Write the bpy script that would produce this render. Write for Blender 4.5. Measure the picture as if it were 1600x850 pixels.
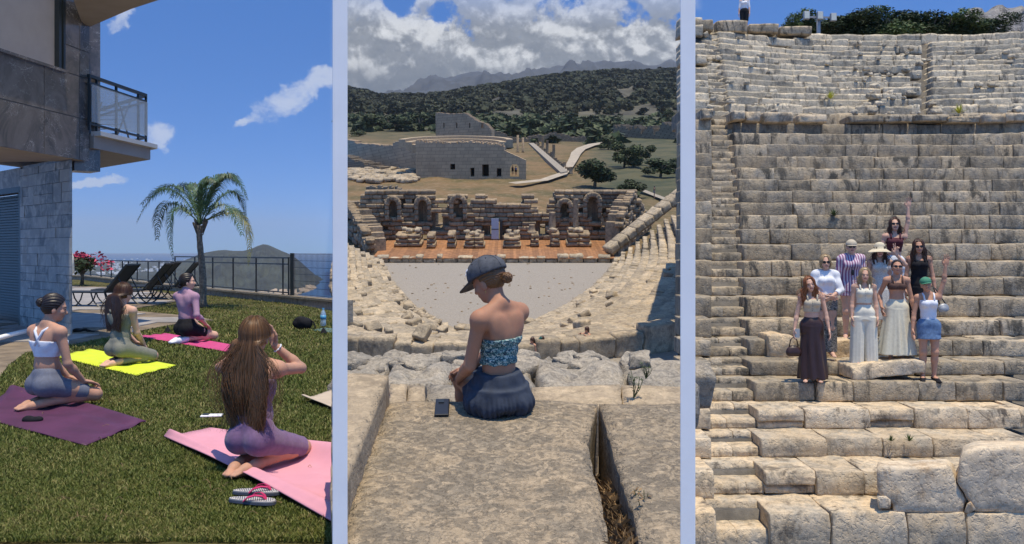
import bpy, math, random
import numpy as np
from mathutils import Vector, Matrix, noise
C = bpy.context.scene
for o in list(bpy.data.objects): bpy.data.objects.remove(o)
R = math.radians
COL = C.collection

# ------------------------------------------------------------------ camera
EYE = 1.35            # eye height above the lawn
FPX = 1400.0          # focal length for a picture 1600 wide
HOR = 390.0           # row of the level line
cam = bpy.data.objects.new('camera', bpy.data.cameras.new('camera')); COL.objects.link(cam)
cam.location = (0, 0, EYE); cam.rotation_euler = (R(90), 0, 0)
cam.data.sensor_width = 36; cam.data.lens = 36*FPX/1600
cam.data.shift_y = -(425-HOR)/1600
cam.data.clip_start = .05; cam.data.clip_end = 60000
C.camera = cam
C.view_settings.view_transform = 'Standard'; C.view_settings.look = 'None'
C.view_settings.exposure = 0; C.view_settings.gamma = 1
C.render.resolution_x = 1024; C.render.resolution_y = 544
try:
    C.cycles.volume_bounces = 0; C.cycles.max_bounces = 6; C.cycles.transparent_max_bounces = 12
    C.cycles.volume_step_rate = 4
except Exception: pass

# ------------------------------------------------------------------ sun and sky
SUN = Vector((0.10, -0.17, 0.95)).normalized()      # direction towards the sun
sun = bpy.data.objects.new('sun', bpy.data.lights.new('sun', 'SUN')); COL.objects.link(sun)
sun.data.energy = 4.7; sun.data.angle = R(.55); sun.data.color = (1, .875, .67)
sun.rotation_euler = SUN.to_track_quat('Z', 'Y').to_euler()
sun.location = (0, 0, 30)

class NT:
    """short hand for node trees"""
    def __init__(s, tree): s.t = tree; s.n = tree.nodes; s.l = tree.links
    def new(s, kind, **kw):
        n = s.n.new(kind)
        for k, v in kw.items(): setattr(n, k, v)
        return n
    def put(s, sock, v):
        if isinstance(v, bpy.types.NodeSocket): s.l.new(v, sock)
        elif v is not None: sock.default_value = v
    def math(s, op, a, b=None, c=None, clamp=False):
        n = s.new('ShaderNodeMath', operation=op, use_clamp=clamp)
        s.put(n.inputs[0], a)
        if b is not None: s.put(n.inputs[1], b)
        if c is not None: s.put(n.inputs[2], c)
        return n.outputs[0]
    def mix(s, f, a, b, bt='MIX'):
        n = s.new('ShaderNodeMix', data_type='RGBA', blend_type=bt)
        s.put(n.inputs[0], f)
        s.put(n.inputs[6], a if isinstance(a, bpy.types.NodeSocket) else (*a, 1)[:4])
        s.put(n.inputs[7], b if isinstance(b, bpy.types.NodeSocket) else (*b, 1)[:4])
        return n.outputs[2]
    def noise(s, vec, scale, detail=4, rough=.55, dist=0):
        n = s.new('ShaderNodeTexNoise'); s.put(n.inputs['Vector'], vec)
        n.inputs['Scale'].default_value = scale; n.inputs['Detail'].default_value = detail
        n.inputs['Roughness'].default_value = rough; n.inputs['Distortion'].default_value = dist
        return n.outputs[0]
    def ramp(s, f, lo, hi, a=0., b=1., smooth=True):
        n = s.new('ShaderNodeMapRange', interpolation_type='SMOOTHSTEP' if smooth else 'LINEAR')
        s.put(n.inputs[0], f); n.inputs[1].default_value = lo; n.inputs[2].default_value = hi
        n.inputs[3].default_value = a; n.inputs[4].default_value = b
        return n.outputs[0]
    def vmul(s, v, k):
        n = s.new('ShaderNodeVectorMath', operation='MULTIPLY'); s.put(n.inputs[0], v); n.inputs[1].default_value = k
        return n.outputs[0]
    def vadd(s, v, k):
        n = s.new('ShaderNodeVectorMath', operation='ADD'); s.put(n.inputs[0], v); s.put(n.inputs[1], k)
        return n.outputs[0]
    def cam3(s, x, y, z):
        n = s.new('ShaderNodeCombineXYZ'); s.put(n.inputs[0], x); s.put(n.inputs[1], y); s.put(n.inputs[2], z)
        return n.outputs[0]

world = bpy.data.worlds.new('World'); C.world = world; world.use_nodes = True
w = NT(world.node_tree); w.n.clear()
tc = w.new('ShaderNodeTexCoord').outputs['Generated']
sep = w.new('ShaderNodeSeparateXYZ'); w.l.new(tc, sep.inputs[0])
sx, sy, sz = sep.outputs
zl = w.math('ADD', w.math('MULTIPLY', w.math('ABSOLUTE', sz), 2.3), .07)
nv = w.new('ShaderNodeVectorMath', operation='NORMALIZE'); w.l.new(w.cam3(sx, sy, zl), nv.inputs[0])
sky = w.new('ShaderNodeTexSky', sky_type='NISHITA', sun_disc=False)
sky.sun_elevation = math.asin(SUN.z); sky.sun_rotation = math.atan2(SUN.x, SUN.y)
sky.air_density = 1.0; sky.dust_density = .6; sky.ozone_density = 1.6
w.l.new(nv.outputs[0], sky.inputs['Vector'])
skyc = w.mix(1.0, sky.outputs[0], (.36, .93, 1.62), 'MULTIPLY')
# clouds: bank of cumulus straight ahead, loose ones elsewhere
az = w.math('ARCTAN2', sx, sy); el = w.math('ARCSINE', sz)
cv = w.cam3(w.math('MULTIPLY', az, 1.0), w.math('MULTIPLY', el, 1.12), .37)
n1 = w.noise(cv, 17, 9, .56, .15); n2 = w.noise(cv, 36, 8, .62, .3)
cover = w.math('ADD', w.math('MULTIPLY', n1, .72), w.math('MULTIPLY', n2, .28))
bank = w.math('MULTIPLY', w.ramp(az, -.202, -.178), w.ramp(az, .186, .212, 1, 0))
bank = w.math('MULTIPLY', bank, w.ramp(el, .235, .30, 1, .35))
wob1 = w.math('MULTIPLY', w.math('SUBTRACT', w.noise(cv, 30, 7, .65), .5), .055); wob2 = w.math('MULTIPLY', w.math('SUBTRACT', w.noise(w.vadd(cv, (3., 1., 2.)), 34, 7, .65), .5), .035)
def puff(px, py, rx, ry, tilt=0):
    a0 = math.atan((px-800)/FPX); e0 = math.atan((HOR-py)/FPX*math.cos(a0))
    da = w.math('ADD', w.math('SUBTRACT', az, a0), wob1); de = w.math('ADD', w.math('SUBTRACT', el, e0), wob2)
    ct, st = math.cos(tilt), math.sin(tilt)
    u = w.math('ADD', w.math('MULTIPLY', da, ct/(rx/FPX)), w.math('MULTIPLY', de, st/(rx/FPX)))
    v = w.math('ADD', w.math('MULTIPLY', da, -st/(ry/FPX)), w.math('MULTIPLY', de, ct/(ry/FPX)))
    q = w.math('ADD', w.math('MULTIPLY', u, u), w.math('MULTIPLY', v, v))
    return w.ramp(q, 0, 1.5, 1, 0)
pf = None
for a in [(452, 155, 78, 26, .55), (508, 122, 30, 22, .6), (243, 212, 26, 24, 0), (150, 284, 44, 9, .1), (115, 288, 22, 8, 0), (182, 30, 30, 16, .8), (405, 182, 44, 12, .4)]:
    p = puff(*a); pf = p if pf is None else w.math('MAXIMUM', pf, p)
back = w.math('MULTIPLY', w.ramp(sy, -.1, .3, 1, 0), .55)
t_bank = w.math('MULTIPLY', bank, w.ramp(w.math('ADD', cover, w.ramp(el, .19, .26, .16, -.0)), .42, .50))
t_puff = w.math('MULTIPLY', w.ramp(w.math('ADD', w.math('MULTIPLY', pf, .46), w.math('MULTIPLY', w.math('SUBTRACT', w.math('ADD', w.math('MULTIPLY', n2, .6), w.math('MULTIPLY', n1, .4)), .52), 1.7)), .10, .50), w.math('MULTIPLY', w.ramp(pf, 0, .45), .62))
t_back = w.math('MULTIPLY', back, w.ramp(cover, .52, .66))
tt = w.math('MAXIMUM', w.math('MAXIMUM', t_bank, t_puff), t_back)
n3 = w.noise(w.vadd(cv, (.002, .011, .0)), 17, 9, .56, .15)     # the same cloud a little higher: lit rims, grey bases
lit = w.ramp(w.math('SUBTRACT', n1, n3), -.05, .10)
fine = w.noise(cv, 60, 6, .6)
bw = w.math('MULTIPLY', bank, 1)
lit2 = w.math('ADD', w.math('MULTIPLY', lit, .62), w.math('MULTIPLY', fine, .42))
lowd = w.ramp(el, .17, .215, .25, 1)
lit2 = w.math('MULTIPLY', lit2, lowd)
grey = w.mix(w.math('POWER', lit2, 1.3), (1.5, 1.75, 2.15), (8.2, 8.3, 8.4))
white = w.mix(bw, (7.4, 7.7, 8.2), grey)
final = w.mix(tt, skyc, white)
bg = w.new('ShaderNodeBackground'); w.l.new(final, bg.inputs[0]); bg.inputs[1].default_value = .104
out = w.new('ShaderNodeOutputWorld'); w.l.new(bg.outputs[0], out.inputs[0])

# ------------------------------------------------------------------ frames of the three places
F1 = Matrix.Translation((0, 0, EYE))                         # origin at the eye, level
TILT = math.atan((HOR-150)/FPX)
F2 = Matrix.Translation((0, 0, EYE)) @ Matrix.Rotation(TILT, 4, 'X')   # the middle valley climbs away
def P1(px, py, d): return Vector(((px-800)/FPX*d, d, -(py-HOR)/FPX*d))
def G1(px, py, z=0.): return P1(px, py, (z-EYE)*-FPX/(py-HOR))         # on a level, z above the lawn
def ray2(px, py):
    v = F2.to_3x3().inverted() @ Vector(((px-800)/FPX, 1, -(py-HOR)/FPX))
    return v/v.y
def P2(px, py, d): return ray2(px, py)*d
def G2(px, py, z): r = ray2(px, py); return r*(z/r.z)
def pix2(p):
    v = F2.to_3x3() @ Vector(p); return 800+FPX*v.x/v.y, HOR-FPX*v.z/v.y

# ------------------------------------------------------------------ object helpers
ORG = {}
def tag(o, label=None, cat=None, group=None, kind=None):
    if label: o['label'] = label
    if cat: o['category'] = cat
    if group: o['group'] = group
    if kind: o['kind'] = kind
    return o
def thing(name, label, cat, loc=(0, 0, 0), F=F1, rz=0, group=None, scale=1):
    o = bpy.data.objects.new(name, None); COL.objects.link(o); o.empty_display_size = .1
    o.matrix_world = F @ Matrix.Translation(loc) @ Matrix.Rotation(rz, 4, 'Z') @ Matrix.Scale(scale, 4)
    ORG[o] = Vector(loc)
    return tag(o, label, cat, group)
def link(name, me, parent=None, F=F1, loc=(0, 0, 0), rz=0, scale=(1, 1, 1)):
    o = bpy.data.objects.new(name, me); COL.objects.link(o)
    m = Matrix.Translation(loc) @ Matrix.Rotation(rz, 4, 'Z') @ Matrix.Diagonal((*scale, 1))
    if parent is not None: o.parent = parent; o.matrix_local = m
    else: o.matrix_world = F @ m
    return o
def fast_mesh(name, V, Q, mat, smooth=False, mi=None):
    """V (n,3), Q (m,k) arrays"""
    me = bpy.data.meshes.new(name); V = np.asarray(V, np.float32); Q = np.asarray(Q, np.int32)
    k = Q.shape[1]
    me.vertices.add(len(V)); me.vertices.foreach_set('co', V.ravel())
    me.loops.add(Q.size); me.loops.foreach_set('vertex_index', Q.ravel())
    me.polygons.add(len(Q)); me.polygons.foreach_set('loop_start', np.arange(0, Q.size, k, dtype=np.int32))
    if smooth: me.polygons.foreach_set('use_smooth', np.ones(len(Q), bool))
    for m in (mat if isinstance(mat, (list, tuple)) else [mat]): me.materials.append(m)
    if mi is not None: me.polygons.foreach_set('material_index', np.asarray(mi, np.int32))
    me.update(calc_edges=True); me.validate()
    return me
class MB:
    def __init__(s): s.v = []; s.f = []; s.m = []; s.cur = 0
    def add(s, vs, fs, M=None):
        b = len(s.v)
        s.v += [tuple(M @ Vector(v)) if M is not None else tuple(v) for v in vs]
        s.f += [tuple(i+b for i in f) for f in fs]; s.m += [s.cur]*len(fs); return s
    def box(s, c, size, rz=0, M=None):
        x, y, z = [a/2 for a in size]
        vs = [(-x, -y, -z), (x, -y, -z), (x, y, -z), (-x, y, -z), (-x, -y, z), (x, -y, z), (x, y, z), (-x, y, z)]
        fs = [(0, 3, 2, 1), (4, 5, 6, 7), (0, 1, 5, 4), (1, 2, 6, 5), (2, 3, 7, 6), (3, 0, 4, 7)]
        T = Matrix.Translation(c) @ Matrix.Rotation(rz, 4, 'Z')
        return s.add(vs, fs, M @ T if M is not None else T)
    def bar(s, a, b, wd, ht=None, up=(0, 0, 1)):
        a, b = Vector(a), Vector(b); ht = ht or wd; d = b-a; L = d.length
        if L < 1e-6: return s
        y = d/L; x = y.cross(Vector(up))
        if x.length < 1e-3: x = y.cross(Vector((1, 0, 0)))
        x.normalize(); z = x.cross(y)
        M = Matrix((x, y, z)).transposed().to_4x4(); M.translation = (a+b)/2
        return s.box((0, 0, 0), (wd, L, ht), M=M)
    def prism(s, poly, z0, z1):
        n = len(poly); vs = [(p[0], p[1], z0) for p in poly]+[(p[0], p[1], z1) for p in poly]
        fs = [tuple(range(n-1, -1, -1)), tuple(range(n, 2*n))]+[(i, (i+1) % n, n+(i+1) % n, n+i) for i in range(n)]
        return s.add(vs, fs)
    def extrude(s, pts, off):
        """flat outline (3-D points) swept by the vector off"""
        n = len(pts); off = Vector(off); vs = [Vector(p) for p in pts]; vs += [p+off for p in vs]
        return s.add(vs, [tuple(range(n)), tuple(range(2*n-1, n-1, -1))]+[(i, n+i, n+(i+1) % n, (i+1) % n) for i in range(n)])
    def tube(s, pts, r, n=6, cap=True):
        pts = [Vector(p) for p in pts]; rr = r if isinstance(r, (list, tuple)) else [r]*len(pts)
        vs = []; prev = None
        for i, p in enumerate(pts):
            t = (pts[min(i+1, len(pts)-1)]-pts[max(i-1, 0)])
            t = t.normalized() if t.length > 1e-9 else Vector((0, 0, 1))
            if prev is None: x = t.orthogonal().normalized()
            else:
                x = prev-t*prev.dot(t); x = x.normalized() if x.length > 1e-6 else t.orthogonal().normalized()
            prev = x; y = t.cross(x)
            for k in range(n):
                a = 2*math.pi*k/n; vs.append(p+(x*math.cos(a)+y*math.sin(a))*rr[i])
        fs = []
        for i in range(len(pts)-1):
            for k in range(n): fs.append((i*n+k, i*n+(k+1) % n, (i+1)*n+(k+1) % n, (i+1)*n+k))
        if cap: fs.append(tuple(range(n-1, -1, -1))); fs.append(tuple((len(pts)-1)*n+k for k in range(n)))
        return s.add(vs, fs)
    def lathe(s, prof, c=(0, 0, 0), n=16, sx=1, sy=1):
        vs = []; fs = []
        for r, z in prof:
            for k in range(n):
                a = 2*math.pi*k/n; vs.append((c[0]+sx*r*math.cos(a), c[1]+sy*r*math.sin(a), c[2]+z))
        for i in range(len(prof)-1):
            for k in range(n): fs.append((i*n+k, i*n+(k+1) % n, (i+1)*n+(k+1) % n, (i+1)*n+k))
        fs.append(tuple(range(n-1, -1, -1))); fs.append(tuple((len(prof)-1)*n+k for k in range(n)))
        return s.add(vs, fs)
    def mesh(s, name, mat, smooth=False, off=(0, 0, 0)):
        me = bpy.data.meshes.new(name); ox, oy, oz = off
        me.from_pydata([(x-ox, y-oy, z-oz) for x, y, z in s.v], [], s.f)
        for m in (mat if isinstance(mat, (list, tuple)) else [mat]): me.materials.append(m)
        if any(s.m): me.polygons.foreach_set('material_index', s.m)
        if smooth: me.polygons.foreach_set('use_smooth', [True]*len(s.f))
        me.update(); return me
    def build(s, name, mat, parent=None, F=F1, smooth=False, rel=True):
        """vertices are given in the frame; below a parent its origin is taken off"""
        if parent is not None:
            return link(name, s.mesh(name, mat, smooth, ORG.get(parent, Vector()) if rel else (0, 0, 0)), parent)
        # own origin at the base centre
        V = np.array(s.v); c = (V.min(0)+V.max(0))/2; c[2] = V[:, 2].min()
        o = link(name, s.mesh(name, mat, smooth, c), None, F, loc=tuple(c)); ORG[o] = Vector(c); return o
def bevel(o, wdt=.01, seg=2):
    m = o.modifiers.new('bevel', 'BEVEL'); m.width = wdt; m.segments = seg; m.limit_method = 'ANGLE'; return o

# ------------------------------------------------------------------ materials
def mat(name, build):
    m = bpy.data.materials.new(name); m.use_nodes = True; t = NT(m.node_tree); t.n.clear()
    b = t.new('ShaderNodeBsdfPrincipled'); o = t.new('ShaderNodeOutputMaterial'); t.l.new(b.outputs[0], o.inputs[0])
    pos = t.new('ShaderNodeNewGeometry').outputs['Position']; build(t, b, pos); return m
def bump(t, b, h, strength=.5, dist=.01):
    n = t.new('ShaderNodeBump'); n.inputs['Strength'].default_value = strength; n.inputs['Distance'].default_value = dist
    t.l.new(h, n.inputs['Height']); t.l.new(n.outputs[0], b.inputs['Normal'])
def plain(name, col, rough=.6, var=.12, scale=14, metal=0, bmp=0, spec=.5, trans=0, sheen=0, rand=0, detail=5, island=0):
    def f(t, b, pos):
        n = t.noise(pos, scale, detail)
        lo = tuple(c*(1-var) for c in col); hi = tuple(min(1, c*(1+var)) for c in col)
        c = t.mix(t.ramp(n, .3, .7), lo, hi)
        if rand:
            r = t.new('ShaderNodeObjectInfo').outputs['Random']
            c = t.mix(1, c, t.mix(r, (1-rand,)*3, (1+rand,)*3), 'MULTIPLY')
        if island:
            r = t.new('ShaderNodeNewGeometry').outputs['Random Per Island']
            c = t.mix(1, c, t.mix(r, (1-island,)*3, (1+island,)*3), 'MULTIPLY')
        t.put(b.inputs['Base Color'], c); b.inputs['Roughness'].default_value = rough
        b.inputs['Metallic'].default_value = metal; b.inputs['Specular IOR Level'].default_value = spec
        if trans: b.inputs['Transmission Weight'].default_value = trans
        if sheen: b.inputs['Sheen Weight'].default_value = sheen
        if bmp: bump(t, b, t.noise(pos, scale*5, 4), .5, bmp)
    return mat(name, f)
def stone(name, warm, cool, dark, scale=1., stain=.5, pit=.02, crack=0., rnd=.2, spots=0., streak=1.0, lo=.50):
    def f(t, b, pos):
        oi = t.new('ShaderNodeObjectInfo').outputs['Random']
        p = t.vadd(pos, t.cam3(t.math('MULTIPLY', oi, 37.), 0., t.math('MULTIPLY', oi, 11.)))
        p = t.vmul(p, (scale,)*3)
        a = t.noise(p, 1.6, 8, .65, .6); m = t.noise(p, 7, 8, .7)
        c = t.mix(t.ramp(a, .38, .62), warm, cool)
        c = t.mix(t.math('MULTIPLY', t.ramp(m, .40, .68), .6), c, tuple(min(1, x*1.5) for x in warm)); m2 = t.noise(t.vadd(p, (5.1, 2.3, 8.8)), 4.2, 7, .72, .8); c = t.mix(t.math('MULTIPLY', t.ramp(m2, .50, .62), .55), c, tuple(x*.5 for x in cool))
        st = t.noise(t.vmul(p, (1, 1, .35)), 3.2*streak, 9, .72, .5)
        sf = t.math('MULTIPLY', t.ramp(st, lo, lo+.15), stain)
        if isinstance(oi, bpy.types.NodeSocket): sf = t.math('MULTIPLY', sf, t.math('ADD', t.math('MULTIPLY', oi, .8), .55), clamp=True)
        c = t.mix(sf, c, dark)
        fine = t.noise(p, 42, 6, .75)
        c = t.mix(1, c, t.mix(fine, (.62,)*3, (1.38,)*3), 'MULTIPLY')
        if spots:
            sp = t.ramp(t.noise(p, 7, 8, .64, 1.1), .505, .53); gate = t.ramp(a, .22, .55)
            c = t.mix(t.math('MULTIPLY', t.math('MULTIPLY', sp, gate), spots), c, tuple((x+y)/2 for x, y in zip(cool, dark)))
        if crack:
            v = t.new('ShaderNodeTexVoronoi', feature='DISTANCE_TO_EDGE'); t.put(v.inputs['Vector'], t.vadd(p, t.cam3(a, m, a))); v.inputs['Scale'].default_value = 1.5
            ck = t.ramp(v.outputs['Distance'], 0, .012, 1, 0)
            c = t.mix(t.math('MULTIPLY', ck, crack), c, dark)
        r = t.mix(oi, (1-rnd,)*3, (1+rnd*.8, 1+rnd*.7, 1+rnd*.55))
        c = t.mix(1, c, r, 'MULTIPLY')
        t.put(b.inputs['Base Color'], c); b.inputs['Roughness'].default_value = .92; b.inputs['Specular IOR Level'].default_value = .25
        h = t.math('ADD', t.math('MULTIPLY', m, .6), t.math('ADD', t.math('MULTIPLY', fine, .35), t.math('MULTIPLY', t.ramp(t.noise(p, 20, 3), .35, .5), .5)))
        bump(t, b, h, .75, pit)
    return mat(name, f)
M = {}
M['white_wall'] = plain('white_paint', (.90, .89, .87), .6, .02)
M['tier'] = stone('tier_limestone', (.40, .32, .215), (.31, .28, .23), (.085, .078, .064), 1., .85, .02, rnd=.28, lo=.475)
M['tier_clean'] = stone('pale_limestone', (.56, .435, .285), (.45, .395, .31), (.12, .10, .078), 1., .85, .02, rnd=.16)
M['tier_up'] = stone('grey_limestone', (.50, .43, .32), (.44, .405, .33), (.08, .078, .072), 1., .8, .03, rnd=.28)
M['bowl'] = stone('bowl_limestone', (.43, .345, .235), (.34, .29, .22), (.16, .13, .10), .6, .6, .03, rnd=.22)
M['ruin'] = stone('ruin_limestone', (.34, .255, .165), (.26, .21, .15), (.08, .066, .048), .5, .6, .05, rnd=.26)
M['slab'] = stone('slab_limestone', (.40, .31, .205), (.29, .24, .175), (.125, .105, .08), 2.0, .45, .03, crack=.5, rnd=.03, spots=.9)
M['slab_pale'] = stone('pale_slab', (.43, .335, .22), (.36, .285, .195), (.24, .19, .14), 1.4, .4, .012, crack=.3, rnd=.08, spots=.4)
M['slab_grey'] = stone('grey_slab', (.36, .31, .24), (.29, .265, .225), (.13, .12, .11), 1.6, .6, .03, rnd=.15)
M['boulder'] = stone('boulder_stone', (.64, .51, .35), (.55, .47, .36), (.32, .19, .09), .9, .6, .02, rnd=.05)
M['dirt'] = plain('dirt', (.20, .155, .105), .95, .35, 2.2, bmp=.03)
M['dark_stone'] = plain('core_stone', (.14, .125, .105), .95, .3, 3, bmp=.03)
M['iron'] = plain('dark_painted_metal', (.018, .024, .026), .42, .1, spec=.5)
M['black'] = plain('black_plastic', (.012, .012, .013), .4, .1)
M['black_cloth'] = plain('black_cloth', (.013, .013, .016), .85, .2, 40, bmp=.002, spec=.2)
M['white_cloth'] = plain('white_cloth', (.74, .75, .78), .85, .05, 20, bmp=.004, spec=.2)
M['cream_cloth'] = plain('cream_cloth', (.72, .68, .56), .85, .06, 18, bmp=.004, spec=.2)
M['leaf'] = plain('leaf_green', (.055, .085, .022), .6, .35, 1.2, island=.5, spec=.3)
M['leaf_dark'] = plain('dark_leaf', (.030, .045, .017), .65, .35, .35, island=.5, spec=.25)
M['leaf_olive'] = plain('olive_scrub_leaf', (.058, .060, .030), .65, .5, .05, island=.5, spec=.2)
M['leaf_mid'] = plain('mid_leaf', (.052, .066, .026), .65, .35, .35, island=.5, spec=.25)
M['leaf_yellow'] = plain('lime_leaf', (.42, .42, .05), .6, .2, 8, island=.3)
M['bark'] = plain('bark', (.16, .125, .09), .9, .35, 12, bmp=.02)
M['dry'] = plain('dry_grass', (.24, .15, .07), .85, .3, 9, island=.5)
M['lip'] = plain('lips', (.36, .12, .10), .5, .05)
M['eye'] = plain('eye', (.03, .022, .02), .25, .05)
def skin(name, col):
    def f(t, b, pos):
        n = t.noise(pos, 11, 6, .65); n2 = t.noise(pos, 45, 4, .7); c = t.mix(t.ramp(n, .3, .7), tuple(x*.86 for x in col), (min(1, col[0]*1.08), col[1]*.98, col[2]*.93)); c = t.mix(t.math('MULTIPLY', t.ramp(n2, .52, .75), .3), c, (col[0]*.85, col[1]*.68, col[2]*.62))
        t.put(b.inputs['Base Color'], c); b.inputs['Roughness'].default_value = .62; b.inputs['Specular IOR Level'].default_value = .25
        b.inputs['Subsurface Weight'].default_value = .08; b.inputs['Subsurface Radius'].default_value = (.02, .008, .004)
        bump(t, b, t.noise(pos, 160, 3), .15, .002)
    return mat(name, f)
M['skin'] = skin('skin_fair', (.66, .42, .31)); M['skin_tan'] = skin('skin_tanned', (.42, .22, .135)); M['skin_warm'] = skin('skin_warm', (.52, .30, .205))
def hairm(name, root, tip):
    def f(t, b, pos):
        r = t.new('ShaderNodeNewGeometry').outputs['Random Per Island']
        n = t.noise(t.vmul(pos, (60, 60, 4)), 1, 5, .6)
        c = t.mix(t.math('ADD', t.math('MULTIPLY', r, .55), t.math('MULTIPLY', n, .45)), root, tip)
        t.put(b.inputs['Base Color'], c); b.inputs['Roughness'].default_value = .42; b.inputs['Specular IOR Level'].default_value = .45
        b.inputs['Anisotropic'].default_value = .4
    return mat(name, f)
M['h_brown'] = hairm('brown_hair', (.025, .012, .007), (.11, .048, .022)); M['h_light'] = hairm('light_brown_hair', (.045, .022, .009), (.27, .135, .052))
M['h_dark'] = hairm('dark_hair', (.010, .007, .006), (.035, .02, .014)); M['h_blond'] = hairm('blond_hair', (.22, .14, .065), (.56, .42, .24))
M['h_ginger'] = hairm('ginger_hair', (.15, .05, .018), (.42, .16, .055))
# ------------------------------------------------------------------ figures: signed distance fields meshed by surface nets
def npv(*a): return np.array(a, float)
def rotm(yaw=0, pitch=0, roll=0):
    """x right, y forward, z up; yaw turns left, pitch nods down, roll leans to the right"""
    return np.array((Matrix.Rotation(yaw, 3, 'Z') @ Matrix.Rotation(-pitch, 3, 'X') @ Matrix.Rotation(roll, 3, 'Y')))
def cone(a, b, ra, rb=None, k=.02, cut=None, n=''):
    return dict(t='c', a=np.array(a, float), b=np.array(b, float), ra=ra, rb=ra if rb is None else rb, k=k, cut=cut, n=n)
def ell(c, r, Rm=None, k=.025, n='', cut=None):
    return dict(t='e', c=np.array(c, float), r=np.array(r, float), R=np.eye(3) if Rm is None else Rm, k=k, n=n, cut=cut)
def skirt(a, b, r0, r1, folds=0, amp=0, ph=0, e=.8, pw=1., n='', k=.012):
    """cloth hung round the segment a-b: r0,r1 half widths, e = depth/width"""
    return dict(t='s', a=np.array(a, float), b=np.array(b, float), r0=r0, r1=r1, f=folds, amp=amp, ph=ph, e=e, pw=pw, k=k, n=n, cut=None)
def peval(p, X, Y, Z):
    if p['t'] == 'c':
        a, b = p['a'], p['b']; ab = b-a; L2 = max(ab@ab, 1e-9)
        t = np.clip(((X-a[0])*ab[0]+(Y-a[1])*ab[1]+(Z-a[2])*ab[2])/L2, 0, 1)
        dx = X-a[0]-t*ab[0]; dy = Y-a[1]-t*ab[1]; dz = Z-a[2]-t*ab[2]
        d = np.sqrt(dx*dx+dy*dy+dz*dz)-(p['ra']+(p['rb']-p['ra'])*t)
        if p['cut']:
            L = math.sqrt(L2); u = ab/L; s = (X-a[0])*u[0]+(Y-a[1])*u[1]+(Z-a[2])*u[2]
            if 'b' in p['cut']: d = np.maximum(d, s-L)
            if 'a' in p['cut']: d = np.maximum(d, -s)
        return d
    if p['t'] == 'e':
        c, r, Rm = p['c'], p['r'], p['R']
        x, y, z = X-c[0], Y-c[1], Z-c[2]
        u = Rm[0, 0]*x+Rm[1, 0]*y+Rm[2, 0]*z; v = Rm[0, 1]*x+Rm[1, 1]*y+Rm[2, 1]*z; q = Rm[0, 2]*x+Rm[1, 2]*y+Rm[2, 2]*z
        k0 = np.sqrt((u/r[0])**2+(v/r[1])**2+(q/r[2])**2); k1 = np.sqrt((u/r[0]**2)**2+(v/r[1]**2)**2+(q/r[2]**2)**2)+1e-9
        return k0*(k0-1)/k1
    a, b = p['a'], p['b']; dz = b[2]-a[2]; t = (Z-a[2])/dz; tc_ = np.clip(t, 0, 1)
    x = X-(a[0]+(b[0]-a[0])*tc_); y = Y-(a[1]+(b[1]-a[1])*tc_)
    r = p['r0']+(p['r1']-p['r0'])*tc_**p['pw']
    th = np.arctan2(y, x)
    if p['f']: r = r+p['amp']*tc_**.7*(np.sin(p['f']*th+p['ph']+1.2*np.sin(3*th))+.4*np.sin(p['f']*1.7*th+p['ph']*2))
    d = np.sqrt(x*x+(y/p['e'])**2)-r
    return np.maximum(d*.85, np.maximum(-t, t-1)*abs(dz))
def pbox(p, pad):
    if p['t'] == 'c':
        r = max(p['ra'], p['rb']); return np.minimum(p['a'], p['b'])-r-pad, np.maximum(p['a'], p['b'])+r+pad
    if p['t'] == 'e':
        h = np.sqrt(((p['R']*p['r'][None, :])**2).sum(1)); return p['c']-h-pad, p['c']+h+pad
    r = max(p['r0'], p['r1'])+p['amp']*1.5; q = np.array([r, r, 0]); lo = np.minimum(p['a'], p['b']); hi = np.maximum(p['a'], p['b'])
    return lo-q-pad, hi+q+pad
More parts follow.
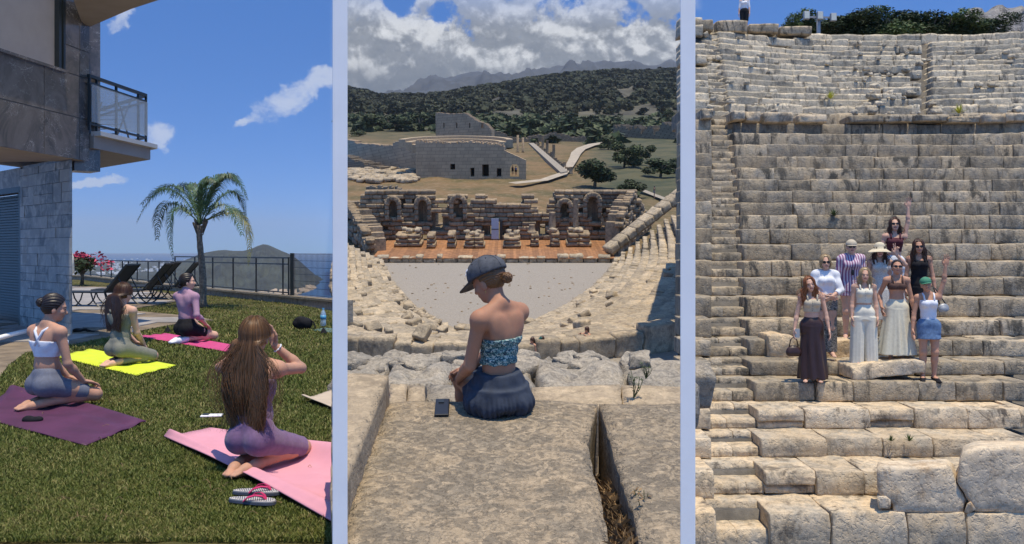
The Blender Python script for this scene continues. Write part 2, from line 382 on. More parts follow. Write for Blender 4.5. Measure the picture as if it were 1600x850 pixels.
def sdf_arrays(prims, vox, clips=(), disp=None):
    bb = [pbox(p, p['k']+2.5*vox) for p in prims]
    lo = np.min([b[0] for b in bb], 0); hi = np.max([b[1] for b in bb], 0); N = np.ceil((hi-lo)/vox).astype(int)+2
    D = np.full(N, 1., np.float32); ax = [(lo[i]+vox*np.arange(N[i])).astype(np.float32) for i in range(3)]
    for p, (bl, bh) in zip(prims, bb):
        i0 = np.maximum(((bl-lo)/vox).astype(int), 0); i1 = np.minimum(((bh-lo)/vox).astype(int)+1, N)
        s = tuple(slice(i0[i], i1[i]) for i in range(3))
        X, Y, Z = ax[0][s[0], None, None], ax[1][None, s[1], None], ax[2][None, None, s[2]]
        d = peval(p, X, Y, Z); o = D[s]; k = p['k']
        if p.get('sub'): D[s] = np.maximum(o, -d); continue
        h = np.maximum(k-np.abs(o-d), 0)/k; D[s] = np.minimum(o, d)-h*h*k*.25
    X, Y, Z = ax[0][:, None, None], ax[1][None, :, None], ax[2][None, None, :]
    for pt, nr in clips: D = np.maximum(D, (X-pt[0])*nr[0]+(Y-pt[1])*nr[1]+(Z-pt[2])*nr[2])
    if disp is not None:
        idx = np.nonzero(np.abs(D) < .03); D[idx] += disp(ax[0][idx[0]], ax[1][idx[1]], ax[2][idx[2]]).astype(np.float32)
    S = D < 0
    n = np.array(D.shape)-1
    cnt = np.zeros(n, np.int8)
    offs = [(i, j, k) for i in (0, 1) for j in (0, 1) for k in (0, 1)]
    for i, j, k in offs: cnt += S[i:n[0]+i, j:n[1]+j, k:n[2]+k]
    ci = np.nonzero((cnt > 0) & (cnt < 8)); m = len(ci[0])
    val = np.stack([D[ci[0]+i, ci[1]+j, ci[2]+k] for i, j, k in offs], 1)
    acc = np.zeros((m, 3)); num = np.zeros(m)
    for a in range(8):
        for b in range(a+1, 8):
            df = np.array(offs[b])-np.array(offs[a])
            if np.abs(df).sum() != 1: continue
            va, vb = val[:, a], val[:, b]; cr = (va < 0) != (vb < 0)
            t = np.where(cr, va/(va-vb+1e-12), 0)
            acc += np.where(cr[:, None], np.array(offs[a])[None]+df[None]*t[:, None], 0); num += cr
    V = (np.stack(ci, 1)+acc/num[:, None])*vox+lo
    idx = np.full(n, -1, np.int32); idx[ci] = np.arange(m)
    Q = []
    for axi in range(3):
        u, v = (axi+1) % 3, (axi+2) % 3
        s0 = [slice(1, -1)]*3; s1 = list(s0); s0[axi] = slice(0, -1); s1[axi] = slice(1, None)
        A, B = S[tuple(s0)], S[tuple(s1)]
        for flag in (0, 1):
            e = np.nonzero((A & ~B) if flag == 0 else (~A & B))
            e = [np.array(q) for q in e]; pos = [e[q]+(0 if q == axi else 1) for q in range(3)]
            def at(du, dv):
                q = list(pos); q[u] = q[u]-du; q[v] = q[v]-dv; return idx[q[0], q[1], q[2]]
            quad = [at(1, 1), at(0, 1), at(0, 0), at(1, 0)]
            if flag: quad = quad[::-1]
            Q.append(np.stack(quad, 1))
    Q = np.concatenate(Q); Q = Q[(Q >= 0).all(1)]
    return V, Q
def sdf_obj(name, prims, vox, mats, parent=None, clips=(), disp=None, regions=None, F=F1, M4=None):
    V, Q = sdf_arrays(prims, vox, clips, disp)
    mi = None
    if regions is not None: mi = regions(V[Q].mean(1))
    me = fast_mesh(name, V, Q, mats, True, mi)
    o = bpy.data.objects.new(name, me); COL.objects.link(o)
    if parent is not None: o.parent = parent
    elif M4 is not None: o.matrix_world = M4
    return o

def ik(a, b, l1, l2, hint):
    a, b = np.array(a, float), np.array(b, float); d = b-a; L = np.linalg.norm(d)
    if L > (l1+l2)*.995: b = a+d/L*(l1+l2)*.995; d = b-a; L = np.linalg.norm(d)
    u = d/L; x = (l1*l1-l2*l2+L*L)/(2*L); h = math.sqrt(max(l1*l1-x*x, 0)); hint = np.array(hint, float)
    hv = hint-u*(hint@u); hv /= np.linalg.norm(hv)+1e-9
    return a+u*x+hv*h, b
def nrm(v): v = np.array(v, float); return v/(np.linalg.norm(v)+1e-9)
def pose(kind='stand', lean=(0, 0), twist=0, head=(0, 0, 0), hands=None, eh=None, feet=None, knees=None, hipw=0):
    """hands: {'R': (x,y,z), 'L': ...} targets; eh: elbow hints; head = (yaw, pitch, roll)"""
    J = {}
    J['pel'] = npv(hipw, 0, .93 if kind == 'stand' else .235)
    J['Rp'] = rotm(0, 0, 0); up = nrm((lean[0], lean[1], 1)); J['Rc'] = rotm(twist, math.atan2(lean[1], 1), math.atan2(lean[0], 1))
    J['belly'] = J['pel']+up*.14; J['chest'] = J['pel']+up*.31; J['neck'] = J['chest']+up*.17+npv(0, -.01, 0)
    J['Rh'] = rotm(*head); J['head'] = J['neck']+npv(lean[0]*.1, .015, 0)+J['Rh']@npv(0, .01, .155)
    for s, sg in (('R', 1), ('L', -1)):
        J['sh'+s] = J['chest']+J['Rc']@npv(sg*.158, -.01, .115)
        t = (hands or {}).get(s)
        if t is None: t = J['sh'+s]+npv(sg*.06, .06, -.52)
        hint = (eh or {}).get(s, (sg*.4, -1, -.2))
        J['el'+s], J['wr'+s] = ik(J['sh'+s], t, .275, .245, hint)
        J['hip'+s] = J['pel']+npv(sg*.085, 0, -.03)
        if kind == 'stand':
            f = (feet or {}).get(s, (sg*.085, -.02, .074)); J['kn'+s], J['an'+s] = ik(J['hip'+s], f, .424, .404, (sg*.1, 1, 0))
            J['toe'+s] = J['an'+s]+npv(sg*.03, .15, -.05)
        else:
            k = (knees or {}).get(s, (sg*.10, .37, .075)); J['kn'+s] = np.array(k, float)
            J['an'+s] = npv(sg*.065, -.06, .055); J['toe'+s] = npv(sg*.03, -.20, .03)
    return J
def hand_prims(w, d, pn, sg, curl=.5, fingers=(1, 1, 1, 1), spread=.12, sc=1., k=.006):
    """w wrist, d direction, pn palm normal, sg = which side the thumb leaves"""
    d = nrm(d); pn = nrm(np.array(pn)-d*(np.array(pn)@d)); ac = np.cross(d, pn)*sg
    Rm = np.stack([ac, d, pn], 1); P = [ell(w+d*.05*sc, (.041*sc, .056*sc, .017*sc), Rm, .012, 'hand')]
    for i, L in enumerate((.062, .072, .067, .05)):
        on = fingers[i]; o = (i-1.5); c = curl if on >= 1 else 1.6
        b = w+d*.092*sc+ac*(-o*.020*sc); a = (1-c*.35)
        def dirn(an): return nrm(d*math.cos(an)+pn*math.sin(an)+ac*(-o*spread))
        p1 = b+dirn(c*.5)*L*.55*sc; p2 = p1+dirn(c*1.15)*L*.36*sc; p3 = p2+dirn(c*1.7)*L*.3*sc
        P += [cone(b-d*.012*sc, p1, .0095*sc, .0088*sc, k, n='hand'), cone(p1, p2, .0086*sc, .008*sc, k, n='hand'), cone(p2, p3, .008*sc, .0068*sc, k, n='hand')]
    tb = w+d*.022*sc+ac*.026*sc; t1 = tb+nrm(d*.75+ac*.65+pn*.25)*.045*sc; t2 = t1+nrm(d*.95+ac*.2+pn*.35)*.032*sc
    P += [cone(tb, t1, .014*sc, .0105*sc, .008, n='hand'), cone(t1, t2, .0102*sc, .0085*sc, k, n='hand')]
    return P
def body(J, slim=1., hands=True, hd=None, bust=.0, legs=True, curl=.5, fing=None, palm=None, hsc=1.):
    P = []; Rp, Rc, Rh = J['Rp'], J['Rc'], J['Rh']; pel, be, ch, ne, he = J['pel'], J['belly'], J['chest'], J['neck'], J['head']
    P += [ell(pel, (.155*slim, .108, .105), Rp, .03, 'pelvis'), ell(be, (.118*slim, .088, .12), Rc, .04, 'belly'),
          ell(ch+Rc@npv(0, 0, .0), (.135*slim, .098, .15), Rc, .045, 'ribs'), cone(ch+Rc@npv(-.10, -.012, .115), ch+Rc@npv(.10, -.012, .115), .058, k=.04, n='ribs')]
    for sg in (1, -1):
        P += [ell(pel+Rp@npv(sg*.072, -.05, -.03), (.085, .085, .09), Rp, .03, 'pelvis'),
              ell(ch+Rc@npv(sg*.062, .082, .02+bust*0), (.052, .045+bust, .05), Rc, .03, 'bust'),
              ell(ch+Rc@npv(sg*.072, -.066, .06), (.055, .028, .075), Rc, .04, 'ribs'),
              cone(ne+npv(0, -.005, .02), J['shR' if sg > 0 else 'shL']+npv(0, 0, .012), .04, .04, .03, n='trap')]
    sp_ = cone(be+Rc@npv(0, -.106, -.02), ch+Rc@npv(0, -.122, .09), .017, .020, .01, n='spine'); sp_['sub'] = True; P.append(sp_)
    P += [cone(ne+npv(0, 0, -.05), he+Rh@npv(0, -.015, -.06), .052, .048, .025, n='neck')]
    H = lambda x, y, z: he+Rh@npv(x, y, z)
    P += [ell(H(0, -.012, .025), (.074, .094, .092), Rh, .02, 'head'), ell(H(0, .022, -.035), (.06, .068, .074), Rh, .02, 'head'),
          ell(H(0, .052, -.082), (.026, .028, .022), Rh, .02, 'head'), cone(H(0, .084, .008), H(0, .103, -.024), .007, .0125, .012, n='head'),
          ell(H(0, .082, -.052), (.024, .012, .011), Rh, .01, 'head'), ell(H(0, .066, .026), (.05, .024, .012), Rh, .02, 'head')]
    for sg in (1, -1):
        P += [ell(H(sg*.076, -.008, -.018), (.009, .019, .031), Rh, .008, 'ear'), ell(H(sg*.04, .055, -.022), (.025, .025, .022), Rh, .02, 'head'),
              ell(H(sg*.031, .079, .008), (.014, .009, .008), Rh, .006, 'head')]
    for s, sg in (('R', 1), ('L', -1)):
        sh, elb, wr = J['sh'+s], J['el'+s], J['wr'+s]
        P += [ell(sh, (.053, .05, .053), Rc, .03, 'arm'+s), cone(sh, elb, .043, .035, .025, n='arm'+s), cone(elb, elb+(wr-elb)*.35, .036, .036, .015, n='fore'+s), cone(elb+(wr-elb)*.3, wr, .036, .0235, .015, n='fore'+s)]
        if hands:
            d = nrm(wr-elb); hdir = (hd or {}).get(s, d); pn = (palm or {}).get(s, (-sg, 0, 0))
            cr = curl[s] if isinstance(curl, dict) else curl
            P += hand_prims(wr, hdir, pn, sg*-1 if False else (1 if s == 'R' else -1), cr, (fing or {}).get(s, (1, 1, 1, 1)), sc=hsc)
        if legs:
            hp, kn, an, to = J['hip'+s], J['kn'+s], J['an'+s], J['toe'+s]; v = kn-hp
            P += [cone(hp, hp+v*.45, .088*slim, .076*slim, .03, n='thigh'+s), cone(hp+v*.4, kn, .077*slim, .052, .03, n='thigh'+s), ell(kn, (.054, .054, .054), None, .02, 'knee'+s)]
            u = an-kn; bk = nrm(np.cross(np.cross(v, u), u)) if np.linalg.norm(np.cross(v, u)) > 1e-3 else npv(0, -1, 0)
            if (bk@npv(0, -1, 0)) < 0 and pel[2] > .5: bk = -bk
            P += [cone(kn, kn+u*.32+bk*.012, .05, .053, .03, n='calf'+s), cone(kn+u*.28+bk*.01, an, .052, .032, .03, n='calf'+s), ell(an, (.034, .036, .034), None, .015, 'foot'+s)]
            fd = nrm(to-an); P += [cone(an-fd*.035+npv(0, 0, -.025 if pel[2] > .5 else 0), an+(to-an)*.6, .031, .034, .02, n='foot'+s), cone(an+(to-an)*.5, to, .036, .024, .02, n='foot'+s),
                  cone(to, to+fd*.045, .024, .015, .015, n='foot'+s)]
            ac = nrm(np.cross(fd, npv(0, 0, 1)))
            for q in range(4): P.append(cone(to+ac*(q-1.5)*.016*1.0, to+ac*(q-1.5)*.017+fd*(.048-.006*abs(q-1)), .012, .009, .005, n='foot'+s))
    return P
def sel(P, names, off, cut=None):
    out = []
    for p in P:
        nm = p['n']
        if any(nm == n or (n.endswith('*') and nm.startswith(n[:-1])) for n in names):
            q = dict(p)
            if q['t'] == 'c': q['ra'] += off; q['rb'] += off
            elif q['t'] == 'e': q['r'] = q['r']+off
            out.append(q)
    return out
def part_limb(a, b, t, ra, rb, cut='b', k=.012): a = np.array(a); return cone(a, a+(np.array(b)-a)*t, ra, rb, k, cut)
def wrinkle(amp=.004, f=38, seed=0):
    def g(x, y, z): return amp*(np.sin(f*(x+.6*z)+seed+2*np.sin(9*z+seed))*.6+np.sin(f*1.3*(y-.5*z)+1.7*seed)*.5+np.sin(f*.55*z+5*x+seed)*.6)
    return g
def face_regions(J):
    he, Rh = J['head'], J['Rh']
    def g(Cn):
        q = (Cn-he)@Rh; m = np.zeros(len(Cn), int)
        m[(np.abs(q[:, 0]) < .023) & (np.abs(q[:, 2]+.053) < .009) & (q[:, 1] > .078)] = 1
        m[(np.abs(np.abs(q[:, 0])-.031) < .011) & (np.abs(q[:, 2]-.007) < .0055) & (q[:, 1] > .07)] = 2
        m[(np.abs(np.abs(q[:, 0])-.033) < .017) & (np.abs(q[:, 2]-.027) < .0045) & (q[:, 1] > .06)] = 2
        return m
    return g
def strands(J, mat_, parent, L=.5, n=160, span=110, wx=.10, wy=.05, back=.02, wave=.01, rad=.005, seg=18, part=0., tip=.3, seed=1, ang=None, fall=None, name='hair', cap_only=False):
    """long hair: locks laid over the skull and falling down"""
    rnd = random.Random(seed); mb = MB(); he, Rh = J['head'], J['Rh']
    for i in range(n):
        th = R(rnd.uniform(-span, span)) if ang is None else R(rnd.uniform(*ang)); L_i = L*(1-tip*rnd.random()**2); w0 = rnd.random(); lay = rnd.random(); fly = rnd.random() < .16
        if fly: lay = 1.2+rnd.random()*1.3
        pts = []
        ks = int(seg*.35); side = 1 if math.sin(th) > 0 else -1
        for j in range(ks):
            ph = R(8+92*j/(ks-1)); r = 1.0+.08*lay
            q = npv(math.sin(th)*.087*r*math.sin(ph)+part*side*.0, -math.cos(th)*.108*r*math.sin(ph)-.012, .025+.105*r*math.cos(ph))
            pts.append(he+Rh@q)
        p0 = pts[-1]; ex = he+Rh@npv(math.sin(th)*wx*(.55+.45*lay), -math.cos(th)*wy-back*(.4 if abs(th) < 1.8 else 0), 0)
        f1 = rnd.uniform(0, 6.3); ns = seg-ks
        for j in range(1, ns+1):
            t = j/ns; s_ = min(1, t*2.2); s_ = s_*s_*(3-2*s_)
            q = np.array([p0[0]+(ex[0]-p0[0])*s_, p0[1]+(ex[1]-p0[1])*s_, p0[2]-L_i*t])
            if fall is not None: q = fall(q, t)
            a = wave*t*(2.2 if fly else 1.0); q[0] += a*math.sin(8*t+f1+th*2)*(1-.35*t)+a*.5*math.sin(17*t+f1*2); q[1] += a*.7*math.cos(9*t+f1)
            if abs(th) < 2: q[0] += (he[0]-q[0])*.25*t**2
            pts.append(q)
        nn = len(pts); rr = [rad*(.22 if fly else .6+.6*w0)*(1 if k < nn*.6 else max(.15, 1-(k/nn-.6)/.4*.9)) for k in range(nn)]
        mb.tube(pts, rr, 4, cap=False)
    return mb.build(name, mat_, parent, smooth=True, rel=False)
def hair_cap(J, ext=.012, low=-.02, front=.035):
    he, Rh = J['head'], J['Rh']
    return [ell(he+Rh@npv(0, -.018, .03), (.074+ext, .092+ext, .09+ext), Rh, .01)], [(he+Rh@npv(0, front, .055), Rh@nrm((0, 1, -.55))), (he+Rh@npv(0, 0, low-.09), Rh@npv(0, 0, -1))]
def groove(J, amp=.0025, f=26):
    he, Rh = J['head'], J['Rh']
    def g(x, y, z):
        q = np.stack([x, y, z], 1)-he; q = q@Rh; return amp*np.sin(f*np.arctan2(q[:, 0], q[:, 2]+.02)+3*q[:, 1]*10)
    return g
def sunglasses(J, parent, big=1.):
    he, Rh = J['head'], J['Rh']; mb = MB(); H = lambda x, y, z: he+Rh@npv(x, y, z)
    for sg in (1, -1):
        out_ = [H(sg*(.031+.026*big*math.cos(a)), .099-.012*abs(math.cos(a)) if math.cos(a) > 0 else .099, .006+.021*big*math.sin(a)) for a in [2*math.pi*i/10 for i in range(10)]]
        mb.extrude(out_, Rh@npv(0, .004, 0)); mb.bar(H(sg*.055, .09, .012), H(sg*.08, -.005, .01), .004, .006)
    mb.bar(H(-.012, .1, .01), H(.012, .1, .01), .004, .004)
    return mb.build('sunglasses', M['black'], parent, rel=False)
def cap_hat(J, m, parent, yaw=0, brim=.075, name='cap', lens=1.):
    he, Rh = J['head'], J['Rh']@rotm(yaw, 0, 0)*lens
    c = he+Rh@npv(0, -.01, .045)
    P = [ell(c, np.array((.09, .108, .085))*lens, Rh/lens, .01)]
    o = sdf_obj(name, P, .006, m, parent, clips=[(c+Rh@npv(0, 0, -.012), nrm(Rh@npv(0, 0, -1)))])
    mb = MB(); top = []; n = 13
    for i in range(n):
        a = math.pi*i/(n-1); top.append((math.cos(a)*.078, .075+math.sin(a)*(brim+.01)))
    vs = []
    for x, y in top: vs.append(c+Rh@npv(x, y, -.008-.35*(y-.075)-3.2*x*x+.014))
    for x, y in top: vs.append(c+Rh@npv(x*.98, .06-.045*(x/.078)**2*1.0, .0-3.0*x*x*.4))
    fs = [(i, i+1, n+i+1, n+i) for i in range(n-1)]
    vs2 = [v-Rh@npv(0, 0, .004) for v in vs]; m2 = len(vs)
    fs = fs+[tuple(m2+j for j in f[::-1]) for f in fs]+[(i+1, i, m2+i, m2+i+1) for i in range(n-1)]
    mb.add(vs+vs2, fs); mb.build('brim', m, o, smooth=True, rel=False)
    mb = MB(); mb.lathe([(.001, 0), (.007, 0), (.007, .003), (.003, .005)], tuple(c+Rh@npv(0, 0, .083)), 8); mb.build('button', m, o, rel=False)
    return o, c, Rh
def person(label, loc, F=F1, fwd=(0, -1), scale=1., group=None):
    """facing fwd; returned frame is applied to the body mesh"""
    M4 = F @ Matrix.Translation(loc) @ Matrix.Rotation(math.atan2(-fwd[0], fwd[1]), 4, 'Z') @ Matrix.Scale(scale, 4)
    return dict(label=label, M4=M4, group=group)
def flesh(pr, J, P, vox, sk, brow=None):
    o = sdf_obj('person', P, vox, [sk, M['lip'], M['eye']], None, regions=face_regions(J), M4=pr['M4'])
    return tag(o, pr['label'], 'person', pr['group'])
# ================================================================== LEFT PLACE: lawn above the sea
LZ = -EYE
def lawn_mat():
    def f(t, b, pos):
        a = t.noise(pos, .8, 5, .6); g = t.noise(pos, 9, 6, .75); h = t.noise(pos, 60, 3, .7)
        c = t.mix(t.ramp(a, .36, .62), (.060, .068, .020), (.165, .135, .055))
        c = t.mix(t.ramp(g, .35, .7), c, (.035, .045, .012)); c = t.mix(t.math('MULTIPLY', h, .5), c, (.15, .125, .05))
        t.put(b.inputs['Base Color'], c); b.inputs['Roughness'].default_value = .9; b.inputs['Specular IOR Level'].default_value = .1
        bump(t, b, t.math('ADD', g, h), .8, .03)
    return mat('lawn', f)
M['lawn'] = lawn_mat()
def blade_mat(name, g0, g1, dry):
    def f(t, b, pos):
        r = t.new('ShaderNodeNewGeometry').outputs['Random Per Island']
        a = t.noise(pos, .9, 5, .62); a2 = t.noise(pos, 5, 3, .6)
        k = t.math('ADD', t.math('MULTIPLY', r, .45), t.math('ADD', t.math('MULTIPLY', a, .65), t.math('MULTIPLY', a2, .45)))
        c = t.mix(t.ramp(k, .40, .78), g0, g1); c = t.mix(t.ramp(k, .80, 1.05), c, dry)
        t.put(b.inputs['Base Color'], c); b.inputs['Roughness'].default_value = .55; b.inputs['Specular IOR Level'].default_value = .3
    return mat(name, f)
M['blade'] = blade_mat('grass_blade', (.045, .078, .010), (.145, .165, .030), (.30, .25, .09))

def polar_sheet(name, mats, pxs, ds, zf, F=F1, kind='structure', parent=None, smooth=True):
    V = [((px-800)/FPX*d, d, zf(px, d)) for d in ds for px in pxs]; n = len(pxs)
    Q = [(j*n+i, j*n+i+1, (j+1)*n+i+1, (j+1)*n+i) for j in range(len(ds)-1) for i in range(n-1)]
    o = bpy.data.objects.new(name, fast_mesh(name, V, Q, mats, smooth)); COL.objects.link(o)
    if parent: o.parent = parent
    else: o.matrix_world = F; tag(o, kind=kind)
    return o
lawn_end = lambda px: np.interp(px, [-40, 100, 132, 270, 320, 519, 540], [43, 42, 40, 29.4, 28.2, 19.9, 19.2])
NPX = list(np.linspace(-60, 531, 60))
V = []; Q = []; n = len(NPX); rows = 40
for j in range(rows):
    for px in NPX:
        d = 3.2+(lawn_end(px)-3.2)*(j/(rows-1))**1.6
        V.append(((px-800)/FPX*d, d, LZ-.012+.012*noise.noise((px*.02, d*1.5, 0))))
Q = [(j*n+i, j*n+i+1, (j+1)*n+i+1, (j+1)*n+i) for j in range(rows-1) for i in range(n-1)]
o = bpy.data.objects.new('lawn', fast_mesh('lawn', V, Q, M['lawn'], True)); COL.objects.link(o); o.matrix_world = F1; tag(o, kind='structure')
# grass blades
patio = [(0, 590), (13, 572), (40, 552), (69, 546), (109, 540), (146, 532), (208, 520), (247, 512), (287, 505), (333, 501), (312, 496), (250, 490), (194, 485), (230, 479), (272, 472), (285, 463), (240, 455), (175, 449), (100, 447), (-40, 448), (-40, 600)]
def in_poly(px, py, poly):
    c = np.zeros(len(px), bool); j = len(poly)-1
    for i in range(len(poly)):
        xi, yi = poly[i]; xj, yj = poly[j]
        c ^= ((yi > py) != (yj > py)) & (px < (xj-xi)*(py-yi)/(yj-yi+1e-9)+xi); j = i
    return c
MATS = {'front': [(256, 686), (330, 671), (560, 728), (545, 836)], 'pur': [(-30, 655), (20, 604), (229, 662), (134, 699)], 'lime': [(87, 559), (140, 548), (275, 574), (214, 589)], 'mag': [(217, 527), (258, 523), (400, 548), (372, 554)], 'beige': [(471, 628), (519, 611), (600, 630), (560, 655)]}
rng = np.random.default_rng(3)
NB = 300000
ppx = rng.uniform(-30, 529, NB); ppy = 440+ (845-440)*rng.random(NB)**.8
d = -LZ*FPX/(ppy-HOR); ok = (d < lawn_end(ppx)-.25) & ~in_poly(ppx, ppy, patio)
for _p in MATS.values():
    _c = np.mean(_p, 0); ok &= ~in_poly(ppx, ppy, [tuple(_c+(np.array(q)-_c)*.985) for q in _p])
ppx, ppy, d = ppx[ok], ppy[ok], d[ok]; NB = len(d)
bx = (ppx-800)/FPX*d; s = np.clip(d/6, 1, 2.6); hgt = rng.uniform(.009, .028, NB)*np.clip(s, 1, 1.6); wd = rng.uniform(.0022, .004, NB)*s
a = rng.uniform(0, 2*np.pi, NB); ln = rng.uniform(.1, 1.1, NB)*hgt; b = rng.uniform(0, 2*np.pi, NB)
base = np.stack([bx, d, np.full(NB, LZ-.005)], 1); sd = np.stack([np.cos(a)*wd, np.sin(a)*wd, 0*a], 1)
ld = np.stack([np.cos(b)*ln, np.sin(b)*ln, hgt], 1); md = ld*np.array([.35, .35, .6])
V = np.concatenate([base-sd, base+sd, base+md+sd*.7, base+md-sd*.7, base+ld], 0); i = np.arange(NB)
T = np.concatenate([np.stack([i, i+NB, i+2*NB], 1), np.stack([i, i+2*NB, i+3*NB], 1), np.stack([i+3*NB, i+2*NB, i+4*NB], 1)])
g = bpy.data.objects.new('grass', fast_mesh('grass', V, T, M['blade'])); COL.objects.link(g); g.matrix_world = F1
tag(g, 'short patchy grass of the lawn under the yoga mats', 'grass', kind='stuff')
# stray leaves and stalks
mb = MB(); rnd = random.Random(5)
for q in range(60):
    p = G1(rnd.uniform(20, 515), rnd.uniform(560, 830)); a = rnd.uniform(0, 3); L = rnd.uniform(.02, .09)
    mb.tube([p+Vector((0, 0, .02)), p+Vector((math.cos(a)*L*.5, math.sin(a)*L*.5, .035)), p+Vector((math.cos(a)*L, math.sin(a)*L, .02))], .0016, 4)
tag(mb.build('straw', M['dry']), 'dry stalks scattered over the lawn', 'straw', kind='stuff')
# patio
def patio_mat():
    def f(t, b, pos):
        n = t.noise(pos, 1.1, 7, .62, 1.2); n2 = t.noise(pos, 14, 5, .7)
        c = t.mix(t.ramp(n, .35, .65), (.27, .25, .225), (.42, .385, .34)); c = t.mix(t.math('MULTIPLY', n2, .5), c, (.23, .205, .18))
        t.put(b.inputs['Base Color'], c); b.inputs['Roughness'].default_value = .62; bump(t, b, n2, .3, .01)
    return mat('patio_stone', f)
M['patio'] = patio_mat()
mb = MB()
pp = [G1(x, y) for x, y in patio]; mb.prism([(p.x, p.y) for p in pp], LZ-.06, LZ+.012)
tag(mb.build('patio', M['dirt']), kind='structure'); patio_o = C.objects['patio']
# paving slabs laid over it, clipped to the outline
import bmesh
def clip_poly(poly, px, py):                       # convex cell against the patio outline: keep if the centre is inside
    return in_poly(np.array([px]), np.array([py]), poly)[0]
slab_lib = {}
cnt = 0
for iy in range(0, 26):
    for ix in range(-14, 14):
        S_ = 1.15; cx = -11.2+ix*S_+(.3*S_ if iy % 2 else 0)+3; cy = 11.2+iy*S_
        corners = [(cx+sx_*S_/2, cy+sy_*S_/2) for sx_ in (-1, 1) for sy_ in (-1, 1)]
        pc = [(800+FPX*x/y, HOR-FPX*LZ/y) for x, y in corners]
        if not all(clip_poly(patio, *q) for q in pc) or pc[0][0] > 700 or max(q[0] for q in pc) < -40: continue
        if 'm' not in slab_lib:
            m_ = MB(); m_.box((0, 0, .010), (S_-.014, S_-.014, .02)); slab_lib['m'] = m_.mesh('paving_slab', M['patio'])
        so = link('paving_slab', slab_lib['m'], patio_o, loc=(cx-ORG[patio_o].x, cy-ORG[patio_o].y, LZ+.010-ORG[patio_o].z)); cnt += 1
# low wall with its coping
mb = MB(); wall_pts = [(-45, 424.6), (132, 430.6), (272, 446), (320.6, 447.5), (519.7, 468.6), (536, 470.3)]
wz = .19; WP = [G1(x, y, wz) for x, y in wall_pts]
WP[3] = WP[2].lerp(WP[4], .25)
wl = thing('parapet_wall', 'low rendered garden wall with pale coping along the lawn edge', 'wall', WP[2]-Vector((0, 0, wz)))
for i in range(len(WP)-1):
    a, b = WP[i], WP[i+1]; dn = (b-a).normalized(); nr = Vector((-dn.y, dn.x, 0)); nr = nr if nr.y > 0 else -nr
    mb.bar(a+nr*.14-Vector((0, 0, .24)), b+nr*.14-Vector((0, 0, .24)), .22, .5)
mb.build('wall_body', M['slab_grey'], wl)
for i in range(len(WP)-1):
    a, b = WP[i], WP[i+1]; n_ = max(1, int((b-a).length/1.2))
    if i == 0: n_ = 2
    for k in range(n_):
        p, q = a.lerp(b, k/n_), a.lerp(b, (k+1)/n_); dn = (q-p).normalized(); nr = Vector((-dn.y, dn.x, 0)); nr = nr if nr.y > 0 else -nr
        m_ = MB(); m_.bar(p+nr*.14+dn*.004+Vector((0, 0, -.02)), q+nr*.14-dn*.004+Vector((0, 0, -.02)), .32, .05); m_.build('coping_stone', M['slab_pale'], wl)
# railings
def railing(name, label, px0, px1, ytop0, ytop1, posts, base0, base1, z_off=wz, rail2=True, thick=.035):
    A, B = base0, base1; t_ = thing(name, label, 'railing', A)
    def at(px):                                     # point on the wall line whose picture column is px
        k = (px-800)/FPX; den = (B.x-A.x)-k*(B.y-A.y); s_ = (k*A.y-A.x)/den; return A+(B-A)*s_
    zt = lambda px: P1(px, np.interp(px, [px0, px1], [ytop0, ytop1]), at(px).y).z
    for px in posts:
        p = at(px)+Vector((0, .14, 0)); m_ = MB(); m_.box((p.x, p.y, (p.z+zt(px))/2), (thick, thick, zt(px)-p.z)); m_.box((p.x, p.y, p.z+.01), (.09, .09, .02)); m_.build('post', M['iron'], t_)
    a, b = at(px0)+Vector((0, .14, 0)), at(px1)+Vector((0, .14, 0)); a.z, b.z = zt(px0), zt(px1)
    m_ = MB(); m_.bar(a, b, .05, .035); m_.build('top_rail', M['iron'], t_)
    if rail2:
        m_ = MB(); m_.bar(a-Vector((0, 0, .16)), b-Vector((0, 0, .16)), .03, .03); m_.build('middle_rail', M['iron'], t_)
    m_ = MB(); a2 = at(px0)+Vector((0, .14, .07)); b2 = at(px1)+Vector((0, .14, .07)); m_.bar(a2, b2, .03, .03); m_.build('bottom_rail', M['iron'], t_)
    return t_
railing('railing', 'dark metal railing along the wall behind the palm, headland beyond', 271, 449, 401, 403, [271, 302, 330, 362, 398, 440, 449], WP[2], WP[4])
railing('railing', 'dark metal railing running left behind the black loungers', 112, 269, 405.5, 409.5, [124, 139, 155.5, 171.5, 189, 198, 212, 229, 246, 265], WP[1], WP[2], rail2=False)
# welded mesh panel with its thick post
t_ = thing('mesh_fence', 'dark green welded wire mesh fence right of the thick post', 'fence', WP[3])
def atw(px):
    A, B = WP[2], WP[4]; k = (px-800)/FPX; den = (B.x-A.x)-k*(B.y-A.y); s_ = (k*A.y-A.x)/den; return A+(B-A)*s_+Vector((0, .14, 0))
p = atw(454.5); zt = P1(454, 395.5, p.y).z; m_ = MB(); m_.box((p.x, p.y, (p.z+zt)/2), (.09, .09, zt-p.z)); m_.build('post', M['iron'], t_)
zt = P1(519, 396.5, atw(519).y).z; m_ = MB(); cols = np.arange(458, 531, 1.9)
for px in cols:
    p = atw(px); m_.bar((p.x, p.y, p.z), (p.x, p.y, zt), .008, .008, up=(0, 1, 0))
for zz in np.linspace(.05, zt-WP[3].z-.01, 7):
    a, b = atw(457), atw(531); m_.bar((a.x, a.y, a.z+zz), (b.x, b.y, b.z+zz), .008, .008)
o_ = m_.build('wire_mesh', M['iron'], t_); tag(o_, kind='stuff')
